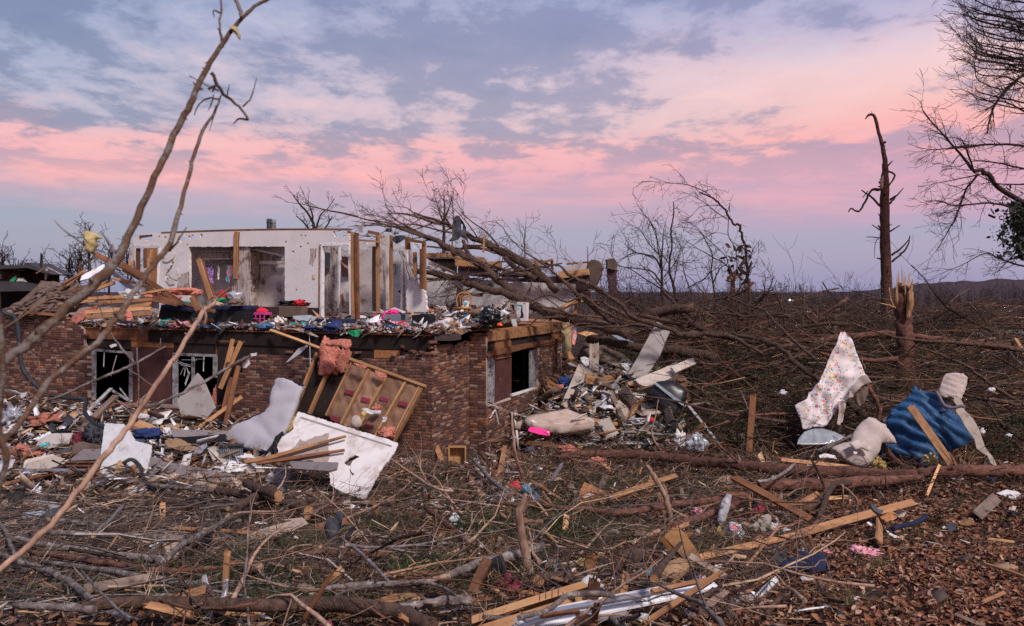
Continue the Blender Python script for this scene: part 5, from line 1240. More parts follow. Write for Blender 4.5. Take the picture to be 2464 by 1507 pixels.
def mkst(c,d,L,r0,rs,K=6,bend=.12,wob=.03):
 """gently crooked sticks through centres c along d"""
 N=len(c); t=np.linspace(-.5,.5,K); u=unit(np.cross(d,rs.normal(0,1,(N,3)))); v=np.cross(d,u)
 b=rs.normal(0,bend,N)*L; P_=c[:,None]+d[:,None]*(t[None,:,None]*L[:,None,None])+u[:,None]*((b[:,None]*(.25-t**2)[None]))[:,:,None]*2
 w_=np.cumsum(rs.normal(0,1,(N,K,2)),1)*wob*L[:,None,None]; w_ -= w_.mean(1,keepdims=True)
 P_=P_+u[:,None]*w_[:,:,:1]+v[:,None]*w_[:,:,1:]
 return P_,np.maximum(.0022,r0[:,None]*(1-.75*(t+.5))[None])
def brush(name,n,a0,a1,y0,y1,Lr,rr,lift,seed,tilt=.25,ang=None,angs=.5,cols=None,keep=None,kink=2,bend=.12,wob=.03,lp=1.7):
 rs=np.random.RandomState(seed); x,y,a=frustum_pts(n,rs,y0,y1,a0,a1); k=~inh(x,y)
 if keep is not None: k &= keep(a,y,rs)
 x,y=x[k],y[k]; N=len(x); z=tz(x,y)+rs.rand(N)**lp*lift+.02
 an=rs.uniform(0,math.pi,N)
 if ang is not None: an=np.where(rs.rand(N) < .3,an,rs.normal(ang,angs,N))
 ti=rs.normal(0,tilt,N); d=np.stack([np.cos(an)*np.cos(ti),np.sin(an)*np.cos(ti),np.sin(ti)],-1)
 L=Lr[0]+(Lr[1]-Lr[0])*rs.rand(N)**1.8; r0=rr[0]+(rr[1]-rr[0])*rs.rand(N)**2.2
 P_,rd=mkst(np.stack([x,y,z],-1),d,L,r0,rs,6,bend,wob)
 # nothing sinks under the soil
 g=tz(P_[...,0].ravel(),P_[...,1].ravel()).reshape(P_.shape[:2]); P_[...,2]=np.maximum(P_[...,2],g+.012)
 cl=np.array(cols)[rs.randint(0,len(cols),N)]*rs.choice([.4,.7,1,1.35],(N,1)); Ps,Rs,Cs=[P_],[rd],[cl]
 for q in range(kink):
  i=rs.randint(0,N,int(N*.8)); t=rs.randint(1,5,len(i)); s_=P_[i,t]; dd=unit(unit(P_[i,-1]-P_[i,0])+rs.normal(0,.45,(len(i),3)))
  l=L[i]*rs.uniform(.12,.45,len(i)); p2,r2=mkst(s_+dd*(l/2)[:,None],dd,l,np.maximum(rd[i,t]*.55,.0025),rs,6,.1,.04); Ps.append(p2); Rs.append(r2); Cs.append(cl[i])
 return tubes_np(np.concatenate(Ps),np.concatenate(Rs),np.concatenate(Cs),name)
grey=[(.13,.10,.088),(.24,.19,.165),(.09,.058,.045),(.32,.27,.24),(.05,.032,.026),(.16,.09,.06)]
warm=[(.24,.12,.07),(.36,.21,.12),(.12,.058,.036),(.06,.03,.022),(.46,.31,.20),(.16,.10,.075),(.09,.045,.03)]
dk=[(.075,.045,.036),(.12,.07,.052),(.05,.03,.026),(.17,.11,.085)]
PK=lambda a,y,r: (a > 1690) | (y > 25.5)
L_=lambda a,y,r: a < 900+r.normal(0,120,len(a))
brush('brushwood',2600,-80,900,8,15.5,(.5,2.8),(.004,.018),.10,1,.08,.0,.22,grey,L_,2,.06,.015)
brush('brushwood',1200,-80,900,8,15.5,(.4,1.6),(.003,.012),.14,2,.16,None,1,grey+warm,None,2,.12,.03)
brush('brushwood',2600,600,1950,7.6,19,(.3,1.7),(.003,.014),.18,3,.2,None,1,warm+grey[:2],None,3,.16,.03)
brush('brushwood',2200,300,2100,7,17,(.2,.9),(.002,.007),.22,4,.3,None,1,warm,None,2,.2,.04)
brush('brushwood',700,1700,2520,7.5,17,(.15,.8),(.002,.007),.10,5,.12,None,1,warm,lambda a,y,r: r.rand(len(a)) < np.clip((y-7)/8,.15,1),1,.2,.04)
brush('brushwood',420,-80,2000,7.6,17,(.6,2.6),(.010,.024),.42,13,.16,None,1,warm+grey+[(.30,.20,.14),(.2,.15,.13)],None,3,.12,.02)
brush('brushwood',1800,1250,2600,16,21,(.3,1.8),(.003,.014),.3,6,.35,None,1,warm+dk,None,3,.14,.03)
brush('brushwood',3200,1400,2650,20,30,(.6,3.4),(.005,.028),1.3,7,.28,2.75,.6,dk+warm[:3]+grey[:1],PK,3,.10,.02,1.2)
brush('brushwood',1800,1400,2650,20,28,(.4,1.8),(.003,.010),1.4,8,.5,None,1,warm+dk,PK,2,.14,.03,1.2)
brush('brushwood',3000,1380,2700,27,52,(.8,4.4),(.008,.034),1.3,9,.3,3.0,.6,dk,None,3,.10,.02,1.3)
brush('brushwood',2600,1380,2150,25.6,34,(.5,2.4),(.003,.013),2.0,12,.6,None,1,[(.26,.18,.13),(.1,.06,.045),(.06,.035,.028),(.04,.025,.02)],None,2,.14,.03,1.2)
brush('brushwood',2000,1500,2900,50,130,(1.5,6),(.015,.07),1.7,10,.35,3.0,.7,dk,None,3,.10,.03,1.3)
brush('brushwood',1500,-80,1300,14.5,22,(.3,1.6),(.003,.012),.35,11,.3,None,1,grey+warm,None,2,.14,.03)
# ------------------------------------------------------------------ torn cedar and pine greenery
def greens(n,spots,seed,h=.16,size=1.0,cols=((.028,.045,.014),(.042,.065,.018),(.018,.028,.01),(.06,.07,.022),(.08,.065,.03),(.05,.062,.018))):
 rs=np.random.RandomState(seed); B=[]
 for (px_,py_,sx_,sy_,wt) in spots:
  g=G(px_,py_); m=int(n*wt); x=g.x+rs.normal(0,sx_*g.y/FPX,m); y=g.y+rs.normal(0,sy_,m); B.append(np.stack([x,y],-1))
 B=np.concatenate(B); B=B[~inh(B[:,0],B[:,1])]; N=len(B); p=np.stack([B[:,0],B[:,1],tz(B[:,0],B[:,1])+rs.rand(N)*h],-1)
 d=unit(np.stack([rs.normal(0,1,N),rs.normal(0,1,N),rs.uniform(-.3,.7,N)],-1)); L=rs.uniform(.10,.28,N)*size; t=np.linspace(0,1,9)
 C=(p[:,None]+d[:,None]*(L[:,None]*t[None])[:,:,None]); C=np.repeat(C,2,1).reshape(-1,3); D=np.repeat(d,18,0)
 D=unit(D*.8+rs.normal(0,.55,D.shape))*rs.uniform(.03,.065,(len(D),1))*size; K=np.repeat(np.array(cols)[rs.randint(0,len(cols),N)]*rs.uniform(.6,1.4,(N,1)),18,0)*rs.uniform(.7,1.3,(len(D),1))
 w_=unit(np.cross(D,rs.normal(0,1,D.shape)))*.0036*size
 return tri_stuff('evergreen_sprays',np.stack([C-w_,C+w_,C+D+w_*.2,C+D*.6-w_*1.3],1),K,[(0,1,2),(0,2,3)],4,M['needle'])
greens(9000,[(960,1200,90,.6,.12),(1050,1160,60,.5,.06),(700,1330,60,.6,.10),(560,1400,90,.5,.10),(1330,1250,90,.6,.12),(1400,1300,70,.5,.09),(1150,1290,80,.5,.08),(900,1290,70,.4,.06),(1150,1400,120,.5,.07),(1500,1180,200,.8,.08),
    (400,1440,150,.3,.06),(1650,1110,180,.9,.05),(1650,1330,80,.4,.03),(650,1180,80,.5,.03),(720,1480,120,.2,.04),(1000,1380,60,.4,.04)],21)
greens(3200,[(1750,930,160,1.5,.3),(1600,900,100,1.5,.2),(1950,900,200,2,.25),(2300,880,180,2,.25),(1800,1050,160,.8,.15),(2440,1110,40,.4,.04)],22,1.0,1.9,((.045,.055,.02),(.03,.035,.016),(.06,.055,.025)))
# ------------------------------------------------------------------ splinters, chips, torn paper and crumbs strewn everywhere
def chips(name,n,a0,a1,y0,y1,sz,cols,seed,lift=.12,keep=None,thick=.012,surf=None,shp=(.12,.2,.35,.6,.9)):
 rs=np.random.RandomState(seed)
 if surf: c=surf(rs,n)
 else:
  x,y,a=frustum_pts(n,rs,y0,y1,a0,a1); k=~inh(x,y)
  if keep: k &= keep(a,y,rs)
  x,y=x[k],y[k]; c=np.stack([x,y,tz(x,y)+rs.rand(len(x))**2*lift+.015],-1)
 N=len(c); L=rs.uniform(.3,1.3,N)*sz*rs.choice([.6,1,1,1.5],N); w_=L*rs.choice(shp,N); t=thick*rs.uniform(.5,1.5,N)
 th=rs.uniform(0,6.28,N); t1,t2=rs.normal(0,.45,N),rs.normal(0,.5,N)
 u=np.stack([np.cos(th)*np.cos(t1),np.sin(th)*np.cos(t1),np.sin(t1)],-1); v=unit(np.stack([-np.sin(th)*np.cos(t2),np.cos(th)*np.cos(t2),np.sin(t2)],-1)); nn=unit(np.cross(u,v))
 base=np.array([(-.5,-.5),(.5,-.5),(.5,.1),(.2,.5),(-.5,.5)])[None]*np.ones((N,1,1))+rs.uniform(-.22,.22,(N,5,2))
 sk=rs.uniform(-.5,.5,(N,1)); base[...,0] += base[...,1]*sk*.5
 R_=c[:,None]+u[:,None]*(base[...,:1]*L[:,None,None])+v[:,None]*(base[...,1:]*w_[:,None,None])
 V=np.concatenate([R_+nn[:,None]*(t/2)[:,None,None],R_-nn[:,None]*(t/2)[:,None,None]],1)
 F=[(0,1,2),(0,2,3),(0,3,4),(7,6,5),(8,7,5),(9,8,5)]+[f for i in range(5) for f in ((i,i+5,(i+1) % 5),((i+1) % 5,i+5,(i+1) % 5+5))]
 cl=np.array(cols)[rs.randint(0,len(cols),N)]*rs.uniform(.7,1.2,(N,1))
 return tri_stuff(name,V,cl,F,10,M['scrap'])
woodc=[(.42,.25,.14),(.30,.16,.085),(.46,.30,.18),(.20,.11,.065),(.52,.38,.27),(.26,.18,.13)]
whitec=[(.72,.70,.72),(.60,.56,.55),(.50,.44,.40),(.66,.63,.68)]
mixd=woodc+whitec+[(.30,.27,.27),(.05,.05,.06),(.40,.30,.24),(.12,.11,.12)]
brn=[(.20,.11,.075),(.12,.07,.05),(.28,.2,.16),(.09,.06,.05)]
rt=lambda q: (lambda a,y,r: r.rand(len(a)) < np.where(a < 1900,1,q))
chips('wood_splinters',2600,-60,2500,7,19,.19,woodc+brn,31,.25,rt(.3),shp=(.06,.1,.16,.3))
chips('torn_scraps',1300,-60,2500,7.5,20,.11,mixd+brn,32,.25,rt(.35))
chips('plaster_crumbs',2600,-60,640,15.5,24,.30,whitec+mixd+brn+brn,33,.4,shp=(.1,.25,.5,.7))
chips('plaster_crumbs',1300,640,1250,14.5,20,.14,mixd+brn+[(.14,.06,.045)]*6,34,.2)
chips('plaster_crumbs',2600,1240,1640,20.5,26,.34,whitec+mixd+brn+brn,35,.7,shp=(.1,.25,.5,.7))
chips('brick_rubble',900,850,1250,15.8,20.5,.17,[(.14,.06,.045),(.2,.09,.06),(.10,.04,.03),(.3,.2,.16)],39,.15,thick=.06,shp=(.5,.7,.4))
chips('torn_scraps',600,1500,2600,24,90,.5,[(.5,.48,.5),(.35,.32,.34),(.3,.25,.24),(.45,.28,.16),(.6,.6,.64)]+brn,36,.9,shp=(.1,.2,.4))
chips('torn_scraps',420,1500,2600,60,220,1.0,[(.5,.5,.54),(.4,.38,.4),(.3,.3,.36)],37,.8,shp=(.1,.2,.4))
chips('torn_scraps',350,1700,2500,19,24,.12,mixd,38,.8)
# larger limbs one can tell apart in the flattened treetops
rl=random.Random(303)
for q in range(215):
 y=rl.uniform(20.5,40) if q < 110 else rl.uniform(40,80) if q < 150 else rl.uniform(21,28); a=rl.uniform(1420,2560) if q < 150 else rl.uniform(1440,2000); x=(a-CW/2)/FPX*y
 if bool(inh(np.array([x]),np.array([y]))[0]) or (a < 1700 and y < 25.5): continue
 L=rl.uniform(2,5.5); an=rl.gauss(2.85,.5); ti=rl.gauss(.12,.22); d=Vector((math.cos(an)*math.cos(ti),math.sin(an)*math.cos(ti)*.6,math.sin(ti))).normalized(); r0=rl.uniform(.022,.075)*(1 if q < 110 or q >= 150 else 1.6)
 c=Vector((x,y,tzf(x,y)+rl.uniform(.3,1.25 if q < 150 else 1.7))); mb=MB()
 twig(mb,c-d*(L/2),d,L,r0,rl,2,6,8,.28,-.01,4,.8,mn=.005,bias=Vector((-.6,0,.1)))
 km='bark' if rl.random() < .6 else 'bark_red'; o=mb.build('fallen_limb',M[km]); o['label']=f"{'stout' if r0 > .06 else 'thin' if r0 < .035 else 'bare'} {MC[km]} limb, {'rising' if ti > .2 else 'sagging' if ti < -.05 else 'level'}, {near(c)}"; o['category']='fallen limb'; o['group']='limbs in the flattened treetops'

for q in range(34):     # crowns thrown on their sides, their twigs still raised
 a,y=(rl.uniform(1400,1960) if q < 24 else rl.uniform(1900,2560)),rl.uniform(25.6,31); x=(a-CW/2)/FPX*y; c=Vector((x,y,tzf(x,y)+.4)); r0=rl.uniform(.04,.08); mb=MB()
 d=Vector((rl.gauss(-.75,.5),rl.uniform(-.4,.2),rl.uniform(.1,.5))).normalized(); twig(mb,c,d,rl.uniform(2.6,4.2) if q < 24 else rl.uniform(1.6,2.4),r0,rl,2,5,8,.3,0,6,.8,mn=.006,bias=Vector((-.3,0,.2)))
 km=rl.choice(['bark','bark','bark_red','bark_dark']); o=mb.build('thrown_treetop',M[km]); o['label']=f"{'big' if r0 > .06 else 'small'} {MC.get(km, 'dark')} branching crown with raised twigs {near(c+Vector((0, 0, 1)))}"; o['category']='fallen crown'; o['group']='tree crowns thrown on their sides'
# ------------------------------------------------------------------ what lies on the open upper floor
def mound():
 mb=MB(); na,nb_=150,60
 vs=[]; 
 for j in range(nb_+1):
  b=.08+6.2*j/nb_
  for i in range(na+1):
   a=-17+17.35*i/na
   n=noise.noise(Vector((a*1.7,b*1.7,0)))*.05+noise.noise(Vector((a*6,b*6,2)))*.035
   vs.append(H(a,b,FZ+.012+.07*min(b,5)*(1 if j > 1 else .3)+max(-.01,n*(1 if j > 0 else .15))))
 fs=[(j*(na+1)+i,j*(na+1)+i+1,(j+1)*(na+1)+i+1,(j+1)*(na+1)+i) for j in range(nb_) for i in range(na)]
 mb.add(vs,fs,smooth=True); return mb.build('plaster_dust',M['scrap2'],kind='stuff')
M['scrap2']=mk('rubble_dust',(.30,.21,.17),(.14,.085,.065),30,(1,1,1),.95,.8,dirt=(.5,.46,.44),dsc=9,dlo=.56,dhi=.64,rnd=0)
mound()
def fsurf(a0,a1,b0,b1):
 def f(r,n):
  a,b=r.uniform(a0,a1,n),b0+(b1-b0)*r.rand(n)**1.4
  return np.array(C0)[None]+np.array(HA)[None]*a[:,None]+np.array(HB)[None]*b[:,None]+np.array([[0,0,1]])*(FZ+.03+.07*b+r.rand(n)**2*.12)[:,None]
 return f
col6=whitec+mixd+brn+brn+[(.35,.06,.06),(.05,.08,.2),(.06,.18,.2),(.14,.06,.045),(.2,.09,.06),(.03,.03,.04)]
chips('floor_litter',1500,0,0,0,0,.24,col6,51,surf=fsurf(-12,.3,.06,2.4))
chips('floor_litter',900,0,0,0,0,.09,[(.2,.09,.06),(.3,.2,.15),(.5,.45,.42),(.14,.08,.06)],52,surf=fsurf(-4.2,.35,.03,.7),thick=.03)
chips('floor_litter',900,0,0,0,0,.26,col6,53,surf=fsurf(-3.5,.4,.5,6))
# bed base and mattress edges
def FP(pt,pitch=0,yaw=-22.4,dy=0.0): p=FG(pt); return Plane(p+Vector((0,dy,0)),yaw,pitch)
bed=PN('bed_base','long black bed base with navy mattress edges lying beneath the closets','bed',kB(372,940,382,905,600,908,690,960,1180,945,1165,1068,700,1085,345,1072),FP(kB(700,1085)[0]),'blackfab',.5,sp=.4,rag=.005)
panel('mattress',kB(376,885,520,888,605,893,660,930,655,960,380,935),FP(kB(520,1085)[0],dy=-.05),.45,M['navy'],puff=.03,parent=bed)
panel('mattress',kB(815,898,1190,896,1205,925,1190,955,820,955),FP(kB(950,1085)[0],dy=-.05),.45,M['navy'],puff=.03,parent=bed)
# magenta basket
pl_=FP(kB(1235,1085)[0],5); bk=PN('laundry_basket','magenta plastic lattice basket heaped with bottles on the upper floor','basket',kB(1125,968,1345,958,1343,985,1128,995),pl_,'magenta',.30,sp=1)
for q in range(6):
 x=1132+q*41; panel('basket_bar',kB(x,990,x+10,990,x+8,1080,x,1080),pl_,.012,M['magenta'],parent=bk,off=.15)
for y in (1025,1055,1078): panel('basket_bar',kB(1130,y,1340,y-8,1340,y,1132,y+8),pl_,.012,M['magenta'],parent=bk,off=.147)
panel('basket_back',kB(1135,990,1335,985,1330,1075,1150,1080),pl_,.01,M['blackfab'],parent=bk,off=-.1)
LP('bottle','pale bottle slanting out of the magenta basket','bottle',kB,(1160,915,1215,990),'white',FG,.8,.2)
LP('red_toy','red and orange toy lying on top of the magenta basket','toy',kB,(1225,915,1335,985),'red',Y=FG(kB(1280,1085)[0]).y,dp=.5,amp=.4)
LP('orange_scrap','small orange plastic piece at the right rim of the magenta basket','scrap',kB,(1280,960,1330,990),'orange',Y=FG(kB(1280,1085)[0]).y-.15,dp=.5)
def cloth(lab,k,a,mat,name='garment',cat='garment',dp=.9,amp=.7,fq=2.6,ridge=.12,**kw): return LP(name,lab,cat,k,a,mat,kw.pop('base',FG),dp,amp,fq,kw.pop('sub',4),ridge,**kw)
cloth('bright blue crumpled garment left of the magenta basket',kB,(825,1045,945,1085),'darkblue'); cloth('red folded garment just left of the magenta basket',kB,(1030,1040,1140,1075),'red')
cloth('peach crumpled cloth beside the blue garment',kB,(930,1035,1030,1085),'tancloth'); cloth('white torn shell of paper right of the magenta basket',kB,(1390,1008,1500,1090),'paperwhite','crumpled_paper','paper')
PN('brown_case','brown cabinet side standing behind the black backpack','cabinet',kB(1480,898,1695,905,1692,1005,1470,1000),FP(kB(1580,1060)[0]),'cushion',.25)
cloth('black backpack with a green cord on the floor before the brown cabinet',kB,(1465,925,1640,1040),'blackfab','backpack','backpack'); 
mb=MB(); pts=[P(*kB(x,y)[0],FG(kB(1600,1040)[0]).y-.25) for x,y in ((1590,940),(1615,930),(1635,950),(1630,985),(1615,1000))]; mb.tube(*smooth_pts(pts,[.008]*5),5); o=mb.build('cord',M['green']); o['label']='bright green cord looped on the black backpack'; o['category']='cord'
cloth('black and red suitcase lying open on the brown cabinet',kB,(1440,845,1690,905),'blackfab','suitcase','suitcase',Y=FG(kB(1580,1060)[0]).y+.2); cloth('red lining folded out of the black suitcase',kB,(1590,845,1690,895),'red','lining','cloth',Y=FG(kB(1580,1060)[0]).y)
PN('storage_box','cloudy clear plastic storage box on the upper floor','box',kB(1605,1010,1780,1000,1785,1055,1640,1078,1612,1050),FP(kB(1700,1078)[0],20),'clear',.25)
cloth('navy jeans heaped along the floor edge below the corner posts',kB,(1815,1028,2185,1110),'navy'); cloth('white shirt bunched at the floor edge',kB,(1885,1060,2045,1130),'paperwhite'); cloth('lime green rag at the floor edge',kB,(1700,1072,1820,1102),'green')
cloth('small blue cloth beside the storage box',kB,(1640,1050,1760,1085),'denim')
for (x0,y0,x1,y1,m_2,lab) in ((110,1040,240,1095,'teal','teal shirt in the heap left of the hot pink clothes'),(200,1060,330,1130,'charcoal','slate grey shirt at the front of the clothes heap'),(300,1075,450,1135,'denim','blue grey shirt below the grey bin'),(-10,1040,90,1110,'navy','dark navy shirt at the foot of the corner post'),(60,1080,170,1125,'purple','dull lilac cloth in the clothes heap'),(240,1095,320,1130,'teal','small dark teal cloth at the heap edge'),(150,1050,200,1085,'greycloth','grey rag tucked in the clothes heap')):
 cloth(lab,kC,(x0,y0,x1,y1),m_2)
PN('plastic_bag','green and white plastic bag drooping over the floor edge','plastic bag',kC(0,1140,135,1125,110,1198,60,1195,20,1170),FP(kC(60,1150)[0],0,dy=-.25),'green',.01,amp=.03,fq=12,fold=.02)
PN('storage_bin','grey plastic storage bin between the hot pink clothes and the black cube','bin',kC(395,975,550,985,545,1060,500,1090,400,1090,380,1060),FP(kC(460,1090)[0]),'greybin',.4)
PN('dark_plastic','dark bin edge beside the grey storage bin','bin lid',kC(505,975,556,985,550,1060,510,1050),FP(kC(530,1090)[0],dy=-.22),'charcoal',.02)
cloth('hot pink jacket spilling down the left of the grey bin',kC,(328,960,395,1085),'hotpink',name='jacket'); cloth('hot pink sleeve lying over the rim of the grey bin',kC,(385,938,480,985),'hotpink',Y=FG(kC(430,1090)[0]).y-.1,name='jacket_sleeve')
PN('hot_pink_pillow','flat hot pink oval pillow at the floor edge','pillow',kC(440,1110,470,1070,520,1045,560,1055,578,1090,560,1120,520,1132,460,1122),FP(kC(520,1130)[0],35),'hotpink',.04,puff=.04)
PN('gable_frame','white gable shaped board propped above the grey bin','board',kC(335,965,450,915,560,960,540,972,450,930,345,975),FP(kC(450,1090)[0],dy=.2),'white',.05)
# plush toy: pink head on a tan body
pt=thing('plush_toy',FG(kC(680,975)[0]),'pink headed plush toy slumped on a tan cushion beside the torn wall','plush toy')
LP('body',None,None,kC,(600,890,765,975),'tancloth',FG,.6,.2,parent=pt); LP('head',None,None,kC,(610,850,700,920),'pinkcloth',Y=FG(kC(680,975)[0]).y-.1,dp=.8,amp=.15,parent=pt); LP('ear',None,None,kC,(575,875,605,905),'maroon',Y=FG(kC(680,975)[0]).y-.05,parent=pt); LP('eye',None,None,kC,(640,868,665,895),'blackfab',Y=FG(kC(680,975)[0]).y-.35,parent=pt)
PN('black_bag','square black fabric cube between the pink pillow and the chair','storage cube',kC(650,985,790,975,815,1000,812,1075,700,1098,655,1085),FP(kC(720,1098)[0]),'blackfab',.35)
PN('pink_folder','pale pink folder lying right of the black cube','folder',kC(865,1020,965,1015,950,1050,870,1055),FP(kC(920,1055)[0],40),'pinkcloth',.02)
LP('artificial_flowers','orange artificial flowers behind the black cube','flowers',kC,(760,925,830,970),'orange',FG,.6,.9,3); LP('teal_tin','dark teal tin among wire scrolls behind the flowers','tin',kC,(782,880,850,930),'teal',FG,.6,.3)
cloth('white crumpled sheet of paper left of the flowers',kC,(580,1000,650,1070),'paperwhite'); cloth('black plastic bag slumped left of the chair',kC,(985,978,1130,1048),'bagblack','plastic_bag','plastic bag'); cloth('royal blue cloth under the chair',kC,(1165,1035,1270,1072),'darkblue')
cloth('big shiny black rubbish bag right of the wooden chair',kC,(1262,905,1465,1085),'bagblack','rubbish_bag','rubbish bag',amp=.45,ridge=.2); cloth('olive grey duffel bag left of the white carton',kC,(1480,980,1640,1090),'cushion','duffel_bag','bag')
PN('white_carton','small white box tipped on edge behind the duffel bag','box',kC(1450,985,1490,938,1545,975,1510,1025,1460,1030),FP(kC(1500,1050)[0]),'paperwhite',.2)
PN('white_card','small pair of white cards at the floor edge below the duffel bag','card',kC(1572,1025,1618,1025,1618,1058,1626,1060,1625,1098,1585,1095,1582,1060,1572,1058),FP(kC(1600,1095)[0]),'paperwhite',.01)
LP('toy_tangle','orange, yellow and green toy at the floor edge','toy',kC,(1435,1065,1490,1095),'orange',FG,.6,.8,3)
# Windsor chair
def chair():
 b=FG(kC(1120,1030)[0]); Yc=b.y; px=lambda x,y,d=0: P(*kC(x,y)[0],Yc+d)
 t=thing('windsor_chair',b,'wooden hoop-back chair standing upright on the wrecked floor','chair')
 m_=MB(); m_.tube(*smooth_pts([px(1058,915,.2),px(1045,840,.22),px(1070,785,.24),px(1118,768,.25),px(1170,790,.24),px(1190,840,.22),px(1175,915,.2)],[.016]*7),8); m_.build('back_hoop',M['chairwood'],t)
 for x,yt in ((1078,795),(1098,778),(1119,772),(1140,778),(1160,795)):
  m_=MB(); m_.tube([px(1118+(x-1118)*.8,912,.2),px(x,yt,.24)],[.009,.007],6); m_.build('spindle',M['chairwood'],t)
 s_=panel('seat',kC(1048,915,1118,903,1190,915,1185,930,1118,935,1052,930),Plane(px(1118,915),0,0),.42,M['chairwood'],sp=.1,puff=.004,parent=t)
 for a,d in (((1062,928,1056,992),-.15),((1168,928,1178,1032),-.15),((1080,928,1070,985),.2),((1155,928,1162,990),.2)):
  m_=MB(); m_.tube([px(a[0],a[1],d),px(a[2],a[3],d-.05)],[.02,.014],8); m_.build('leg',M['chairwood'],t)
 m_=MB(); m_.tube([px(1068,965,0),px(1170,970,0)],[.01,.01],6); m_.build('stretcher',M['chairwood'],t)
 c=PN('printed_cushion','white card with a teal picture leaning on the chair back','cushion',kC(1100,905,1125,848,1165,862,1160,915,1110,912),Plane(px(1130,905,.05),8,8),'paperwhite',.03)
 panel('print',kC(1112,872,1128,862,1158,872,1140,885,1135,908,1122,905,1125,888),Plane(px(1130,905,-.0),8,8),.004,M['teal'],parent=c)
chair()
# the appliance carton with its printed picture
pv=FP(kC(1680,1045)[0],2)
cb=PN('appliance_carton','tall white carton printed with a black upright vacuum at the floor edge','carton',kC(1637,860,1730,866,1722,1045,1633,1038),pv,'paperwhite',.16)
panel('print_blue',kC(1640,888,1682,890,1681,906,1640,903),pv,.002,M['cyan'],parent=cb,off=.082)
panel('print_picture',kC(1680,895,1686,895,1689,950,1700,985,1697,1012,1668,1018,1660,1008,1676,990,1672,955),pv,.002,M['blackfab'],parent=cb,off=.082)
panel('print_red',kC(1700,872,1716,873,1716,884,1700,883),pv,.002,M['red'],parent=cb,off=.082)
for (a,b_) in ((kC(1643,925,1658,925,1658,932,1643,932),'charcoal'),(kC(1643,980,1655,980,1655,990,1643,990),'greybin')): panel('print_symbol',a,pv,.002,M[b_],parent=cb,off=.082)
# yellow towel and tie-dye hanging at the right corner, cream board above
pr=Plane(P(*kC(2060,1030)[0],25.2),20,0)
PN('cream_board','cream curved cushion back standing at the floor corner','board',kC(1930,1025,1940,950,1960,915,2020,920,2060,960,2060,1030),Plane(P(*kC(2000,1030)[0],25.6),10,0),'cream',.06,bend=.03)
PN('cream_cloth','long cream towel hanging down from the floor corner','towel',kC(2045,1030,2110,1040,2130,1060,2140,1150,2148,1340,2090,1365,2080,1200,2045,1140,2060,1090),pr,'cream',.02,fold=.04,ffq=16,fdir=(1,.1),amp=.03)
PN('tie_dye_cloth','tie-dyed cloth hanging on the branches beside the cream towel','cloth',kC(2135,1000,2185,990,2190,1100,2195,1190,2178,1280,2150,1270,2150,1180,2135,1100),Plane(P(*kC(2160,1100)[0],24.6),0,0),'tiedye',.015,fold=.03,ffq=22)
PN('white_board_scrap','short pale board wedged behind the cream towel','board',kC(2018,995,2050,975,2130,1050,2110,1062),Plane(P(*kC(2080,1020)[0],25),10,0),'greyboard',.03)
# grey curtain and rags in the fallen tree
PN('grey_curtain','grey cloth hanging in strips from the lower fallen limb','cloth',kC(1050,630,1135,640,1132,700,1112,705,1105,860,1085,900,1035,905,1045,760,1055,690),Plane(P(*kC(1080,700)[0],25.4),0,0),'greycloth',.03,fold=.04,ffq=14,fdir=(1,.05))
PN('grey_rag','small grey rag snagged at the middle of the lower fallen limb','rag',kC(1335,690,1380,680,1398,710,1385,750,1350,735),Plane(P(*kC(1360,710)[0],24.6),0,0),'greycloth',.02,amp=.03,fq=9)
PN('dark_tarpaulin','dark slate tarp draped high over the fallen limbs','tarpaulin',kC(1020,60,1045,30,1075,45,1110,95,1138,150,1135,215,1150,250,1162,295,1120,255,1085,235,1060,265,1000,285,970,282,1010,235,1000,170,1005,110),Plane(P(*kC(1070,150)[0],26.8),0,0),'charcoal',.02,fold=.09,ffq=7,amp=.09,fq=3,fdir=(1,.15),holes=[kC(1088,110,1105,120,1102,175,1090,165)])
PN('grey_rag','slate grey cloth draped over the top plate beside the posts','cloth',kC(440,235,500,222,555,225,540,260,500,295,460,300,435,270),hplaneB(2.4),'charcoal',.03,fold=.05,ffq=10,amp=.04)
LP('grey_bundle','grey tin and rag left on the top plate','bundle',kC,(360,150,420,190),'charcoal',Y=24,dp=.6); LP('grey_bundle','blue grey plastic wad on the plate above the hall','bundle',kC,(445,168,490,215),'greybin',Y=24,dp=.6); LP('grey_bundle','dark junction box on the top plate left of the hall','box',kC,(180,200,225,240),'greymetal',Y=23.5,dp=.6)
PN('paper_scrap','cream card sticking up over the hall ceiling','card',kC(108,125,145,125,148,198,112,196),hplaneB(2.9),'creamboard',.02)
PN('roof_board','thin upright splintered board stuck in the fallen limbs','board',kC(1305,220,1325,222,1312,390,1290,388),Plane(P(*kC(1305,380)[0],25.3),0,0),'lumber',.05)
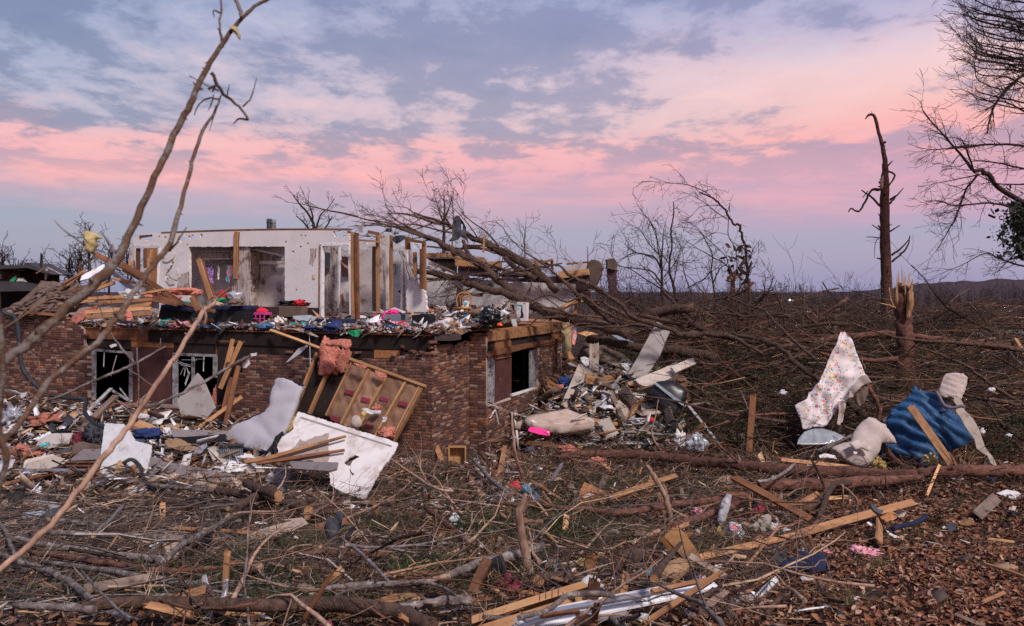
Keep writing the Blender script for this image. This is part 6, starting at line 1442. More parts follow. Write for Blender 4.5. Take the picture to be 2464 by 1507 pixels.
# timber at the floor corner
BD('timber','stout orange timber slanting up behind the cream board','timber',kC,(2025,935,2225,845),38,'lumber',.08,Y=(25,25.4)); BD('timber','upright timber standing beside the tie-dyed cloth','timber',kC,(2180,990,2215,690),30,'lumber',.07,Y=(25.5,26)); BD('timber','thin dark upright board in the far white room','timber',kC,(1815,800,1825,685),18,'lumber_old',.04,Y=(27,27))
mb=MB(); mb.tube(*smooth_pts([P(*p,24.7) for p in kC(1665,1090,1685,1180,1690,1300,1695,1500)]+[P(*kF(862,900)[0],24.7)],[.012]*5),5); mb.tube([P(*kC(1640,1070)[0],24.9),P(*kC(1665,1090)[0],24.7)],[.012,.012],4); o=mb.build('rope',M['rope']); o['label']='blue and yellow rope hanging in front of the side window'; o['category']='rope'
mb=MB(); mb.tube(*smooth_pts([P(*p,WYd(p,-.1)) for p in kE(738,60,728,110,730,200,735,390)],[.009]*4),5); o=mb.build('cable',M['white']); o['label']='thin white cable dangling before the black sheathing'; o['category']='cable'
# ---- the collapsed roof end on the left
rp=random.Random(61)
def LB(lab,k,a,wpx,mat,Y=(23.5,23.5),t=.05,cat='rafter',**kw): return BD('rafter',lab,cat,k,a,wpx,mat,t,Y=Y,up=(0,-1,.3),rag=.04,**kw)
roof=[]
for i,(a,w_,m_2,Y_,lab) in enumerate((
 ((905,405,1350,600),50,'lumber_old',(22.6,22),'upper red-brown rafter sloping down from the near bough'),((1180,500,1750,880),46,'lumber_old',(22,21.2),'long rafter sloping down to the bed base'),((1180,560,1640,800),30,'lumber',(22.1,21.6),'orange rafter lying under the long sloping rafter'),
 ((640,700,810,565),34,'lumber',(24.2,24.5),'short orange rafter pair pointing up at the left of the pile'),((600,690,780,590),20,'lumber_old',(24.1,24.4),'dark lath beside the short orange rafters'),((915,745,1090,680),30,'lumber',(22.5,22.6),'short board in the middle of the roof pile'),((910,720,1040,665),20,'lumber',(22.8,22.8),'short lath above the middle board'),
 ((565,890,900,850),24,'lumber_pale',(22.8,22.5),'pale board jutting from the pile over the brick wall'),((850,830,1200,815),30,'lumber',(22,22),'level board in the lower stack of the roof pile'),((950,870,1480,840),34,'lumber',(21.8,21.4),'broad orange board across the lower stack'),((1200,920,1450,880),36,'lumber',(21.6,21.4),'orange board end right in the lower stack'),
 ((830,960,1440,925),34,'lumber_pale',(21.8,21.3),'pale board second from the bottom of the stack'),((830,1010,1450,975),34,'lumber',(21.8,21.3),'bottom board of the stack over the window'),((1470,830,1700,880),56,'lumber_old',(21.3,21.1),'wide dark board sloping onto the bed base'),((1350,785,1580,745),22,'lumber',(21.5,21.4),'short lath lying over the pink insulation'),
 ((1560,820,1850,900),26,'lumber_old',(21.3,21.2),'narrow board over the left bed corner'),((1840,820,1900,940),52,'lumber_old',(20.9,20.8),'splintered board standing on the bed base'),((1950,930,2050,950),34,'lumber_old',(20.8,20.8),'short red-brown block on the bed base'),((2040,850,2200,730),16,'lumber_old',(21.6,21.6),'thin lath leaning beside the red box'),
 ((170,1000,420,965),30,'lumber_old',(24.3,23.8),'weathered board along the torn roof edge'),((250,960,560,990),26,'lumber_old',(23.6,23.2),'brown board on top of the left brick wall'),((1330,700,1500,740),30,'lumber_pale',(22,21.9),'pale split board among the rafters'),((1100,640,1300,680),24,'lumber',(22.4,22.3),'rafter stub under the near bough'),((700,760,860,700),24,'lumber_old',(23.6,23.8),'brown lath at the top of the shingle heap'))):
 LB(lab,kA,a,w_,m_2,Y_)
def PL(n,lab,cat,pts,Y,mat,th=.03,yaw=0,pitch=30,**k): return panel(n,pts,Plane(P(*pts[0],Y),yaw,pitch),th,M[mat],label=lab,cat=cat,**k)
PL('roof_slab','grey-white roof panel jutting up behind the shingle heap','roof panel',kA(790,610,1000,500,1010,540,850,640,770,660),24,'white',.05,pitch=20)
PL('roof_slab','grey duct panel sloping under the red-brown rafters','panel',kA(1060,580,1120,575,1300,700,1330,760,1260,770,1150,680),22.6,'greymetal',.06,pitch=20)
LP('bedding','white bedding bundled in the roof pile','bedding',kA,(1140,745,1355,840),'paperwhite',Y=22,dp=.5,sub=4,ridge=.1)
for a,lab,Yd in (((1560,720,1880,800),'dark pink insulation strip draped by the closet wall',22.2),((1370,770,1560,850),'pink insulation wad in the middle of the roof pile',21.7),((950,800,1150,860),'pink insulation roll under the boards',22),((1560,790,1720,860),'pink insulation wad left of the bed base',21.4),((1200,950,1260,1045),'small pink insulation rag hanging from the stack',21.2)):
 LP('insulation',lab,'insulation',kA,a,'pink',Y=Yd,dp=.5,amp=.5,sub=4,ridge=.15)
PL('insulation','hanging flap of pink insulation over the window','insulation',kA(670,1020,850,920,950,890,920,950,830,1010,735,1080),22,'pink',.05,amp=.06,fq=5,pitch=10,rag=.015)
LP('red_box','bright red box by the closet partition','box',kB,(840,748,950,842),'red',Y=22.2,dp=.7,amp=.1); LP('green_bag','green plastic bag just below the red box','plastic bag',kB,(850,822,938,872),'green',Y=21.8,dp=.6,sub=4,ridge=.2); LP('glass_jars','clutch of clear jars beside the red box','jars',kB,(950,755,1075,860),'clear',Y=22.1,dp=.6,amp=.8,fq=3)
LP('wire_rack','dark red-rimmed tray below the clear jars','tray',kB,(950,830,1100,890),'cushion',Y=21.8,dp=.6); LP('teal_rag','dark teal rag at the corner of the bed base','rag',kB,(520,855,600,890),'teal',Y=21.3,dp=.6,sub=4)
LP('orange_wad','tan cloth heap between red box and bed','cloth',kB,(800,860,900,900),'tancloth',Y=21.4,dp=.6,sub=4)
# shingle heap on the left end
mb=MB()
vs=[]; n1,n2=60,24
out=kA(60,960,160,900,300,800,440,720,600,690,760,700,850,800,700,900,560,960,420,990,200,990)
rheap=panel('roof_heap',out,Plane(P(*kA(300,960)[0],24.2),-20,45),.3,M['shingle'],amp=.12,fq=2,sp=.12,rag=.05,label='heap of torn brown roof shingles sliding off the left corner',cat='roof heap')
for q in range(70):
 x,y=rp.uniform(120,860),0; lo=np.interp(x,[60,200,440,600,860],[955,880,735,690,780]); y=rp.uniform(lo,np.interp(x,[60,400,860],[980,985,860]))
 p=on_plane(*kA(x,y)[0],P(*kA(300,960)[0],23.95),Plane((0,0,0),-20,45).n); w_=rp.uniform(.25,.5)
 m4=Matrix.Translation(p) @ (Matrix.Rotation(rad(-20+rp.uniform(-40,40)),4,'Z') @ Matrix.Rotation(rad(-45+90+rp.uniform(-35,25)),4,'X'))
 m4=Matrix.Translation(p) @ Matrix.Rotation(rad(-20+rp.uniform(-40,40)),4,'Z') @ Matrix.Rotation(rad(rp.uniform(5,50)),4,'X')
 me=plankmesh(w_,w_*rp.uniform(.4,.9),.025,rp,.04); me.name='shingle'
 link('shingle',me,M['shingle'],rheap,mw=m4)
# ---- distant ruined house at the far left
dh=thing('distant_house',P(60,715,58),'dark distant ruined house at the far left with a low sagging roof','house')
def dp(nm,pts,Y,mat,th=.2,**k): return panel(nm,pts,Plane(P(*pts[0],Y),0,0),th,M[mat],parent=dh,**k)
dp('roof',kA(-60,512,340,515,380,490,450,530,600,600,590,610,450,560,380,540,-60,560),58,'darkroof',3)
dp('wall',kA(-60,558,200,560,200,690,-60,690),59,'brownboard',.3); dp('wall',kA(200,550,420,540,420,690,200,690),59.5,'tar',.3); dp('wall',kA(420,560,560,600,560,680,420,690),59,'tar',.3)
dp('window',kA(-10,595,18,595,18,640,-10,640),58.6,'greyframe',.1); dp('fascia',kA(0,545,100,520,95,530,0,556),57.8,'lumber',.1); dp('fascia',kA(80,548,240,556,240,562,80,556),57.8,'lumber',.1); dp('fascia',kA(460,528,600,598,596,604,456,535),56.2,'greyboard',.1); dp('fascia',kA(345,585,430,535,432,543,350,592),56.2,'lumber',.1)
PN('green_tarp','small green tarp sagging from the distant ruined house','tarpaulin',kA(90,660,155,605,158,640,125,675),PY(kA(90,660)[0],57),'green',.05); PN('torn_sheet','pale torn sheet hanging at the distant ruined house','sheet',kA(428,570,445,535,458,560,445,650,430,645),PY(kA(428,570)[0],57),'greyboard',.05)
LP('grey_heap','pale heap under the green tarp of the distant house','heap',kA,(150,630,240,690),'greyboard',Y=57)
BD('utility_pole','thin utility pole above the distant house roof','pole',kA,(398,400,392,510),10,'bark_dark',.15,Y=(57,57)); mb=MB(); mb.tube([P(*kA(400,410)[0],57),P(*kA(480,510)[0],57)],[.03,.03],3); o=mb.build('guy_wire',M['bark_dark']); o['label']='guy wire slanting from the thin utility pole'; o['category']='wire'
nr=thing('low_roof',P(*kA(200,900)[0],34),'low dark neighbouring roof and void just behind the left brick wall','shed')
panel('roof',kA(-80,690,300,690,450,720,380,780,-80,790),Plane(P(*kA(100,740)[0],34),0,10),1.2,M['darkroof'],parent=nr); panel('wall',kA(-80,785,380,780,300,900,-80,960),Plane(P(*kA(100,860)[0],35),0,0),.3,M['black'],parent=nr)  # black wall sheet stands in for the dark void under the roof

rg5=random.Random(55)
for q in range(46):
 a,b=rg5.uniform(-8.5,-.2),rg5.uniform(.12,1.6); w_=rg5.uniform(.12,.34); me=lumpmesh('garment',w_,w_*.8,w_*rg5.uniform(.2,.45),.8,2.6,rg5,3,ridge=.1)
 m1=rg5.choice(['navy','charcoal','greycloth','denim','tancloth','paperwhite','teal','blackfab','maroon','cream','cushion','pinkcloth','darkblue'])
 link('garment',me,M[m1],mw=Matrix.Translation(H(a,b,FZ+.08+.07*b)) @ Matrix.Rotation(rg5.uniform(0,3),4,'Z'),label=f"{'small' if w_ < .22 else 'large'} crumpled {MC[m1]} garment {near(H(a, b, FZ))}",cat='garment',group='crumpled clothes along the floor edge')
# ------------------------------------------------------------------ logs and snapped branches in the foreground
def log(name,lab,k,a,mat,cat='log',sides=10,lift=0.0,ends=None,knots=4,tw=0,twL=.6,lev=1,jit=.12,rng=R,rs=1.0):
 n=len(a)//3; pts,rr=[],[]; lift += .20
 for i in range(n):
  p=k(a[i*3],a[i*3+1])[0]; g=G(p[0],p[1],.08+lift); r=a[i*3+2]*k.s*g.y/FPX*rs; g=G(p[0],p[1],r*.8+lift); pts.append(g); rr.append(a[i*3+2]*k.s*g.y/FPX*rs)
 pts,rr=smooth_pts(pts,rr,5); pts=[p+rvec(rng)*min(rr[i]*jit,.03) if 0 < i < len(pts)-1 else p for i,p in enumerate(pts)]
 mb=MB(); mb.tube(pts,rr,sides,endm=1 if ends else None,wob=.13)
 for q in range(knots):
  i=rng.randrange(1,len(pts)-1); d=(rvec(rng)+Vector((0,-.3,.6))).normalized(); L=rr[i]*rng.uniform(1.2,2.2); mb.tube([pts[i],pts[i]+d*L],[rr[i]*.4,rr[i]*.15],5)
 if not tw:
  o=mb.build(name,[M[mat],M[ends or 'endgrain']]); o['label']=lab; o['category']=cat; return o
 t=thing(name,pts[0],lab,cat); mb.build('trunk',[M[mat],M[ends or 'endgrain']],t); tb=MB()
 for q in range(tw):
  i=rng.randrange(1,len(pts)-1); d=((pts[i]-pts[i-1]).normalized()*.7+rvec(rng)*.5+Vector((0,0,.3))).normalized()
  twig(tb,pts[i],d,twL*rng.uniform(.4,1.3),max(.004,rr[i]*.3),rng,lev,3,5,.3,0,3,.7,mn=.0022)
 tb.build('twigs',M[mat],t,kind='stuff'); return t
LG=lambda lab,k,a,mat,**kw: log(kw.pop('name','log'),lab,k,a,mat,**kw)
LG('grey-barked log curving down at the lower left, under the greenish plank',kG1,[-60,900,22,60,930,24,185,980,24,400,1040,26,560,1120,28,700,1230,28,800,1310,26],'bark_grey')
LG('long reddish peeled log, middle of the left foreground',kG1,[255,890,22,500,920,26,800,965,28,1100,1015,28,1400,1050,26,1700,1030,16,2000,1000,10],'bark_red',tw=3)
LG('long grey log ending in a cut face beside the black bucket',kG1,[-40,740,16,100,765,17,400,830,22,700,870,26,1000,915,29,1250,940,33,1410,970,34],'bark_grey',ends='endgrain',tw=3)
LG('grey mottled log running below the reddish peeled log',kG1,[380,975,20,800,1030,24,1100,1080,27,1400,1130,30,1700,1170,27,1790,1240,18],'bark_grey',knots=7)
LG('short grey log at the lower left corner butting the great trunk',kG1,[120,1330,28,500,1352,32,790,1372,36],'bark_grey')
LG('great dark furrowed trunk across the bottom left of the foreground',kG1,[680,1345,40,1200,1305,52,1700,1310,54,2200,1335,56,2640,1320,60,3040,1350,74,3350,1400,72,3620,1500,60],'bark',sides=14,knots=5)
LG('dark grey log lying under the twigs above the fallen leaf patch',kG1,[400,722,22,760,742,23,1200,755,25,1540,775,27],'bark_grey')
LG('short grey round log just right of the near slanting branch',kG1,[480,618,18,700,645,19,900,672,18],'bark_grey',tw=2)
LG('sawn log with a pale oval end pointing left in the log heap',kG1,[1812,376,29,2000,400,38,2200,432,40,2330,450,38],'bark',ends='endgrain',lift=.10)
LG('thick stub leaning up to the right in the log heap',kG1,[1975,525,32,2100,450,36,2290,355,32],'bark',ends='bark',lift=.2)
LG('long slim log at the back of the heap reaching left',kG1,[1270,330,20,1500,350,18,1700,372,15,1900,400,14],'bark_grey',ends='endgrain',lift=.05)
LG('low sawn log at the left end of the heap',kG1,[1215,480,23,1400,462,25,1650,500,28,1910,525,22],'bark',ends='endgrain')
LG('thick sawn log with a round orange face turned to the viewer',kG1,[2062,312,37,2180,360,40,2330,410,40],'bark',ends='endgrain',lift=.3)
LG('sawn log at the right of the heap with its cut end to the left',kG2,[215,475,26,330,500,44,440,545,46],'bark',ends='endgrain',lift=.05)
LG('ringed sawn log end facing the viewer right of the heap',kG2,[428,592,33,520,555,38,610,530,34],'bark',ends='endgrain')
LG('slim sawn log under the leaning stub',kG1,[2295,518,14,2180,520,17,2060,530,18],'bark',ends='endgrain')
LG('thin sawn pole behind the leaning stub',kG1,[2370,435,10,2250,410,14,2120,395,14],'bark',ends='endgrain',lift=.15)
LG('grey diagonal branch rising right from the tan rag to the heap',kG1,[1400,935,26,1520,830,28,1650,760,27,1800,675,24,1950,585,20],'bark_grey',lift=.1,tw=3)
LG('white-tipped dead pole lying right of the grey diagonal branch',kG1,[1950,570,8,2100,548,10,2330,548,6],'bare',lift=.2)
LG('short grey diagonal branch in the left twig heap',kG1,[780,752,19,900,640,18,1040,490,15],'bark_grey',lift=.1,ends='endgrain')
LG('grey branch at the far left edge sloping to the corner',kG1,[-10,640,14,50,720,16,90,830,16,130,920,14],'bark_grey',lift=.1)
LG('thin grey rod slanting through the greenish plank',kG1,[680,1040,8,820,1200,10,950,1330,12,1060,1420,12,1150,1450,8],'bark_grey',lift=.25)
LG('brown crooked branch left of the centre cedar patch',kG2,[330,905,18,600,888,21,900,912,22,1050,905,23,1200,812,22,1290,722,15,1500,640,9],'bark_red',tw=6)
LG('straight grey branch dropping to the pink fluff',kG2,[720,775,12,880,900,15,1020,1040,17,1120,1150,12],'bark_grey',lift=.2)
LG('lichen-spotted log with a snapped end passing behind the bare snag',kG2,[560,1195,22,850,1165,25,1200,1150,22,1450,1130,25,1650,1070,34,1850,985,36,2100,930,42,2400,850,40],'bark_grey',ends='split',lift=.05,knots=8)
LG('thin arching branch below the lichen-spotted log',kG2,[670,1250,11,800,1200,13,1100,1160,16,1400,1142,16,1550,1180,15,1690,1260,11],'bark_grey',lift=.12)
LG('short rough log by the cardboard square',kG2,[1180,1350,28,1290,1340,35,1550,1305,42,1800,1290,44],'bark_grey')
LG('reddish log sloping down right behind the white plastic strips',kG2,[1420,510,24,1600,660,24,1790,825,14],'bark_red',lift=.1)
LG('tan crooked branch arching from the white panel over the brick rubble',kG2,[1060,60,7,1130,110,9,1300,230,12,1500,350,12,1650,378,10],'bare',lift=.35)
LG('pale trunk sloping down left of the red cloth',kG2,[1810,110,12,1900,200,16,2000,310,20,2120,400,18],'bark_grey',lift=.1)
LG('long reddish main log across the middle of the yard',kG3,[380,100,16,460,80,24,600,66,32,900,70,37,1250,90,39,1500,122,41,1860,152,44,2240,195,46,2640,212,50,3100,235,44,3390,240,40],'bark_red',sides=14,knots=9,tw=8,twL=.9)
LG('thicker reddish log continuing to the right edge',kG4,[1560,225,34,1750,215,48,2050,210,52,2300,205,48,2700,215,48],'bark_red',sides=12)
LG('second reddish log lying just in front of the main one',kG4,[235,345,40,500,330,50,900,322,55,1300,290,42,1600,255,20],'bark_red',sides=12,tw=4)
LG('thin reddish log curving across behind the plywood piece',kG3,[-200,470,18,150,498,20,450,522,23,630,530,24,900,562,28,1200,512,29,1500,472,30,1800,440,30,1960,430,26],'bark_red',knots=8,tw=5)
LG('reddish log running up right under the mesh sleeve',kG3,[1350,665,24,1600,592,28,1800,520,29,1960,430,22,2010,380,16],'bark_red')
LG('curved root-like limb bending down below the second reddish log',kG4,[1020,310,20,880,320,28,800,400,28,770,500,24,730,600,18],'bark',lift=.1)
LG('rough brown log short of the curved root-like limb',kG4,[620,520,34,700,490,40,800,470,36],'bark',ends='split')
LG('forked grey branch leaning on the main log',kG4,[210,298,12,330,280,14,430,230,15,530,150,12],'bark_grey',lift=.3)
LG('white-barked branch lying over the twin bottom beams',kG3,[60,1440,26,130,1415,24,300,1370,22,400,1300,23,470,1248,22,650,1235,26,860,1245,26],'bark_grey',lift=.32)
LG('round furrowed log chunk behind the white cap',kG3,[860,1010,46,950,940,62,1090,905,60],'bark',lift=.0,sides=14,ends='bark')
LG('dark log behind the black cloth with a broken face',kG3,[225,1130,50,360,1100,50,500,1090,44],'bark',sides=12,ends='split')
LG('dark branch propped against the tan cushion',kG3,[1410,815,16,1300,950,28,1190,1110,34],'bark',lift=.3,ends='split')
LG('thin twisted twig arch before the cedar patch',kG3,[220,770,8,380,850,12,460,960,11,505,1080,8],'bark',lift=.15)
# standing snags and leaning sticks
def stand(name,lab,k,a,base,mat='bare',sides=10,cat='snag',dY=0,rs=1.0,extra=()):
 g=G(*k(*base)[0]); mb=MB()
 for s_ in (a,)+tuple(extra): limb(mb,k,s_,g.y+dY,g.y,sides,jit=.12,rs=rs)
 o=mb.build(name,M[mat]); o['label']=lab; o['category']=cat; return o
stand('bare_snag','pale barkless forked snag standing at the centre foreground',kG2,[2260,400,12,2240,460,26,2200,560,33,2215,700,37,2245,850,37,2280,1000,40,2315,1165,40],(2315,1165),extra=([2305,415,8,2270,480,18,2225,560,20],[2200,570,14,2160,600,12,2140,625,6]),dY=-.1)
stand('snapped_stake','tall splintered stick leaning over the orange plank in mid yard',kG3,[1125,160,10,1180,240,22,1240,340,22,1290,440,26,1320,560,24,1335,680,20],(1335,680),'bare',extra=([1270,320,6,1290,380,12,1280,440,16],[1290,500,10,1350,540,12,1410,570,10,1560,640,8,1780,770,7]))
stand('dark_pole','thin dark reddish pole standing before the side wall',kG3,[0,-20,8,40,120,11,80,240,11,105,320,9],(105,400),'bark_red')
stand('thin_stake','slim whitish stake propped on the brick pier',kF,[432,755,8,415,900,12,410,1040,12,385,1190,8],(385,1190),'bare',dY=.5); stand('thin_stake','slim crooked white twig at the foot of the brick pier',kF,[410,1050,6,440,1140,9,455,1240,7],(455,1240),'bare')
stand('thin_stake','crooked tan twig standing before the stained foam',kF,[768,945,8,770,1060,12,785,1180,12,790,1290,14,830,1400,10,860,1500,8],(860,1500),'bare')
stand('thin_stake','bent thin twig in front of the stained foam',kF,[1070,985,5,1110,1010,7,1150,1080,8,1160,1180,7],(1160,1220),'bark'); stand('thin_stake','white forked twig before the black drum heap',kF,[2000,840,4,1975,980,6,1945,1130,8,2020,1260,7,2150,1360,6],(2150,1360),'bare')
stand('thin_stake','thin upright brown stub in front of the pale board',kR,[370,1115,14,365,1180,16,385,1290,16,400,1360,16],(400,1360),'bark_red'); stand('thin_stake','grey twig leaning beside the upright orange board',kR,[75,820,5,120,930,7,170,1050,8,215,1180,8,220,1320,6],(220,1340),'bark_grey',sides=6)
stand('thin_stake','short dark twig standing against the second reddish log',kG4,[655,90,8,720,200,12,770,320,12,780,450,12,770,600,8],(770,600),'bark'); stand('thin_stake','pale stake rising before the curved root-like limb',kG4,[930,320,8,935,450,9,935,570,9],(935,570),'bare',sides=6)
stand('thin_stake','pale forked stick beside the pale stake',kG4,[905,315,5,980,370,8,1050,450,9,1055,530,9],(1055,530),'bare',sides=6); stand('thin_stake','dark twig upright behind the torn board T',kG4,[1290,250,6,1300,350,7,1310,430,6],(1310,440),'bark',sides=6)
stand('leaning_log','broken brown log propped below the floral sheet',kR,[915,855,20,960,900,34,1050,980,34,1150,1055,30],(1150,1290),'bark',extra=(),dY=.1)
stand('leaning_log','smooth limb holding up the right of the floral sheet',kR,[1140,760,14,1170,820,20,1225,920,20,1245,1000,20,1230,1085,18],(1230,1330),'bark_red'); stand('leaning_log','knotty branch crossing the lower left of the pillow',kR,[580,1395,18,700,1350,20,800,1305,20,900,1255,18,1015,1205,14],(700,1420),'bark_grey',dY=-.1)
stand('leaning_log','short dark branch lying over the blue tarp edge',kR,[1260,1090,16,1340,1040,18,1415,1005,14],(1340,1330),'bark_grey'); stand('leaning_log','thin branch poking at the middle of the blue tarp',kR,[1380,1220,10,1470,1150,12,1555,1095,9],(1400,1380),'bark'); stand('leaning_log','curved limb between the pillow and the blue tarp',kR,[1265,1275,22,1320,1340,24,1400,1430,24,1500,1490,22],(1500,1490),'bark_red')
stand('leaning_log','branch with a yellow fluff tip before the orange plank',kR,[1560,1200,10,1620,1290,16,1680,1380,16,1780,1440,16],(1780,1450),'bark_red')
# ------------------------------------------------------------------ boards and timbers
BD('beam','long sawn beam at the bottom centre with nails along its edge','beam',kG3,(-330,1480,575,1190),62,'lumber_pale',.14,l=(.06,.22),rag=.05)
BD('beam','lower split beam lying against the nailed beam','beam',kG3,(-420,1620,560,1310),84,'lumber',.12,l=(.02,.1),rag=.05)
for q in range(4):
 p=G(*kG3(230+q*52,1262-q*14)[0],.36); mb=MB(); mb.tube([p-Vector((0,.01,.03)),p+Vector((.0,-.04,.04))],[.004,.004],5); mb.build('nail',M['charcoal'],label='bent dark nail sticking out of the long sawn beam',cat='nail',group='nails in the long sawn beam')
BD('board','very long tan board lying diagonally over the leaves at right','board',kG4,(-560,1010,560,745),58,'lumber',.04,l=(.05,.10),rag=.03); BD('board','upper half of the long tan board, ending in a square cut','board',kG4,(560,740,1525,470),66,'lumber',.04,l=(.08,.2),rag=.01)
BD('board','short tan board standing out below the long tan board','board',kG4,(1232,815,1238,640),96,'lumber',.03,l=(.03,.14),up=(0,-1,.2),rag=.03)
BD('board','splintered red-brown timber crossing before the second log','timber',kG4,(30,270,700,640),62,'lumber_old',.06,l=(.55,.05),rag=.06); BD('board','thin pale lath under the crossing red-brown timber','lath',kG4,(240,400,560,590),16,'lumber_pale',.03,l=(.25,.03))
BD('board','pale wedge of board right of the crossing timber','board',kG4,(550,500,725,400),48,'lumber',.03,l=(.05,.12),rag=.02); BD('board','thin tan board lying along the top of the main log','board',kG4,(420,115,1000,180),34,'lumber',.03,l=(.32,.2),rag=.02)
BD('board','greenish weathered board at the right slope','board',kG4,(2065,575,2220,430),92,'lumber_grey',.03,l=(.04,.12)); BD('stick','thin yellow lath leaning on the right log','lath',kG4,(1636,412,1740,160),22,'lumber_pale',.03,l=(.03,.35))
BD('board','thin orange lath at the right edge of the leaves','lath',kG4,(2140,990,2460,1095),26,'lumber',.02,l=(.03,.03)); BD('board','small tan splinter board on the lower right leaves','board',kG4,(2105,1308,2280,1230),30,'lumber',.03,l=(.03,.05),rag=.02); BD('board','pale splinter near the right edge above the lath','board',kG4,(2160,780,2360,805),26,'lumber_pale',.02,l=(.04,.03),rag=.02)
BD('board','thin white strip on the lower leaves','strip',kG4,(545,1380,770,1350),14,'white',.015,l=(.04,.05))
BD('board','orange splintered plank resting on the pale siding strips','plank',kG3,(1130,1475,1710,1090),48,'lumber',.05,l=(.03,.42),rag=.08); BD('board','short orange board above the siding strips','board',kG3,(1180,1218,1640,1120),34,'lumber',.04,l=(.22,.26),rag=.03)
BD('board','thin tan board right of the white lettered strip','board',kG3,(1975,1218,2225,1050),34,'lumber',.03,l=(.03,.08),rag=.04); BD('board','red-brown lath behind the white lettered strip','lath',kG3,(2080,1290,2235,1140),24,'lumber_old',.02,l=(.03,.05))
BD('wood_wedge','split wooden wedge standing on the siding strips','wood piece',kG3,(645,1430,690,1155),96,'lumber_old',.09,l=(.05,.36),up=(0,-1,.1),rag=.06); BD('wood_wedge','second split wedge leaning beside the first','wood piece',kG3,(690,1420,712,1340),50,'lumber_old',.06,l=(.2,.3),up=(0,-1,.1),rag=.03)
BD('board','long orange plank in mid yard ending at the wood block','plank',kG3,(815,440,1370,250),46,'lumber',.05,l=(.12,.3)); BD('board','thin red lath under the mid yard plank','lath',kG3,(800,470,1150,385),20,'lumber_old',.03,l=(.05,.1))
PN('wood_block','squared wood block at the lower end of the mid yard plank','wood block',kG3(700,475,755,412,818,415,800,490,730,498),PG(kG3(740,495)[0],20,40),'lumber',.14)
PN('plywood','greyish scored plywood piece lying in mid yard','plywood',kG3(535,480,565,390,605,302,785,385,765,430,690,500,640,508),PG(kG3(640,505)[0],10,50),'osb',.02,rag=.006)
for a,w_,lab,l_ in (((160,288,470,485),22,'thin red-brown lath left of the plywood',(.3,.05)),((255,380,325,480),18,'short tan stick above the thin log',(.1,.1)),((1990,420,1998,545),12,'tiny upright yellow stick by the black cloth',(.25,.03)),((250,705,380,810),18,'tan splinter in the centre cedar patch',(.12,.04)),((1385,690,1475,650),34,'tan board end behind the stained dresser piece',(.2,.25))):
 BD('lath',lab,'lath',kG3,a,w_,'lumber',.02,l=l_,rag=.02)
BD('board','greenish plank with a pointed end in the left foreground','plank',kG1,(715,1205,1245,1115),84,'lumber_grey',.05,l=(.06,.16),rag=.01); BD('board','long orange board under the twigs left of the white arm board','board',kG1,(1470,690,2170,735),30,'lumber',.04,l=(.12,.12)); BD('board','thin orange lath in the left twig heap','lath',kG1,(1100,408,1300,420),12,'lumber',.02,l=(.15,.15))
BD('stake','splintered upright stake with a metal strap at lower left centre','stake',kG1,(1880,1290,1905,905),46,'lumber',.04,l=(.03,.5),up=(0,-1,.1),rag=.05); PN('metal_strap','bent grey metal strap at the foot of the upright stake','strap',kG1(1870,1120,1915,1110,1900,1270,1820,1370,1760,1470,1710,1507,1720,1460,1790,1350,1858,1250),PG(kG1(1800,1490)[0],0,20,.03),'greymetal',.01,amp=.02,fq=8)
BD('board','splintered orange stick leaning at the bottom left centre','stick',kG2,(405,1440,605,1120),34,'lumber_old',.04,l=(.1,.45),up=(0,-1,.1),rag=.08); BD('board','orange splintered plank end at the very bottom','plank',kG2,(1210,1430,1350,1530),44,'lumber',.04,l=(.22,.05),rag=.03)
BD('stick','thin cream dowel lying in the centre left twigs','dowel',kG2,(595,945,805,1125),14,'creamboard',.02,l=(.15,.08)); BD('board','upright tan board leaning in the yard before the pier','board',kG2,(2030,275,2085,0),42,'lumber',.03,l=(.03,.2),up=(0,-1,.1),rag=.05)
BD('board','narrow brown board upright in the cedar patch','board',kG2,(1040,620,985,455),30,'lumber_old',.03,l=(.03,.3),up=(0,-1,.1),rag=.05)
PN('bark_slab','peeled orange bark slab below the white panel','wood piece',kG2(740,565,860,555,1000,565,960,585,850,595,760,585),PG(kG2(850,590)[0],0,60),'lumber',.03,rag=.01)
BD('board','tan board leaning on the brick corner','board',kE,(1850,1250,1755,1012),42,'lumber',.03,Y=(19.0,19.5),up=(0,-1,.1)); BD('board','upright orange board at left of the floral sheet','board',kR,(145,1360,180,880),54,'lumber_old',.05,Y=(19.6,19.9),up=(0,-1,.05),rag=.05)
# drawer at the brick corner
gd=G(*kE(1920,1205)[0]); dY_=18.7; dr_=thing('drawer',gd,'empty wooden drawer standing on end at the brick corner','drawer'); pd_=lambda y: Plane(P(*kE(1920,1205)[0],y),8,4)
panel('bottom',kE(1852,1012,1985,1010,1985,1160,1852,1160),pd_(dY_+.12),.012,M['drawer'],parent=dr_); panel('front',kE(1848,1160,1990,1162,1990,1205,1850,1202),pd_(dY_),.22,M['lumber_old'],parent=dr_)
panel('side',kE(1846,1008,1858,1008,1858,1160,1848,1160),pd_(dY_),.2,M['drawer'],parent=dr_); panel('side',kE(1978,1010,1990,1010,1990,1160,1980,1160),pd_(dY_),.2,M['drawer'],parent=dr_); panel('side',kE(1848,1004,1990,1004,1988,1014,1850,1014),pd_(dY_),.2,M['drawer'],parent=dr_)
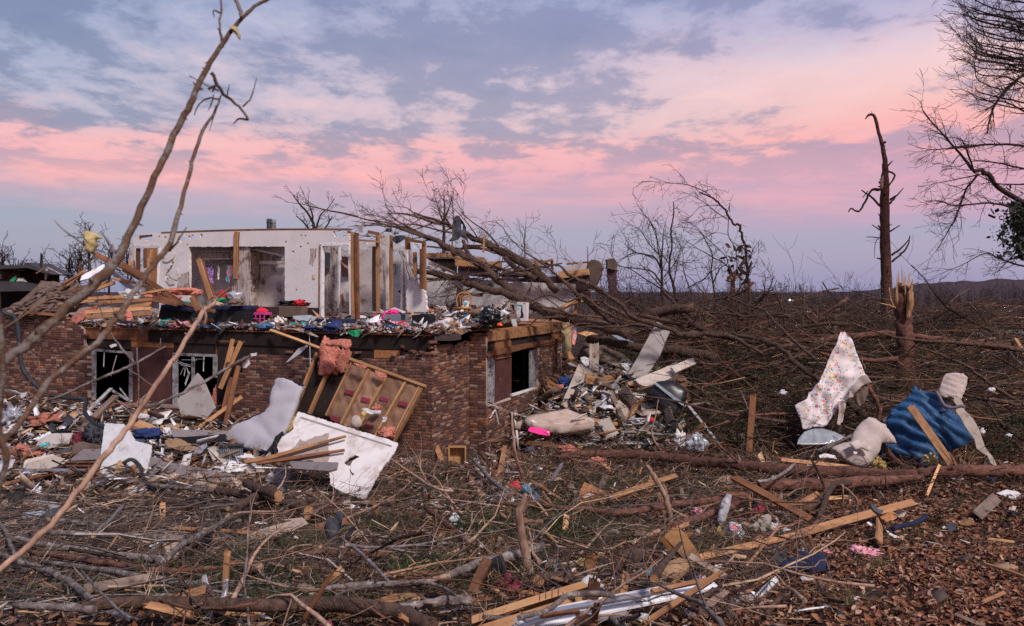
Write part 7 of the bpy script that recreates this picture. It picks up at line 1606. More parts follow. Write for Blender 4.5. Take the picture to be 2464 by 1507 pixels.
# pale siding strips
def curve_strip(lab,k,pts,w_,mat,lift,name='siding_strip',cat='siding strip',t=.008,par=None):
 Pn=[G(*p,lift+.13) for p in k(*pts)]; Pn,_=smooth_pts(Pn,[1]*len(Pn),6); mb=MB(); vs=[]
 for i,p in enumerate(Pn):
  d=(Pn[min(i+1,len(Pn)-1)]-Pn[max(i-1,0)]).normalized(); s_=d.cross(Vector((0,-.5,.8))).normalized(); n=s_.cross(d)
  for (a,b) in ((-.5,0),(-.42,.018),(.42,.018),(.5,0),(.46,-.012),(-.46,-.012)): vs.append(p+s_*(a*w_)+n*b)
 fs=[(i*6+q,i*6+(q+1) % 6,(i+1)*6+(q+1) % 6,(i+1)*6+q) for i in range(len(Pn)-1) for q in range(6)]+[(5,4,3,2,1,0),tuple((len(Pn)-1)*6+q for q in range(6))]
 mb.add(vs,fs,smooth=False); return mb.build(name,M[mat],par,label=lab,cat=cat)
curve_strip('front glossy grey-white siding strip under the orange plank',kG3,(50,1530,300,1470,600,1410,900,1340,1200,1280,1500,1210,1700,1165),.11,'white',.10)
curve_strip('middle siding strip with a brown scrape',kG3,(60,1490,250,1430,500,1370,800,1310,1100,1250,1300,1215),.13,'white',.14); curve_strip('upper thin siding strip fanning to the left',kG3,(100,1460,350,1385,650,1330,850,1290,1150,1240),.05,'greymetal',.2)
curve_strip('lowest siding strip in the shade at the bottom',kG3,(150,1560,400,1500,700,1440,950,1385),.09,'greymetal',.05)
curve_strip('rusty backed trim under the siding strips',kG3,(250,1430,420,1400,560,1385),.03,'lumber_old',.2)
# ------------------------------------------------------------------ pieces before the house, left to centre
wl=lambda pt,Y,yaw=-10,pitch=20: Plane(P(pt[0],pt[1],Y),yaw,pitch)
PN('foam_sheet','tall dirty white foam panel leaning on the studs beside the window','panel',kD(1705,855,1800,730,1895,598,1940,650,1975,720,2065,935,1970,1050,1880,1145,1780,1145,1740,1000),AW(kD(1880,900)[0],.55,14),'greyboard',.05,rag=.004)
def STUD(lab,k,a,wpx,mat,d1=.5,d2=.15,t=.05,name='stud',cat='stud',rag=.02,**kw):
 p,q=k(*a); return plank(P(*p,WYd(p,-d1)),P(*q,WYd(q,-d2)),wpx*k.s*WYd(p)/FPX,t,M[mat],name,up=(0,-1,.1),rag=rag,label=lab,cat=cat,**kw)
STUD('short orange stud at the top left of the stud bundle',kD,(2160,560,2232,280),38,'lumber',.4,.2); STUD('long orange stud leaning in the middle of the bundle',kD,(2110,745,2310,298),42,'lumber',.7,.2); STUD('pale stud piece strapped in front of the bundle',kD,(2188,490,2228,350),34,'lumber_pale',.5,.4)
STUD('long stud leaning right of the foam panel',kD,(2150,1140,2285,530),44,'lumber_old',.8,.3); STUD('dark orange stud behind the foam panel top',kD,(2130,1010,2215,640),40,'lumber_old',.5,.25); STUD('long orange board crossing low behind the foam panel',kD,(1905,1120,2315,825),34,'lumber',1.0,.3); STUD('short board below the crossing orange board',kD,(1950,1140,2090,1055),44,'lumber_old',.9,.7)
LP('insulation','brown-pink insulation bunched beside the foam panel','insulation',kD,(2030,740,2150,960),'pink',Y=21.9,dp=.5,amp=.6,sub=4,ridge=.2); LP('insulation','strip of pink insulation hanging below the stud bundle','insulation',kD,(2090,900,2160,1110),'pink',Y=21.7,dp=.6,amp=.4,sub=4,ridge=.2); LP('insulation','pink insulation tuft at the lower left of the foam panel','insulation',kD,(1700,1065,1780,1145),'pink',Y=21.6,dp=.6,amp=.5,sub=4)
LP('insulation','pink insulation mound on the rubble below the first window','insulation',kD,(240,1030,630,1145),'pink',dp=.5,amp=.6,fq=2,sub=4,ridge=.2,dz=.1); LP('insulation','larger salmon insulation mound at the left edge','insulation',kD,(0,1330,350,1480),'pink',dp=.6,amp=.7,fq=2.2,sub=4,ridge=.2,dz=.05)
LP('insulation','big hanging bundle of pink insulation over the framed wall section','insulation',kE,(790,160,960,440),'pink',Y=WYd(kE(880,300)[0],-.55),dp=.6,amp=.5,fq=1.8,sub=4,ridge=.25); LP('insulation','right lobe of the hanging insulation bundle','insulation',kE,(920,210,1062,415),'pink',Y=WYd(kE(980,300)[0],-.45),dp=.5,amp=.5,fq=2,sub=4,ridge=.25)
PN('insulation','brown faced flap curled over the hanging insulation','insulation',kE(860,190,900,150,1000,142,1062,150,1062,185,1030,225,980,200,900,200),AW(kE(960,190)[0],.95,30),'pink',.05,amp=.05,fq=5,puff=.03)
BD('pole','long round pole jutting from the floor edge into the insulation','pole',kE,(415,70,830,222),20,'lumber_pale',.05,Y=(WYd(kE(415,70)[0],-.05),WYd(kE(830,222)[0],-.6)))
PN('siding_shard','pointed white siding shard hanging before the brick wall','shard',kE(538,330,640,215,705,190,715,200,650,260,560,322),AW(kE(620,260)[0],.35,0),'white',.015); PN('siding_shard','pale pointed shard jutting from the floor edge','shard',kB(1550,1115,1700,1120,1830,1195,1810,1200,1700,1160),AW(kB(1700,1150)[0],.12,20),'taupeboard',.02,rag=.005)
# framed wall section with paper-faced insulation
fw=thing('wall_section',P(*kE(1300,950)[0],18.9),'torn out wall frame with brown paper-faced insulation leaning on the brick wall','wall section')
FWP=Plane(P(*kE(1430,965)[0],18.75),-22.4,14); fq=lambda pts,off,th,mat,name,**k: panel(name,pts,Plane(FWP.p0-FWP.n*off,-22.4,14),th,M[mat],parent=fw,**k)
fq(kE(770,260,1075,330,860,770,560,860),.07,.02,'tar','sheathing_board',amp=.01,sp=.2)
for i,a in enumerate(((1070,330,1215,372,990,830,862,760),(1225,378,1360,425,1130,880,990,830),(1365,425,1515,478,1262,925,1130,880),(1520,480,1655,520,1415,962,1265,925))):
 fq(kE(*a),.015,.03,'kraft','kraft_paper',amp=.035,fq=3.5,fold=.02,ffq=14,fdir=(1,.5),puff=.02,sp=.07)
def fst(a,w_,mat='lumber_pale',off=0,name='stud',t=.09):
 p,q=kE(*a); n=FWP.n; A_,B_=on_plane(*p,FWP.p0+n*off,n),on_plane(*q,FWP.p0+n*off,n)
 return plank(A_,B_,w_*kE.s*A_.y/FPX,t,M[mat],name,parent=fw,up=FWP.n)
for a,w_,m_2 in (((793,252,552,868),24,'lumber'),((868,425,728,742),24,'lumber'),((1073,332,866,758),15,'lumber'),((1213,380,986,826),18,'lumber_pale'),((1228,380,1000,830),10,'lumber'),((1362,428,1122,876),18,'lumber_pale'),((1510,482,1264,922),18,'lumber_pale'),((1525,484,1290,926),8,'lumber'),((1648,522,1412,962),26,'lumber'),((1625,516,1400,945),10,'lumber_pale')): fst(a,w_,m_2)
fst((1062,300,1668,520),20,'lumber_pale',.03,'top_plate'); fst((1075,322,1640,522),10,'lumber',.0,'top_plate')
for i,a in enumerate(((1015,545,1090,562,1082,595,1008,575),(1148,606,1218,622,1212,658,1140,638),(1295,602,1368,620,1360,650,1290,632),(1448,640,1518,655,1508,686,1442,668),(1175,822,1245,835,1238,862,1168,850),(905,755,970,775,955,815,895,790))): fq(kE(*a),-.06,.004,'maroon','printed_label')
LP('insulation','pink insulation bulging from the lower right bay','insulation',kE,(1295,850,1420,935),'pink',Y=18.6,dp=.4,amp=.6,sub=4,ridge=.2); LP('insulation','small torn pink insulation near the middle of the paper bays','insulation',kE,(1235,665,1310,720),'pink',Y=18.85,dp=.4,sub=4,ridge=.2); PN('insulation','thin pink flap torn under the top plate','insulation',kE(1255,390,1345,420,1340,450,1300,462,1265,425),Plane(P(*kE(1300,430)[0],19.1),-22,14),'pink',.03,amp=.03,fq=6); PN('insulation','long pink strip along the left top plate','insulation',kE(1085,332,1200,362,1180,382,1110,362),Plane(P(*kE(1150,350)[0],19.25),-22,14),'pink',.03,amp=.03,fq=6)
LP('vase','cream pear-shaped vase lodged in the paper bays','vase',kE,(1055,755,1150,862),'creamboard',Y=18.75,dp=.9,amp=.08); LP('gold_bow','golden bow at the neck of the cream vase','bow',kE,(1138,725,1185,765),'yellow',Y=18.75,dp=.9,amp=.3)
PN('zebra_scrap','crumpled black and white striped scrap above the cream vase','scrap',kE(1140,708,1190,698,1230,715,1310,722,1295,748,1220,748,1200,740),Plane(P(*kE(1200,740)[0],18.75),-22,30),'paperwhite',.02,amp=.05,fq=9); PN('paper_tag','small white tag hanging on the right stud','tag',kE(1318,770,1355,768,1352,795,1330,815,1312,808),Plane(P(*kE(1330,800)[0],18.65),-22,14),'paperwhite',.01,amp=.02,fq=20)
LP('purple_pillow','lilac pillow with white dots behind the white panel','pillow',kE,(755,722,868,775),'purpledots',Y=19.9,dp=.8,amp=.25,sub=4)
DWP=Plane(G(*kE(1175,1440)[0],.14),-22.4,50); dwo=lambda d: Plane(DWP.p0+DWP.n*d,-22.4,50)
PN('drywall_sheet','large torn white drywall panel leaning in front of the framed wall section','drywall panel',kE(640,730,1000,845,1445,980,1405,1070,1300,1205,1175,1440,1030,1390,900,1330,880,1140,650,1120,480,1075,470,1000,505,935,560,905,600,870,598,820),DWP,'drywall',.03,holes=[kE(1010,1140,1050,1100,1100,1078,1130,1095,1085,1125,1060,1165,1030,1165),kE(1045,1190,1070,1210,1092,1240,1075,1245)],rag=.012)
PN('grey_backing','grey paper face exposed where the white panel is torn','torn paper',kE(540,1052,620,1010,650,940,700,968,770,930,880,905,882,1140,700,1125,480,1128,490,1070),dwo(.03),'paper',.012,rag=.02)
PN('tape_line','raised tape line across the top of the white panel','tape',kE(660,768,1390,1000,1388,1012,650,778),dwo(.018),'greyboard',.006); PN('hole_lining','brown board showing through the hole of the white panel','board',kE(1000,1070,1140,1070,1110,1260,1010,1260),dwo(-.1),'cushion',.02)
PN('torn_strip','pale mauve cloth strip trailing from the white panel','cloth',kE(940,1180,975,1150,985,1200,975,1290,985,1330,950,1450,890,1465,895,1400,930,1330,925,1250),Plane(P(*kE(900,1460)[0],16.0),-10,44),'paper',.015,fold=.03,ffq=18,amp=.03)
PN('under_panel','brown-grey board lying behind the torn grey paper','board',kE(560,1130,960,1140,950,1190,880,1210,600,1190),dwo(.05),'taupe',.03); PN('yellow_foam','ochre fluff along the left edge of the white panel','fluff',kE(540,880,575,840,600,770,645,730,650,745,612,800,600,850,560,895),Plane(P(*kE(580,860)[0],18.9),-22,20),'yellow',.05,amp=.05,fq=9,rag=.01)
PN('lath','long sharp lath resting on the torn grey paper','lath',kE(200,1120,210,1150,420,1110,1025,930,1020,918,400,1085),dwo(.12),'lumber',.03) ; PN('lath','second sharp lath below the first','lath',kE(290,1140,300,1158,560,1120,1012,1045,1010,1030,560,1095),dwo(.10),'lumber_old',.03)
# thin mattress, black cloth
PN('mattress','thin grey mattress with navy piping slumped against the brick wall','mattress',kE(490,462,560,475,680,515,668,560,655,590,610,720,560,860,540,900,450,990,380,1058,290,1045,200,1020,110,985,45,945,48,915,90,870,150,830,260,775,370,730,405,690,420,620,445,510,462,472),Plane(P(*kE(250,1040)[0],19.25),-20,28),'greyfab',.09,puff=.05,fold=.035,ffq=5.5,fdir=(.3,1),amp=.05,fq=1.6,sp=.08)
mb=MB(); MPl=Plane(P(*kE(250,1040)[0],19.18),-20,28); pp_=[MPl.w(*MPl.px(p)) for p in kE(682,515,560,476,490,461,462,471,444,508,418,620,402,690,366,728,258,772,148,828,86,868,44,915,42,947,108,990,200,1026,290,1050,382,1064)]
mb.tube(*smooth_pts(pp_,[.02]*len(pp_),3),6); o=mb.build('mattress_piping',M['navy']); o.parent=bpy.data.objects['mattress.002'] if 'mattress.002' in bpy.data.objects else None
if o.parent: o.matrix_parent_inverse=WM[o.parent.name].inverted()
cloth_b=PN('black_garment','black garment draped at the right foot of the thin mattress','garment',kE(380,1055,420,1000,455,930,480,920,510,885,520,900,500,960,480,1040,450,1065,400,1070),Plane(P(*kE(430,1060)[0],18.8),-10,30),'blackfab',.03,fold=.05,ffq=14,amp=.05,puff=.02)
# left rubble field
PN('white_board','large white board standing askew in the rubble before the windows','board',kD(1008,1085,1190,1088,1250,1160,1300,1250,1455,1290,1455,1370)+kG1(1270,50,1240,190,1200,260,900,290,805,380,830,200,850,40),Plane(P(*kG1(805,380)[0],16.85),-8,38),'white',.03,rag=.006); 
PN('torn_board_hole','torn brown patch at the foot of the white board','torn paper',kG1(890,200,960,165,1010,110,1060,200,1120,150,1160,145,1210,190,1150,250,1060,225,960,225),Plane(P(*kG1(805,380)[0],16.78),-8,38),'cardboard',.02,rag=.02)
PN('tan_lattice','tan embossed board behind the white board','board',kD(1275,1105,1340,1045,1450,1090,1560,1140,1520,1185,1400,1160),PY(kD(1400,1150)[0],19.6,-10,45),'lumber_pale',.03); LP('denim_jeans','blue jeans bunched behind the white board','jeans',kD,(1255,1125,1550,1235),'darkblue',Y=18.9,dp=.5,amp=.6,sub=4,ridge=.25)
PN('taupe_board','long taupe table top lying on the rubble left of the mattress','table top',kD(1630,1140,1720,1145,2185,1155,2170,1200,1900,1215,1660,1215),PY(kD(1900,1215)[0],19.4,-8,55),'taupe',.04); PN('table_edge','black edge board under the taupe table top','board',kD(1700,1215,2160,1180,2165,1245,1850,1280,1700,1250),PY(kD(1900,1270)[0],19.2,-8,10),'blackplastic',.05)
PN('ceiling_tile','broken beige ceiling tile below the table top','board',kD(1590,1240,1690,1225,1760,1250,1880,1310,1850,1350,1740,1345,1640,1320,1590,1290),PY(kD(1700,1340)[0],18.6,0,45),'cardboard',.02,rag=.02); PN('grey_sheet','slate metal sheet tilted beside the ceiling tile','metal sheet',kD(1880,1310,1980,1270,1985,1300,1920,1370,1830,1370),PY(kD(1900,1370)[0],18.6,0,45),'greymetal',.01)
cr=thing('wire_crate',P(*kD(2210,1460)[0],18.9),'grey mesh crate below the thin mattress','crate')
panel('side',kD(2095,1290,2330,1285,2320,1440,2110,1465),Plane(P(*kD(2200,1460)[0],18.8),5,0),.02,M['greybin'],parent=cr); panel('rim',kD(2090,1280,2335,1275,2335,1292,2092,1298),Plane(P(*kD(2200,1460)[0],18.75),5,0),.05,M['charcoal'],parent=cr)
for q in range(11): panel('wire',kD(2105+q*21,1298,2109+q*21,1298,2112+q*20,1445,2108+q*20,1445),Plane(P(*kD(2200,1460)[0],18.78),5,0),.01,M['charcoal'],parent=cr)
PN('metal_trough','long taupe metal channel lying across the heap right of the white board','metal channel',kG1(1262,92,1345,105,1365,130,1700,190,2070,262,2075,300,1990,322,1640,292,1330,205,1240,178),PY(kG1(1640,292)[0],17.1,0,25),'taupe',.05); PN('brown_underside','rusty brown board under the taupe channel','board',kG1(1240,182,1330,208,1640,296,1640,330,1500,330,1260,262),PY(kG1(1500,330)[0],17.15,0,10),'stain',.04)
PN('metal_sheet','grey metal sheet above the sawn logs','metal sheet',kG2(40,280,150,205,250,195,292,200,275,345,200,330),PY(kG2(200,345)[0],16.6,10,30),'greymetal',.015); PN('metal_sheet','darker grey sheet under the grey metal sheet','metal sheet',kG2(90,320,270,345,215,400,150,390),PY(kG2(200,390)[0],16.3,10,30),'greybin',.015)
# tipped dresser at left
dsr=thing('dresser',P(*kG1(700,330)[0],17.0),'dark tipped dresser with slatted drawer openings in the left rubble','dresser')
dpn=lambda pts,y,th,mat,name,pitch=8: panel(name,pts,Plane(P(*kG1(700,330)[0],y),-5,pitch),th,M[mat],parent=dsr)
dpn(kG1(600,110,700,30,860,25,850,115,600,128),17.1,.04,'taupe','top',50); dpn(kG1(440,200,600,130,835,130,815,370,500,350,400,270),17.1,.3,'purplebrown','body')
for y in (128,158,190): dpn(kG1(555-(y-128)*1.2,y,825,y,825,y+12,545-(y-128)*1.2,y+12),16.93,.05,'lumber_old','rail')
dpn(kG1(440,200,720,196,715,225,430,230),16.9,.06,'greyboard','rail')
PN('brown_sheet','curved brown hardboard behind the dresser','board',kD(680,1380,720,1275,800,1255,900,1280,980,1300,975,1325,850,1325,700,1390),PY(kD(800,1380)[0],18.4,-5,35),'cushion',.02,bend=.05); PN('dark_door','dark narrow door slab left of the brown hardboard','door slab',kD(510,1390,560,1345,690,1305,670,1350,520,1410),PY(kD(600,1400)[0],18.4,-5,45),'charcoal',.04); BD('edge_lath','orange edge board under the dark door slab','board',kD,(510,1398,680,1362),18,'lumber',.03,Y=(18.2,18.3))
for i,(pts,Yq,m_2,lab) in enumerate(((kD(170,1335,300,1280,480,1180,700,1172,650,1290,520,1310,400,1340,330,1345),19.6,'greyboard','broad pale ceiling board left of the tipped dresser'),(kD(170,1190,290,1160,330,1195,260,1220,180,1215),21,'white','small white board near the left window rubble'),(kD(270,1255,480,1155,500,1180,380,1240,300,1275),20.3,'white','narrow white board with a torn edge'),(kD(240,1430,500,1375,600,1425,540,1470,400,1507,220,1507),17.6,'creamboard','cream board at the left in front of the dresser'),(kG1(215,150,450,80,540,105,480,170,400,195,200,190),17.2,'creamboard','second cream board just behind the grey twig heap'),
   (kD(490,1165,590,1130,640,1140,600,1195,530,1215,500,1200),20.6,'blackfab','black plastic piece on the pale ceiling board'),(kG1(100,240,230,215,320,240,130,275),16.8,'white','white flake by the blue knob'),(kD(0,1160,90,1150,130,1170,40,1180),21,'white','white strip at the left edge'),(kG1(0,190,200,195,500,190,720,195,700,215,300,215,0,215),17,'greymetal','long grey metal rail lying before the cream board'),(kD(420,1150,480,1160,360,1175,330,1150),21,'cardboard','tan wedge on the insulation mound'))):
 PN('board',lab,'board',pts,PY(pts[0],Yq,-5,52),m_2,.02,rag=.01)
mb=MB(); mb.tube([P(*kD(305,1335)[0],18.9),P(*kD(465,1272)[0],18.9)],[.035,.035],10); o=mb.build('cyan_tube',M['cyan']); o['label']='bright cyan tube lying on the left boards'; o['category']='tube'
LP('bottle_stopper','shiny blue cap in front of the left boards','cap',kG1,(172,228,242,270),'darkblue',Y=16.6,dp=.8,amp=.1); BD('board','long dark red board along the left rubble edge','board',kG1,(0,335,480,215),34,'lumber_old',.05,Y=(16.4,16.9)); BD('board','orange lath in the left twigs','lath',kG1,(120,360,310,352),12,'lumber',.02,Y=(16,16))
BD('leaning_beam','broad grey-brown beam leaning from the rubble to the first window','beam',kD,(640,1285,1110,820),62,'lumber_grey',.07,Y=(20.2,22.2)); BD('window_frame','grey-white window frame side leaning into the first window','window frame',kD,(820,990,1065,745),34,'greyframe',.03,Y=(21.5,22.6)); BD('window_frame','short frame rail folded back from the leaning frame','window frame',kD,(1065,760,1245,870),26,'greyframe',.03,Y=(22.6,22.9)); BD('window_frame','thin grey bar leaning inside the window corner','bar',kD,(1150,745,1245,865),12,'greyframe',.02,Y=(22.8,22.9)); BD('frame_bar','grey metal strip sloping below the leaning frame','strip',kD,(640,1090,810,965),16,'greymetal',.02,Y=(21.2,21.8)); BD('lath','orange lath beside the left wall foot','lath',kD,(335,990,400,1050),14,'lumber',.02,Y=(22.5,22.3))
BD('lath','thin brown lath leaning before the dresser','lath',kD,(760,1250,890,1110),14,'lumber',.02,Y=(19.8,20.4)); BD('lath','upright tan stake beside the tan embossed board','stake',kD,(1225,1120,1262,1005),24,'lumber',.02,Y=(19.8,20)); LP('tin_heap','heap of crumpled grey metal and slats at the left wall foot','metal heap',kD,(0,940,200,1130),'greymetal',Y=21.5,dp=.7,amp=1.0,fq=3.5,sub=4,ridge=.3); LP('red_box_bit','small red object in the rubble','scrap',kD,(700,1180,810,1290),'maroon',Y=19.8,dp=.6,amp=.8,sub=4,fq=2.5)
LP('dark_heap','dark tangled metal parts behind the dresser','metal heap',kD,(820,1090,1000,1290),'charcoal',Y=19.6,dp=.5,amp=1.1,fq=3.5,sub=4,ridge=.3); LP('white_crumple','white crumpled bag right of the tan embossed board','plastic bag',kD,(1545,1120,1640,1200),'paperwhite',Y=19.8,dp=.6,amp=.7,fq=2.4,sub=4,ridge=.25); LP('white_crumple','white crumpled bag at the mattress foot','plastic bag',kG1,(1975,75,2125,140),'paperwhite',Y=18.2,dp=.6,amp=.7,fq=2.4,sub=4,ridge=.25); LP('white_crumple','white crumpled sheet behind the taupe channel','sheet',kG1,(1800,150,2030,235),'paperwhite',Y=17.6,dp=.5,amp=.7,fq=2.4,sub=4,ridge=.25)
# black flexible trim winding down the left
def cable(lab,k,pts,Ys,r=.02,mat='blackplastic',name='rubber_trim',cat='trim',w_=None):
 n=len(pts)//2; Q=[P(*k(pts[2*i],pts[2*i+1])[0],Ys[0]+(Ys[1]-Ys[0])*i/(n-1)) for i in range(n)]; Q,rr=smooth_pts(Q,[r]*n,5); mb=MB(); mb.tube(Q,rr,6); o=mb.build(name,M[mat]); o['label']=lab; o['category']=cat; return o
cable('dark curled strip hanging from the roof edge down the left brick wall',kD,(20,-10,60,30,130,50,170,150,185,300,195,450,230,580,320,690,400,760),(21,21),.055,'charcoal'); cable('black rubber trim snaking over the white board',kD,(490,815,650,840,820,860,810,960,880,1060,1000,1120,1150,1170,1230,1280,1240,1370,1200,1430,1150,1470),(20,17.2),.045)
cable('black rubber trim looping below the white board into the twigs',kG1,(1020,150,1100,112,1170,170,1195,250,1260,345,1400,410,1510,440,1530,480,1500,520),(17.2,14.5),.04); cable('black rubber loop in the twigs by the white arm board',kG1,(1560,450,1660,440,1750,500,1780,600,1740,660,1690,640),(14.2,13.6),.022); cable('black rubber ring by the bucket',kG1,(1830,600,1850,680,1920,735,2030,740,2085,700,2060,680,2020,690),(13,12.8),.025)
cable('bent black metal rod standing by the greenery',kG1,(2060,780,2170,810,2275,755,2270,850,2240,950,2220,1010),(11.5,11),.012); BD('rail','thin white rail lying under the laths','rail',kG2,(0,180,575,198),10,'white',.02,Y=(16.5,16.5))
# black bucket and rag
bkt=G(*kG1(1620,970)[0]); s_=bkt.y/FPX*kG1.s; mb=MB(); rB=115*s_; hB=150*s_
prof=[(rB*.82,0),(rB,hB),(rB*1.06,hB),(rB*1.06,hB+.02),(rB*.95,hB+.02),(rB*.78,.02)]; nS=24
vs=[bkt+Vector((math.cos(6.283*i/nS)*r,rB+math.sin(6.283*i/nS)*r,z)) for r,z in prof for i in range(nS)]
mb.add(vs,[(j*nS+i,j*nS+(i+1) % nS,(j+1)*nS+(i+1) % nS,(j+1)*nS+i) for j in range(5) for i in range(nS)]+[tuple(5*nS+i for i in range(nS))],smooth=True); o=mb.build('bucket',M['blackplastic']); o['label']='black plastic bucket standing among the left branches'; o['category']='bucket'
PN('tan_rag','tan rag knotted round the grey diagonal branch','rag',kG1(1380,850,1440,820,1500,808,1530,860,1505,900,1500,950,1470,960,1440,940,1400,1000,1300,1005,1370,960,1400,930,1378,900),PG(kG1(1420,980)[0],0,30,.06),'tancloth',.02,fold=.03,ffq=25,amp=.04,fq=6,puff=.02)
for (a,m_2,lab,ya) in (((195,440,290,455,330,535,210,545,190,500),'greyboard','beige folded lid in the left twigs',45),((290,450,480,475,520,500,430,540,330,540),'greyboard','flat beige flap right of the folded lid',60),((185,560,330,545,400,545,340,590,260,640,205,660,180,620),'clear','pale blue-grey plastic shell at the left',45),((330,600,400,540,500,510,500,545,420,600,340,640),'charcoal','dark curved plastic beside the pale shell',45),((40,640,120,635,170,665,60,665),'cardboard','tan shard at the far left',55),((2015,800,2180,845,2200,865,2070,870),'clear','small cloudy plastic sheet by the metal rod',55),((710,450,740,445,815,490,800,500,740,495,700,490),'cardboard','tan split bark chip in the left twigs',50),((1255,815,1375,800,1380,812,1265,830),'white','thin white shard in the leaf gap',60),((540,790,560,780,600,790,560,805),'paperwhite','small white flake in the left leaf patch',50),((790,1265,850,1278,880,1300,800,1300),'blue','small blue plastic under the great trunk',60),((860,1385,960,1378,1090,1450,1080,1470,960,1420),'greymetal','blue-grey sheet under the thin grey rod',60),((700,1215,715,1200,820,1215,735,1225),'paperwhite','white scrap under the greenish plank',60)):
 PN('scrap',lab,'scrap',kG1(*a),PG(kG1(a[-2],a[-1])[0],0,ya,.08),m_2,.012,amp=.01)
for (x0,y0,x1,y1,m_2,lab) in ((1805,755,1910,800,'purple','small purple net in the left middle twigs'),(200,1245,330,1310,'maroon','crimson cloth in the bottom left leaves'),(0,1225,130,1310,'navy','dark blue cloth at the bottom left edge'),(0,400,180,520,'blackfab','black plastic sheet at the left edge')): LP('cloth',lab,'cloth',kG1,(x0,y0,x1,y1),m_2,dp=.8,amp=.7,fq=2.5,sub=4,ridge=.2)
# the arm board and trims in the middle
PN('arm_board','curved grey-beige arm board with a bolt hole','board',kG1(2062,765,2110,735,2180,702,2450,628)+kG2(200,625,390,602,442,655,140,782,20,830,-20,820),PG(kG2(60,820)[0],8,35,.08),'taupeboard',.05,holes=[kG1(2203,740,2212,738,2220,744,2220,754,2211,758,2203,752)])
PN('trim_piece','upper weathered trim piece with a notched back','trim',kG2(668,765,800,740,815,708,880,700,940,695,962,730,1050,745,1020,765,900,780,700,800),PG(kG2(700,800)[0],5,45,.1),'taupeboard',.03); PN('trim_piece','lower weathered trim piece with a rounded end','trim',kG2(720,808,900,780,1090,742,1112,760,1105,790,1000,815,845,845),PG(kG2(845,845)[0],5,40,.05),'taupeboard',.03)
PN('grey_strips','twisted grey cloth strips standing left of the trim pieces','cloth',kG2(650,600,680,540,735,570,722,650,690,720,655,860,615,850,600,880,540,880,590,760,560,680,610,600),PG(kG2(600,880)[0],0,15,.05),'charcoal',.02,fold=.06,ffq=16,amp=.05,fq=4); PN('black_strip','straight black strip leaning on the weathered trims','strip',kG2(605,875,640,830,805,698,822,715,735,795,700,860,640,885),PG(kG2(640,880)[0],0,25,.05),'blackplastic',.02); PN('black_strip','black spike behind the upper trim','strip',kG2(745,745,800,690,845,640,850,690,815,720),PG(kG2(760,760)[0],0,15,.15),'blackplastic',.02)
cable('dark looped band around the grey cloth strips',kG2,(470,880,420,885,400,840,440,790,500,780),(11.2,11.5),.02); PN('grey_dish','curved slate plastic dish under the crooked branch','plastic dish',kG2(600,915,720,908,790,925,785,950,700,955,640,935),PG(kG2(700,955)[0],0,50,.03),'greymetal',.02,bend=.02)
for (a,m_2,lab,ya) in (((1615,612,1665,543,1700,590,1720,622,1780,650,1770,692,1700,662,1630,640),'white','upper folded white plastic piece in the cedar',35),((1780,658,1830,690,1908,768,1882,780,1790,700),'white','ribbed white plastic strip below the folded piece',40),((1703,690,1725,682,1745,720,1735,745,1700,715),'white','small white plastic square by the ribbed strip',40),((1728,742,1760,722,1832,772,1800,800,1735,785),'creamboard','cream torn board by the ribbed strip',45),
    ((1508,800,1540,725,1600,712,1642,742,1625,800,1560,858,1515,835),'cardboard','tan round-cornered board piece in the cedar',35),((1868,840,1880,805,1905,825,1900,860,1870,905,1858,905),'paperwhite','white feather-shaped scrap right of the tan piece',25),((1455,460,1500,452,1540,445,1520,480,1545,490,1535,520,1475,522,1480,490),'paperwhite','crumpled white plastic above the cedar patch',40),((1140,1172,1240,1180,1332,1175,1332,1240,1290,1325,1220,1318,1150,1305),'cardboard','square of tan cardboard above the great trunk',35),((1305,1262,1340,1242,1400,1250,1412,1275,1370,1290,1318,1290),'lumber_pale','pale wood chip beside the cardboard square',50),
    ((780,485,850,500,880,520,800,525),'paperwhite','white paper flake below the white panel',55),((870,530,960,525,980,545,900,550),'paperwhite','second white paper flake below the white panel',55),((935,440,1040,455,1100,475,1095,495,1010,490,960,465),'paperwhite','printed paper with a yellow mark under the panel corner',50),((1085,470,1100,472,1095,488,1082,484),'yellow','yellow mark on the printed paper',50),((735,520,830,505,835,522,760,530),'paperwhite','third thin white flake below the panel',55),
    ((335,440,380,400,440,378,455,400,410,460,350,455),'taupeboard','curved beige board over the sawn logs',45),((620,520,650,470,700,430,752,430,720,490,690,535),'brownboard','mauve brown board under the cloth strip',45),((2028,755,2090,770,2070,800,2020,825),'cardboard','small brown card left of the bare snag',45),((1875,945,1960,890,2060,885,2065,905,2000,935),'cardboard','brown card poking up behind the lichen log',40),((270,1100,420,1050,560,1020,655,1020,640,1055,560,1065,400,1085),'lumber_pale','long pale peeled board at lower left centre',55),((525,1507,560,1480,625,1447,650,1507),'maroon','dark red plastic at the bottom edge',45),((720,1110,745,1100,768,1110,765,1130,730,1125),'paperwhite','tiny white cup near the dowel',40),((1470,695,1500,688,1520,695,1490,708),'lumber_pale','small oval wood slice in the cedar',50),((2355,625,2370,590,2385,640,2365,655),'paperwhite','white scrap on a twig right of the snag',20)):
 PN('scrap',lab,'scrap',kG2(*a),PG(kG2(a[-2],a[-1])[0],0,ya,.08),m_2,.012,amp=.012,fq=5)
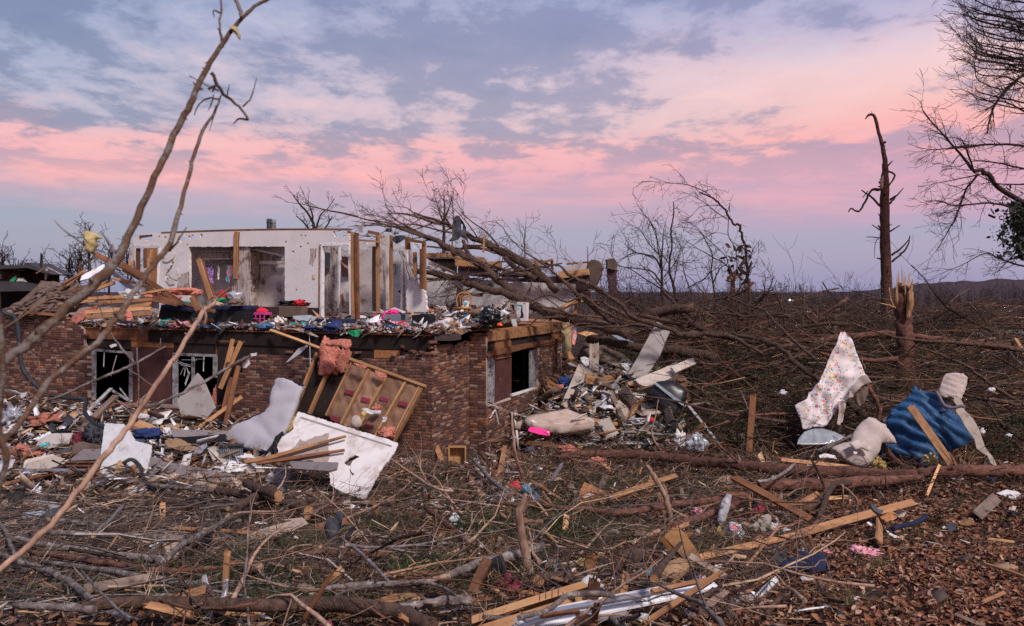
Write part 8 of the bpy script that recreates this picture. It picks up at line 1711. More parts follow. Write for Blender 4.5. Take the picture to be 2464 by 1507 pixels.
LP('mesh_bag','black crumpled mesh bag in the centre greenery','bag',kG2,(1300,790,1460,910),'blackfab',dp=.7,amp=.6,fq=2.2,sub=4,ridge=.2); LP('mauve_wad','dusty mauve insulation wad under the black cloth','insulation',kG2,(2030,1100,2210,1280),'maroon',dp=.7,amp=.7,fq=2.2,sub=4,ridge=.2); LP('mauve_wad','dark pink fluff left of the crooked branch','insulation',kG2,(365,950,470,1045),'maroon',dp=.8,amp=.8,fq=2.4,sub=4,ridge=.2); LP('pink_fluff','pink fluff snagged at the tip of the straight grey branch','insulation',kG2,(1090,1110,1160,1185),'pinkcloth',dp=.8,amp=.9,fq=3,sub=4,dz=.08); LP('yellow_fluff','yellow fluff on a twig above the great trunk','insulation',kG2,(820,1210,900,1300),'feather',dp=.6,amp=.9,fq=3,sub=4,dz=.1)
PN('black_cloth','black cloth draped over the lichen-spotted log by the snag','cloth',kG2(1868,960,1960,950,2020,920,2060,908,2082,960,2110,1070,2150,1115,2260,1130,2360,1160,2392,1200,2300,1215,2180,1200,2110,1140,2040,1060,1960,1055,1885,1045),PG(kG2(2250,1210)[0],0,12,.05),'blackfab',.02,fold=.06,ffq=12,amp=.06,fq=4,puff=.015); PN('osb_chip','square osb chip under the black cloth','board',kG2(2200,1250,2230,1215,2370,1205,2375,1240,2210,1275),PG(kG2(2250,1270)[0],0,50,.1),'osb',.02)
PN('blue_strip','bright blue painted strip in mid yard','strip',kG2(2220,335,2262,315,2340,385,2400,440,2432,485,2385,490,2330,440),PG(kG2(2400,490)[0],10,35,.03),'blue',.02); PN('red_cloth','torn red plastic beside the blue strip','plastic',kG2(2122,320,2160,290,2195,283,2200,310,2225,345,2195,385,2180,350,2140,345),PG(kG2(2190,380)[0],0,30,.12),'red',.01,amp=.03,fq=8); cable('thin blue wire looping over the blue strip',kG2,(2230,400,2290,370,2340,350,2345,325,2320,315),(13.8,13.8),.006,'blue','wire','wire')
for p,lab in ((kG2(1115,175),'loose red brick below the framed section'),(kG2(1180,185),'second loose brick at the wall foot'),(kG2(1220,290),'loose brick in the rubble below the corner'),(kG2(1040,420),'reddish loose brick beside the white panel'),(kG2(1275,345),'loose brick half sunk in the twigs'),(kG3(230,185),'pale perforated brick in mid yard'),(kG2(1095,215),'third loose brick at the wall foot')):
 g=G(*p[0],.06); link('loose_brick',bmesh_brick(BL),M['brick_obj'],mw=Matrix.Translation(g) @ (Matrix.Rotation(R.uniform(0,3),3,'Z') @ Matrix.Rotation(R.uniform(-.6,.6),3,'X')).to_4x4(),label=lab,cat='brick')
# ------------------------------------------------------------------ foreground centre right
PN('stained_cabinet','stained brown cabinet front standing tilted in the lower centre','cabinet front',kG3(1268,760,1340,682,1412,700,1490,800,1572,920,1500,1020,1440,960,1360,860),PG(kG3(1500,1020)[0],12,22,.1),'stain',.05); BD('drawer_rail','dark rail along the left of the stained cabinet front','rail',kG3,(1255,770,1340,880),40,'stain',.05,l=(.5,.35),up=(0,-1,.1))
PN('tan_cushion','brown cracked cushion in front of the stained cabinet','cushion',kG3(1222,1060,1240,1000,1260,980,1330,965,1400,935,1450,960,1482,1010,1470,1050,1400,1120,1360,1170,1290,1160,1240,1110),PG(kG3(1340,1170)[0],0,25,.06),'cardboard',.06,puff=.06,amp=.03,fq=3,sp=.05)
PN('felt_pad','black felt pad right of the cracked cushion','pad',kG3(1405,1125,1480,1055,1600,1000,1640,1010,1560,1080,1440,1160),PG(kG3(1440,1160)[0],0,40,.05),'blackfab',.03,amp=.02)
PN('cap','white cap with grey stripes behind the twin beams','cap',kG3(568,1150,590,1110,640,1080,690,1085,740,1125,778,1190,770,1222,690,1205,640,1200,600,1225,566,1210),PG(kG3(670,1220)[0],0,25,.12),'white',.04,puff=.08,sp=.04); PN('dark_lining','dark lining under the white cap','lining',kG3(610,1212,660,1175,760,1190,785,1215,770,1225),PG(kG3(680,1230)[0],0,25,.2),'navy',.03)
PN('osb_shard','torn orange board standing behind the white cap','board',kG3(612,935,650,915,680,900,714,925,705,980,680,1040,660,1080,625,1060),PG(kG3(650,1085)[0],0,15,.1),'osb',.02,rag=.008); PN('yellow_shard','torn orange peel of board left of the cap','board',kG3(505,1060,530,1035,570,1055,600,1110,560,1115,510,1090),PG(kG3(560,1115)[0],0,30,.06),'osb',.02,rag=.006); PN('fluff','pale green fluff beside the orange board','insulation',kG3(530,970,560,935,610,940,612,1010,570,1000),PG(kG3(570,1010)[0],0,20,.2),'feather',.03,amp=.04,fq=9)
for (a,m_2,lab,ya) in (((968,832,1000,800,1040,770,1060,800,1092,860,1010,865,1060,830,1020,815,1000,845),'paperwhite','folded white paper on the rough log chunk',30),((850,1202,905,1210,972,1235,935,1292,855,1275),'cardboard','tan wood piece resting above the siding strips',45),((1440,1338,1512,1345,1508,1400,1480,1425,1445,1400),'greyboard','pale grey square card in the leaves',50),((2015,1278,2100,1180,2205,1090,2232,1128,2150,1210,2080,1292),'white','white strip printed with dark loops on the leaves',50),((1955,865,1985,830,2000,808,2005,830,1975,862),'paperwhite','small white flag above the long tan board',30),
    ((1490,1120,1540,1090,1570,1050,1620,1075,1620,1115,1560,1125),'paperwhite','white carton with a purple band near the siding end',35),((1700,990,1760,985,1775,1030,1740,1060,1700,1030),'paperwhite','white torn cup by the black tar pieces',30),((1225,1265,1275,1215,1290,1250,1355,1232,1340,1252,1260,1278),'paperwhite','white shell pieces lying on the siding strips',45),((1060,1260,1100,1215,1130,1240,1125,1265,1070,1275),'creamboard','pinkish board shard behind the siding strips',45),((1820,965,1900,975,1930,1050,1890,1070,1840,1030),'charcoal','black tar paper piece left of the navy sweater',40),((1900,920,1930,915,1960,1010,1990,1060,1920,1050),'charcoal','second tar paper piece left of the navy sweater',30),((2180,880,2230,860,2300,880,2290,990,2200,1010),'charcoal','dark tar paper sheet behind the navy sweater',30),((1750,1120,1840,1095,1850,1150,1790,1180),'charcoal','dark tar chip right of the siding end',45),
    ((1115,1040,1180,1005,1190,1030,1150,1075,1110,1060),'blue','blue and white label scrap right of the log chunk',40),((590,1040,625,1030,620,1080,600,1080),'blue','blue scrap under the orange board',20),((1035,1430,1080,1400,1140,1405,1140,1450,1080,1480),'clear','cloudy plastic sheet at the bottom edge',45),((920,1440,960,1400,1000,1430,980,1470,930,1470),'charcoal','dark striped cloth scrap at the bottom edge',45),((1740,915,1790,910,1800,940,1760,945),'paperwhite','small white peel by the purple carton',40),((860,970,905,935,930,940,900,985),'paperwhite','white leaf-like scrap on the log chunk',30),((285,325,330,260,400,150,432,135,420,180,350,290,320,335),'greycloth','grey cloth strip draped on the twigs before the pier',20),((1720,290,1760,250,1830,245,1860,300,1800,320),'tancloth','tan round bundle under the main log',35),((2205,610,2215,590,2240,630,2235,660,2210,650),'paperwhite','white shard by the maroon cloth',20)):
 o=PN('scrap',lab,'scrap',kG3(*a),PG(kG3(a[-2],a[-1])[0],0,ya,.08),m_2,.012,amp=.012,fq=5)
 if 'purple band' in lab: panel('band',kG3(1555,1062,1568,1055,1590,1118,1572,1122),Plane(G(*kG3(1560,1125)[0],.12),0,35),.012,M['purple'],parent=o)
 if 'dark loops' in lab:
  for q in range(6): panel('loop_mark',kG3(2060+q*18,1262-q*20,2066+q*18,1230-q*20,2074+q*18,1232-q*20,2068+q*18,1264-q*20),Plane(G(*kG3(2080,1292)[0],.094),0,50),.014,M['charcoal'],parent=o)
PN('mesh_sleeve','white plastic mesh sleeve hanging over the log','mesh',kG3(1800,400,1840,410,1828,500,1795,600,1780,660,1735,690,1715,640,1735,520,1765,440),PG(kG3(1750,690)[0],0,20,.05),'greyframe',.03,puff=.04,fold=.02,ffq=20,sp=.05); LP('clear_bag','clear plastic bag with a pink and teal print','plastic bag',kG3,(1790,650,1940,805),'clear',dp=.7,amp=.5,fq=2,sub=4,ridge=.25)
LP('bag_print','pink and teal printed patch showing in the clear bag','print',kG3,(1815,655,1900,715),'tiedye',dp=.4,amp=.3,Y=G(*kG3(1860,805)[0]).y-.08); LP('yellow_fluff','yellow insulation left of the clear bag','insulation',kG3,(1680,690,1785,815),'yellow',dp=.6,amp=.9,fq=2.5,sub=4,ridge=.2); LP('paper_heap','heap of crumpled white and beige paper','paper',kG3,(2030,625,2200,785),'creamboard',dp=.7,amp=1,fq=2.5,sub=4,ridge=.3); LP('paper_heap','crumpled white foil bag right of the beige paper','foil',kG3,(2150,660,2310,745),'paperwhite',dp=.6,amp=1,fq=3,sub=4,ridge=.3)
LP('black_cloth','black rag behind the maroon cloth','rag',kG3,(1960,480,2080,570),'blackfab',dp=.7,amp=.6,sub=4); LP('maroon_cloth','maroon cloth under the crossing timber','cloth',kG3,(2020,510,2125,610),'maroon',dp=.6,amp=.6,sub=4,fq=2); LP('pink_wad','pink insulation wad on the log left of the mesh sleeve','insulation',kG3,(1510,580,1610,640),'pinkcloth',dp=.6,amp=.8,sub=4,fq=2.5,dz=.1); LP('yellow_fluff','yellow insulation crumb under the cushion','insulation',kG3,(1200,1135,1265,1200),'yellow',dp=.7,amp=.9,sub=4,fq=3); LP('yellow_fluff','yellow and white crumbs right of the white cup','insulation',kG3,(1930,940,2020,995),'yellow',dp=.7,amp=1,sub=4,fq=3)
LP('beige_wad','pinkish beige insulation sheet on the lower leaves','insulation',kG3,(1895,1290,2170,1380),'foam',dp=.9,amp=.9,sub=4,fq=2.6,ridge=.3); LP('grey_wad','grey crumpled felt left of the beige insulation','felt',kG3,(1660,1290,1790,1390),'greycloth',dp=.8,amp=.8,sub=4,fq=2.6,ridge=.3)
LP('clear_bag','cloudy plastic bag behind the main log','plastic bag',kG3,(1485,-40,1610,55),'clear',dp=.7,amp=.6,sub=4,fq=2.2,ridge=.25); LP('pink_wad','red-pink insulation below the main log','insulation',kG3,(650,100,790,175),'pink',dp=.7,amp=.7,sub=4,fq=2.2); LP('pink_wad','pale pink insulation at the left end of the main log','insulation',kG3,(390,5,560,70),'pink',dp=.6,amp=.7,sub=4,fq=2.2)
# leaf slope
PN('navy_sweater','crumpled navy sweater lying on the leaves','sweater',kG4(385,1020,430,985,540,930,560,870,610,885,640,915,720,905,790,920,770,960,790,1010,828,1035,800,1080,720,1100,660,1085,600,1040,500,1060,420,1050),PG(kG4(600,1090)[0],0,48,.03),'navy',.05,puff=.05,fold=.05,ffq=9,amp=.06,fq=4,sp=.04)
PN('tar_scrap','black tar strip crossing the long tan board','tar strip',kG4(1160,500,1200,492,1230,530,1275,540,1250,578,1190,545),PG(kG4(1220,580)[0],0,45,.2),'charcoal',.02,amp=.02); PN('osb_chip','orange fibrous board chunk at the long board end','board',kG4(1240,600,1275,545,1330,545,1390,580,1380,610,1300,640),PG(kG4(1300,640)[0],0,40,.05),'osb',.03,rag=.01); cable('black hose lying on the right leaves',kG4,(1350,695,1420,670,1500,655,1580,625,1625,590),(11,11.6),.035,'navy','hose','hose')
for (a,m_2,lab,ya) in (((1290,705,1340,730,1445,780,1435,788,1330,755),'paperwhite','white wire bracket right of the short tan board',55),((1370,550,1470,545,1440,600,1380,590),'creamboard','cream paper by the orange chunk',50),((560,1080,620,1065,720,1110,600,1140),'greyboard','grey card under the navy sweater',60),((585,870,632,825,638,885,620,890),'paperwhite','white triangle behind the navy sweater',25),((1020,1275,1050,1262,1080,1268,1060,1288,1030,1290),'paperwhite','white cup lid on the lower leaves',50),((1130,640,1150,632,1180,665,1165,675),'paperwhite','white petal scrap left of the short tan board',45),((1790,650,1870,640,1885,700,1820,720),'charcoal','dark roof chip on the right leaves',50),((1890,640,1950,600,2010,630,2010,665,1920,670),'stain','dark orange bark lump on the right leaves',50),((760,880,800,870,860,890,820,905),'pinkcloth','small pink insulation right of the sweater',50),((750,820,790,830,820,862,760,860),'creamboard','cream card behind the sweater',50),((1765,680,1785,668,1790,690,1770,692),'paperwhite','white dot of paper right of the hose',50),((980,455,1000,450,1010,470),'paperwhite','tiny white triangle above the long board',30),
   ((2130,250,2180,245,2220,275,2195,310,2160,290),'clear','white plastic cup beside the ring of straw',40),((1770,210,1840,190,1885,240,1870,285,1810,270),'paperwhite','shredded white paper on the right log',35),((622,200,635,125,715,150,690,190,650,235),'paperwhite','white tissue hanging at the main log',10),((1150,330,1200,300,1210,340,1240,380,1260,415,1220,430,1185,380),'greyboard','grey rag caught before the second log',20),((2215,395,2300,365,2400,385,2460,430,2400,465,2290,420),'paperwhite','crumpled white sheet at the right edge',45),((2335,560,2350,500,2385,505,2370,555),'creamboard','cream chip over the black lump at the right edge',30)):
 PN('scrap',lab,'scrap',kG4(*a),PG(kG4(a[-2],a[-1])[0],0,ya,.05),m_2,.01,amp=.015,fq=7)
LP('black_lump','black fabric lump at the right edge','cloth',kG4,(2330,550,2420,615),'blackfab',dp=.7,amp=.6,sub=4); LP('pink_wad','pale pink insulation sheet on the leaves','insulation',kG4,(1010,870,1240,930),'pinkcloth',dp=.9,amp=.9,sub=4,fq=2.6,ridge=.3); LP('yellow_fluff','yellow insulation wad by the right log','insulation',kG4,(1620,145,1720,225),'feather',dp=.7,amp=.9,sub=4,fq=2.6,dz=.2); LP('yellow_fluff','yellow insulation wad under the pillow','insulation',kG4,(1190,110,1290,205),'yellow',dp=.7,amp=.9,sub=4,fq=2.6)
cable('ring of straw by the white plastic cup',kG4,(2080,250,2060,280,2100,310,2180,310,2190,280,2120,250),(17.5,17.3),.03,'feather','straw_ring','straw ring')
# ------------------------------------------------------------------ hanging sheet, pillow, tarp
Yf=19.6
PN('floral_sheet','white sheet with flower print hung to a peak on a branch','bed sheet',kR(912,338,935,330,962,332,1005,400,1060,520,1100,650,1135,700,1165,755,1120,770,1060,800,1020,860,985,880,950,920,940,1000,925,1090,880,1110,900,1000,895,960,850,1060,800,1120,735,1130,700,1135,650,1145,600,1150,570,1050,545,985,535,950,570,925,625,890,650,840,680,830,700,780,740,735,800,600,830,500,860,440),Plane(P(*kR(850,1100)[0],Yf),4,4),'floral',.012,fold=.10,ffq=9,fdir=(1,-.34),amp=.08,fq=2.2,sp=.055)
PN('sheet_lining','plain cream lining of the sheet folded round its branch','sheet',kR(985,880,1000,820,1045,750,1090,700,1130,690,1165,755,1090,790,1050,830,1030,880,980,890,965,870),Plane(P(*kR(1050,850)[0],Yf-.16),4,6),'pillow',.015,fold=.07,ffq=12,fdir=(.6,1),amp=.04)
PN('sheet_lining','cream tail hanging under the right side of the sheet','sheet',kR(895,930,940,900,955,960,935,1050,915,1120,880,1110,900,1010),Plane(P(*kR(920,1050)[0],Yf-.1),4,6),'pillow',.015,fold=.05,ffq=14,fdir=(1,.1)); PN('dark_tail','dim grey underside hanging right of the broken log','cloth',kR(1040,860,1110,800,1150,790,1150,860,1110,930,1070,960,1050,920),Plane(P(*kR(1100,900)[0],Yf+.2),4,6),'cushion',.015,fold=.04,ffq=14)
PN('beige_pillow','stained beige pillow slumped against the logs','pillow',kR(1000,1260,1020,1190,1060,1130,1100,1085,1150,1052,1210,1060,1260,1095,1330,1160,1370,1215,1385,1270,1310,1265,1260,1265,1240,1330,1200,1400,1140,1465,1060,1468,960,1420,900,1370,835,1315,870,1290,940,1265),Plane(P(*kR(1080,1465)[0],18.3),6,26),'pillow',.05,puff=.15,fold=.04,ffq=6,fdir=(1,.6),amp=.05,fq=2.2,sp=.06)
PN('pillow_tag','round seam panel on the beige pillow','seam',kR(990,1270,1060,1238,1130,1260,1175,1320,1150,1335,1090,1310,1040,1325),Plane(P(*kR(1080,1400)[0],18.02),6,26),'pillow',.02,puff=.03) ; PN('paper_tag','white care tag on the beige pillow','tag',kR(1025,1335,1060,1342,1050,1362,1028,1355),Plane(P(*kR(1040,1350)[0],17.9),6,26),'paperwhite',.005)
PN('ribbed_sheet','pale ribbed half-round sheet left of the pillow','sheet',kR(550,1280,565,1230,610,1175,680,1148,760,1145,840,1165,900,1190,955,1215,900,1250,810,1278,700,1282),Plane(P(*kR(700,1282)[0],19.0),0,45),'clear',.02,fold=.012,ffq=30,fdir=(1,.3),sp=.06); PN('paper_scrap','white wrapper under the left corner of the pillow','wrapper',kR(735,1370,780,1355,870,1370,890,1400,800,1390,740,1390),Plane(P(*kR(800,1395)[0],18.2),0,45),'paperwhite',.01,amp=.02)
PN('blue_tarp','big crumpled blue tarp heap right of the pillow','tarpaulin',kR(1262,1380,1275,1290,1330,1230,1385,1260,1370,1190,1310,1130,1300,1080,1350,980,1420,930,1500,860,1530,790,1550,785,1570,815,1640,840,1720,860,1760,900,1850,990,1930,1080,1980,1160,2020,1210,1995,1280,1900,1310,1800,1345,1750,1420,1650,1470,1540,1470,1440,1440,1380,1400,1320,1385),Plane(P(*kR(1500,1460)[0],18.9),-4,24),'bluetarp',.03,puff=.30,fold=.11,ffq=13,fdir=(.6,.8),amp=.07,fq=2.4,sp=.045)
BD('board','long orange board leaning across the blue tarp','board',kR,(1850,1445,1510,965),66,'lumber',.04,Y=(18.1,18.75),up=(0,-1,.1),rag=.04); BD('stick','thin stick beside the leaning orange board foot','stick',kR,(1910,1480,1830,1350),14,'lumber_old',.03,Y=(18,18.2))
PN('jagged_board','jagged greenish white board leaning right of the blue tarp','board',kR(1870,870,1920,890,1945,930,1960,990,2030,1060,2080,1150,2110,1240,2130,1300,2200,1390,2232,1455,2215,1465,2175,1430,2150,1370,2110,1350,2060,1310,2040,1230,2000,1180,1960,1120,1930,1060,1885,1000,1895,950,1870,920),Plane(P(*kR(2220,1460)[0],18.3),-5,10),'creamboard',.025); PN('shade_pleated','pleated beige lampshade caught above the blue tarp','lampshade',kR(1745,860,1760,790,1790,700,1810,682,1880,675,1950,680,1992,712,1985,770,1965,830,1940,880,1930,905,1880,870,1850,880,1800,880),Plane(P(*kR(1850,880)[0],18.9),-10,12),'pillow',.03,fold=.025,ffq=26,fdir=(.25,1),bend=-.08,sp=.05)
cable('grey cloth band wound round the jagged board',kR,(1720,830,1750,880,1790,950,1860,970,1930,955,1960,965),(18.6,18.3),.035,'greycloth','cloth_band','cloth band')
PN('white_sheet','white triangular sheet lying in the far brush','sheet',kR(527,292,565,255,600,275,640,310,660,352,620,325,580,305),Plane(P(*kR(590,300)[0],30),0,30),'white',.02,amp=.04); PN('metal_roofing','pale blue-green roofing sheets lying far right in the brush','roofing',kR(2010,350,2100,335,2200,305,2300,320,2440,320,2480,380,2400,400,2280,400,2150,420,2080,385),Plane(P(*kR(2200,390)[0],33),0,60),'clear',.05,amp=.08,fq=1.5,rag=.05)
for (x0,y0,x1,y1,lab,Yd) in ((405,820,465,860,'white plastic wad left of the floral sheet',20.5),(2090,1145,2130,1195,'white cup right of the jagged board',19),(2160,800,2220,835,'white wad on the right limb',20.5),(2310,1190,2360,1215,'white tube end right of the jagged board',18.6)): LP('white_wad',lab,'plastic',kR,(x0,y0,x1,y1),'paperwhite',Y=Yd,dp=.7,amp=.7,sub=3)
BD('board','short orange board far right in the brush','board',kR,(2390,390,2460,520),30,'lumber',.05,Y=(24,23))
# ------------------------------------------------------------------ pile beyond the side wall
def FPn(n,lab,cat,a,Y_,mat,th=.03,yaw=0,pitch=30,**k): pts=kF(*a); return PN(n,lab,cat,pts,Plane(P(*pts[-1],Y_),yaw,pitch),mat,th,**k)
FPn('brown_cushion','large brown cushion slab on top of the pile by the side wall','cushion',(1320,490,1360,410,1400,350,1480,365,1600,430,1700,470,1778,545,1750,570,1650,585,1590,580,1560,540,1400,520),25.2,'cushion',.18,0,40,puff=.05)
FPn('tall_board','tall narrow grey-white board leaning on the fallen limbs','board',(1990,185,2040,215,2102,258,2060,350,2010,480,1950,570,1880,672,1800,660,1740,638,1830,480,1900,350),23.2,'greyboard',.06,-20,22); FPn('shelf_board','broad cream board sloping up right of the tall board','board',(1800,680,1900,640,2050,580,2160,522,2165,640,2050,690,1900,735,1850,725),22.3,'creamboard',.08,-10,45)
BD('shelf_end','right tip of the broad cream board','board',kF,(2130,590,2290,520),70,'creamboard',.06,Y=(22.3,22.5),rag=.05)
FPn('white_sheeting','torn white sheet on the side wall pile below the brown cushion','sheet',(1345,485,1380,478,1430,500,1482,555,1440,575,1430,545,1410,580,1370,545,1350,520),24.6,'white',.02,0,35,amp=.03); FPn('metal_flap','dull grey metal flap beside the torn white sheet','metal sheet',(1420,600,1500,560,1580,530,1570,580,1500,610,1430,612),24.2,'cushion',.02,0,45,amp=.03)
FPn('white_door','broken white cabinet door in the side wall pile','cabinet door',(1195,790,1200,750,1290,700,1385,718,1400,820,1370,860,1350,915,1290,890,1210,885),23.2,'white',.03,-5,18); FPn('white_post','thin white post standing left of the broken cabinet door','post',(1102,745,1115,742,1148,935,1135,945),23.4,'white',.04,0,0); BD('black_bar','black bar crossing the top of the broken cabinet door','bar',kF,(1110,815,1390,695),14,'blackplastic',.03,Y=(23,23)); BD('lath','orange lath left of the broken cabinet door','lath',kF,(1090,840,1200,790),20,'lumber',.03,Y=(23.3,23.3)); BD('rod','grey rod lying on the broken cabinet door','rod',kF,(1290,825,1380,705),10,'greyframe',.02,Y=(22.9,22.9))
m_2=MB(); kp=P(*kF(1372,785)[0],23.02); m_2.tube([kp,kp-Vector((0,.04,0))],[.03,.02],10); o=m_2.build('door_knob',M['greyframe']); o.parent=bpy.data.objects['white_door']; o.matrix_parent_inverse=WM['white_door'].inverted()
for (a,Yq,mat,lab,ya) in (((1250,505,1340,550,1390,575,1330,580,1260,540),24.8,'lumber_old','brown torn board left of the white sheet',40),((1230,530,1280,520,1340,560,1270,570),24.7,'greyboard','grey drywall shard at the pile corner',40),((1255,640,1300,620,1340,670,1300,720,1260,680),23.8,'taupeboard','beige torn board above the cabinet door',35),((1300,650,1380,630,1400,680,1330,720),23.7,'greyboard','grey torn board above the cabinet door',35),((1345,600,1420,580,1480,620,1400,650),24,'creamboard','cream drywall shard in the pile top',40),((1480,640,1560,610,1640,650,1640,720,1560,740,1490,690),23.6,'greyboard','wide grey drywall piece in the middle of the pile',35),((1600,580,1680,620,1685,670,1620,650),23.9,'white','white drywall corner in the pile',30),((1640,660,1740,700,1720,760,1680,740),23.2,'creamboard','cream shard right of the blue cloth',35),((1225,900,1290,895,1360,920,1330,970,1250,940),22.8,'taupeboard','beige board end below the cabinet door',40),((1150,930,1220,880,1215,930,1160,945),22.9,'taupeboard','small beige wedge by the thin white post',35),((1375,960,1410,950,1450,1000,1420,1000),22.2,'white','striped white slats below the pile',40),((1780,790,1850,770,1890,800,1830,830,1790,810),22.4,'creamboard','cream scrap left of the black drum',40),((1810,1010,1900,1030,2050,1090,2040,1115,1920,1080),21.5,'white','white strip below the black drum',50),((1500,1020,1580,1050,1660,1055,1600,1075),21.4,'greyboard','grey strip on the grass before the pile',55),((1840,760,1920,740,1890,790),22.6,'greybin','grey metal shard above the black drum',35),((1400,890,1420,930,1390,960,1380,930),22.6,'paperwhite','white flap by the black monitor',20),((1580,280,1640,290,1750,340,1790,360,1760,385,1650,330),24.8,'greybin','twisted grey flashing on the logs behind the pile',45),((1310,285,1400,262,1495,292,1400,312,1370,300),25,'lumber_pale','flat tan board resting on the logs by the wall corner',60)):
 FPn('shard',lab,'board',a,Yq,mat,.02,0,ya,rag=.012,amp=.01)
LP('blue_garment','dark blue garment on the left of the pile','garment',kF,(1160,650,1262,735),'darkblue',Y=23.6,dp=.6,amp=.7,sub=4,fq=2,ridge=.2); LP('orange_wad','salmon insulation below the dark blue garment','insulation',kF,(1120,720,1205,785),'pink',Y=23.5,dp=.6,amp=.7,sub=4,ridge=.2); PN('denim_cloth','light blue denim spread over the middle of the pile','denim',kF(1330,850,1380,855,1420,790,1440,740,1480,700,1520,700,1570,790,1530,800,1470,830,1410,875,1370,870),Plane(P(*kF(1400,870)[0],22.8),0,40),'denim',.03,fold=.06,ffq=10,amp=.07,fq=3,puff=.03); LP('blue_wad','small royal blue rag at the right of the denim','rag',kF,(1600,720,1680,760),'denim',Y=22.9,dp=.6,amp=.7,sub=4)
LP('purple_wad','purple and yellow packaging in the pile','packaging',kF,(1520,800,1600,850),'purple',Y=22.7,dp=.6,amp=.8,sub=4,fq=2.5); FPn('black_monitor','glossy black box screen lying in the pile','screen',(1435,880,1530,835,1560,870,1605,960,1560,1000,1480,990,1450,940),22.2,'blackplastic',.18,10,35); LP('green_cloth','mottled green cloth hanging right of the black screen','cloth',kF,(1590,900,1640,1010),'green',Y=22,dp=.5,amp=.5,sub=4); LP('green_wad','dark green plastic on the grass','plastic',kF,(1530,1060,1610,1100),'green',Y=21.3,dp=.6,amp=.6,sub=4)
PN('stained_foam','stained beige foam mattress block before the side wall','foam block',kF(880,1020,890,990,1080,960,1230,928,1330,970,1460,1015,1462,1080,1380,1110,1200,1125,1090,1110,960,1080,890,1070),Plane(P(*kF(1100,1115)[0],20.6),-5,58),'foam',.10,puff=.05,sp=.12,amp=.02); PN('foam_edging','pinkish front side of the stained foam block','foam edge',kF(878,1000,950,1030,1090,1050,1290,1055,1462,1020,1460,1080,1300,1120,1180,1128,1080,1112,900,1070),Plane(P(*kF(1100,1115)[0],20.4),-5,5),'foam',.06,puff=.02,sp=.12)
PN('hot_pink_board','hot pink foam board lying before the stained foam','board',kF(905,1095,925,1070,1000,1080,1092,1108,1085,1148,1000,1135,910,1108),Plane(P(*kF(1000,1140)[0],20.0),0,40),'hotpink',.03); LP('sticker','tiny round white sticker on the hot pink board','sticker',kF,(1062,1105,1082,1125),'paperwhite',Y=19.85,dp=.2,amp=0)
rq=random.Random(5)
for q in range(26):    # spill of white blind slats
 x0=rq.uniform(1080,1400); y0=np.interp(x0,[1080,1400],[1160,1160])+rq.uniform(-14,34); l_=rq.uniform(110,260); a_=rq.uniform(-.05,.3); p,q_=kF(x0,y0,x0+l_*math.cos(a_),y0+l_*math.sin(a_)*.7)
 plank(G(*p,.05+rq.random()*.08),G(*q_,.05+rq.random()*.08),.03,.005,M['white'],'blind_slat',up=(rq.uniform(-.5,.5),-.5,.6),label='white vinyl blind slat in the fan spilled before the stained foam',cat='blind slat',group='spilled blind slats before the stained foam')
BD('board','curved brown board lying on the grass left of the slats','board',kF,(700,1180,1150,1245),44,'lumber_old',.05,l=(.08,.08)); BD('board','dark split board at the foot of the side wall','board',kF,(560,1195,740,1180),22,'lumber_old',.04,l=(.08,.08),rag=.05)
for (x0,y0,x1,y1,m_3,lab) in ((1070,1225,1165,1310,'cushion','brown curled roofing roll in the yard'),(1215,1225,1300,1265,'pink','pink insulation by the curled roofing roll'),(1320,1215,1365,1255,'feather','yellow fluff by the curled roofing roll'),(880,1235,970,1310,'charcoal','dark grey round tin in the yard')): LP('yard_wad',lab,'debris',kF,(x0,y0,x1,y1),m_3,dp=.6,amp=.5,sub=4,fq=2.2)
drum=thing('black_bin',P(*kF(2050,1000)[0],21.6),'large black plastic tub tipped at the right of the pile','tub')
panel('side',kF(1900,800,1990,700,2100,690,2170,720,2240,780,2230,860,2200,960,2120,1040,2040,1050,2010,940,1980,870,1890,830),Plane(P(*kF(2050,1050)[0],21.5),-8,20),.35,M['blackplastic'],puff=.12,sp=.12,parent=drum); panel('rim',kF(1960,705,1985,700,2160,830,2230,880,2225,905,2140,850),Plane(P(*kF(2050,1050)[0],21.15),-8,20),.05,M['greybin'],parent=drum)
for a,wpx,mat,lab,Yq,rg_ in (((1600,775,1760,1140),40,'lumber_grey','long pale grooved board leaning down the pile front',(22.4,20.6),.04),((1815,840,1935,1135),30,'lumber_old','red-brown board leaning down right of the grooved board',(22.4,20.8),.04),((1420,900,1510,1015),36,'lumber','short orange board left of the black screen',(22.2,21.8),.03),((1475,1075,1600,990),26,'lumber','orange board under the black screen',(21.6,21.8),.04),((1730,985,1835,905),38,'lumber','orange board block in the pile front',(21.8,22),.02),((1745,705,1930,745),26,'lumber','orange lath under the broad cream board',(22.6,22.4),.03),((1820,760,2160,660),14,'lumber_old','thin red lath crossing the broad cream board',(22,22),.03),((1590,600,1720,750),26,'lumber_old','brown lath down the middle of the pile',(23.6,22.9),.03),((1690,900,1760,800),22,'lumber_old','short lath below the cream shard',(22.3,22.5),.03),((1240,500,1370,575),18,'lumber_old','brown lath over the grey drywall shard',(24.6,24.6),.03),((1420,1145,1700,1085),12,'lumber','thin orange lath on the grass by the slats',(20.2,20.4),.02),((1250,605,1400,625),14,'lumber','thin orange lath at the pile back',(24.2,24.2),.02),((1640,880,1700,1080),18,'lumber','orange lath beside the grooved board',(22,21),.03),((1150,80,1370,0),30,'lumber','stout orange timber across the limbs over the wall corner',(25.5,25.8),.03),((1240,440,1275,500),40,'lumber','orange post foot under the cream towel',(25,24.8),.02)):
 BD('lath',lab,'board',kF,a,wpx,mat,.04,Y=Yq,rag=rg_,up=(0,-.9,.4))
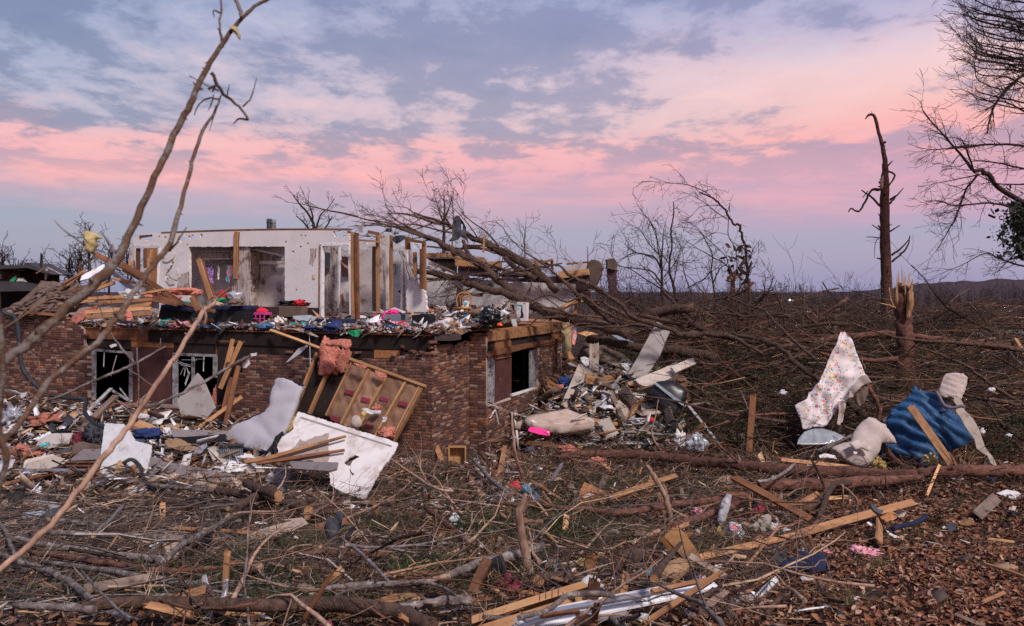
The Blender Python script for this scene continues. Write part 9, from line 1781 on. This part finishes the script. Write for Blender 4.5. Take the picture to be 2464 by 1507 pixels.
LP('clear_bag','cloudy plastic bag right of the pile in the brush','plastic bag',kV,(1655,1045,1700,1088),'clear',Y=19.8,dp=.7,amp=.6,sub=4,ridge=.25); LP('white_wad','white tissue scraps above the cloudy bag','tissue',kV,(1625,1040,1650,1075),'paperwhite',Y=20,dp=.6,amp=.8,sub=4)
LP('bin_bag','dark slumped bin bag at the right of the black tub','bin bag',kF,(2090,1000,2160,1120),'charcoal',Y=21,dp=.6,amp=.5,sub=4); LP('red_bit','small orange-red scrap in front of the tub','scrap',kF,(1925,990,1965,1035),'red',Y=21.2,dp=.5,amp=.6)
# small lit lamps far off in the valley
def lamp(px_,py_,Yd,c,lab):
 m=bpy.data.materials.new('lamp_glow'); m.use_nodes=True; m.cycles.emission_sampling='NONE'; b=m.node_tree.nodes['Principled BSDF']; b.inputs['Emission Color'].default_value=c+(1,); b.inputs['Emission Strength'].default_value=4
 me=lumpmesh('far_lamp',.18*Yd/150,.18*Yd/150,.22*Yd/150,.0,1,R,2); link('far_lamp',me,m,mw=Matrix.Translation(P(px_,py_,Yd)),label=lab,cat='lamp')
lamp(1909,724,150,(1,.55,.08),'small warm lit lamp in the valley left of the snapped pine'); lamp(1901,722,150,(.7,.8,1),'tiny white lit lamp just beside the warm one'); lamp(2113,743,120,(1,.6,.05),'warm lit lamp low beside the splintered stump'); lamp(1644,738,150,(1,.7,.1),'dim warm lamp seen through the bushy tree')

# snapped branches and board scraps thrown about the yard, one by one
ry=random.Random(88)
for q in range(170):
 px_,py_=ry.uniform(420,1950),ry.uniform(1110,1480); c=G(px_,py_,ry.uniform(.12,.3)); L=ry.uniform(.7,2.4); an=ry.uniform(0,3.14); ti=ry.gauss(.03,.14); r0=ry.uniform(.010,.032)
 d=Vector((math.cos(an)*math.cos(ti),math.sin(an)*math.cos(ti),math.sin(ti))); mb=MB(); twig(mb,c-d*(L/2),d,L,r0,ry,1,6,7,.3,-.01,4,.8,mn=.003)
 km=ry.choice(['bark_red','bark_grey','bare','bark','bare']); o=mb.build('snapped_branch',M[km]); o['label']=f"{'long' if L > 1.7 else 'short' if L < 1.1 else 'crooked'} {MC[km]} snapped branch {near(c)}"; o['category']='branch'; o['group']='snapped branches strewn over the yard'
for q in range(110):
 px_,py_=(ry.uniform(350,2000),ry.uniform(1100,1490)) if q < 80 else (ry.uniform(0,620),ry.uniform(1000,1120)); c=G(px_,py_,ry.uniform(.08,.22)); L=ry.uniform(.15,.7)*(1 if q < 80 else 1.5); an=ry.uniform(0,3.14); ti=ry.gauss(.05,.3); d=Vector((math.cos(an)*math.cos(ti),math.sin(an)*math.cos(ti),math.sin(ti)))
 km=ry.choice(['lumber','lumber_old','lumber_pale','lumber_old','lumber_grey','taupeboard']); w_=ry.uniform(.03,.11); plank(c-d*L/2,c+d*L/2,w_,ry.uniform(.012,.04),M[km],'wood_scrap',up=(ry.uniform(-.5,.5),-.6,.6),rag=.03,rng=ry,label=f"{'narrow' if w_ < .07 else 'wide'} {MC[km]} {'longer' if L > .42 else 'short'} board scrap {near(c)}",cat='wood scrap',group='board scraps in the yard' if q < 80 else 'board scraps below the windows')

for q in range(64):    # boards heaped beyond the side wall
 t=ry.gauss(0,1),ry.gauss(0,1); x,y=2.9+t[0]*1.1,23.0+t[1]*1.2
 if bool(inh(np.array([x-.3]),np.array([y]))[0]): continue
 c=Vector((x,y,tzf(x,y)+ry.uniform(.1,.6))); an,ti=ry.uniform(0,3.14),ry.gauss(.1,.5); d=Vector((math.cos(an)*math.cos(ti),math.sin(an)*math.cos(ti)*.6,math.sin(ti))).normalized(); L=ry.uniform(.5,1.8); w_=ry.choice([.06,.09,.3,.5,.4]); km=ry.choice(['greyboard','creamboard','white','taupeboard','lumber_old','lumber','greyboard','drywall'])
 plank(c-d*L/2,c+d*L/2,w_,.02 if w_ > .1 else .045,M[km],'board',up=(ry.uniform(-.4,.4),-.8,ry.uniform(.1,1)),rag=.05,rng=ry,label=f"{'wide' if w_ > .2 else 'narrow'} {'long' if L > 1.15 else 'short'} {MC[km]} board, {'steep' if abs(ti) > .5 else 'flat'}, {near(c)}",cat='board',group='boards heaped beyond the side wall')
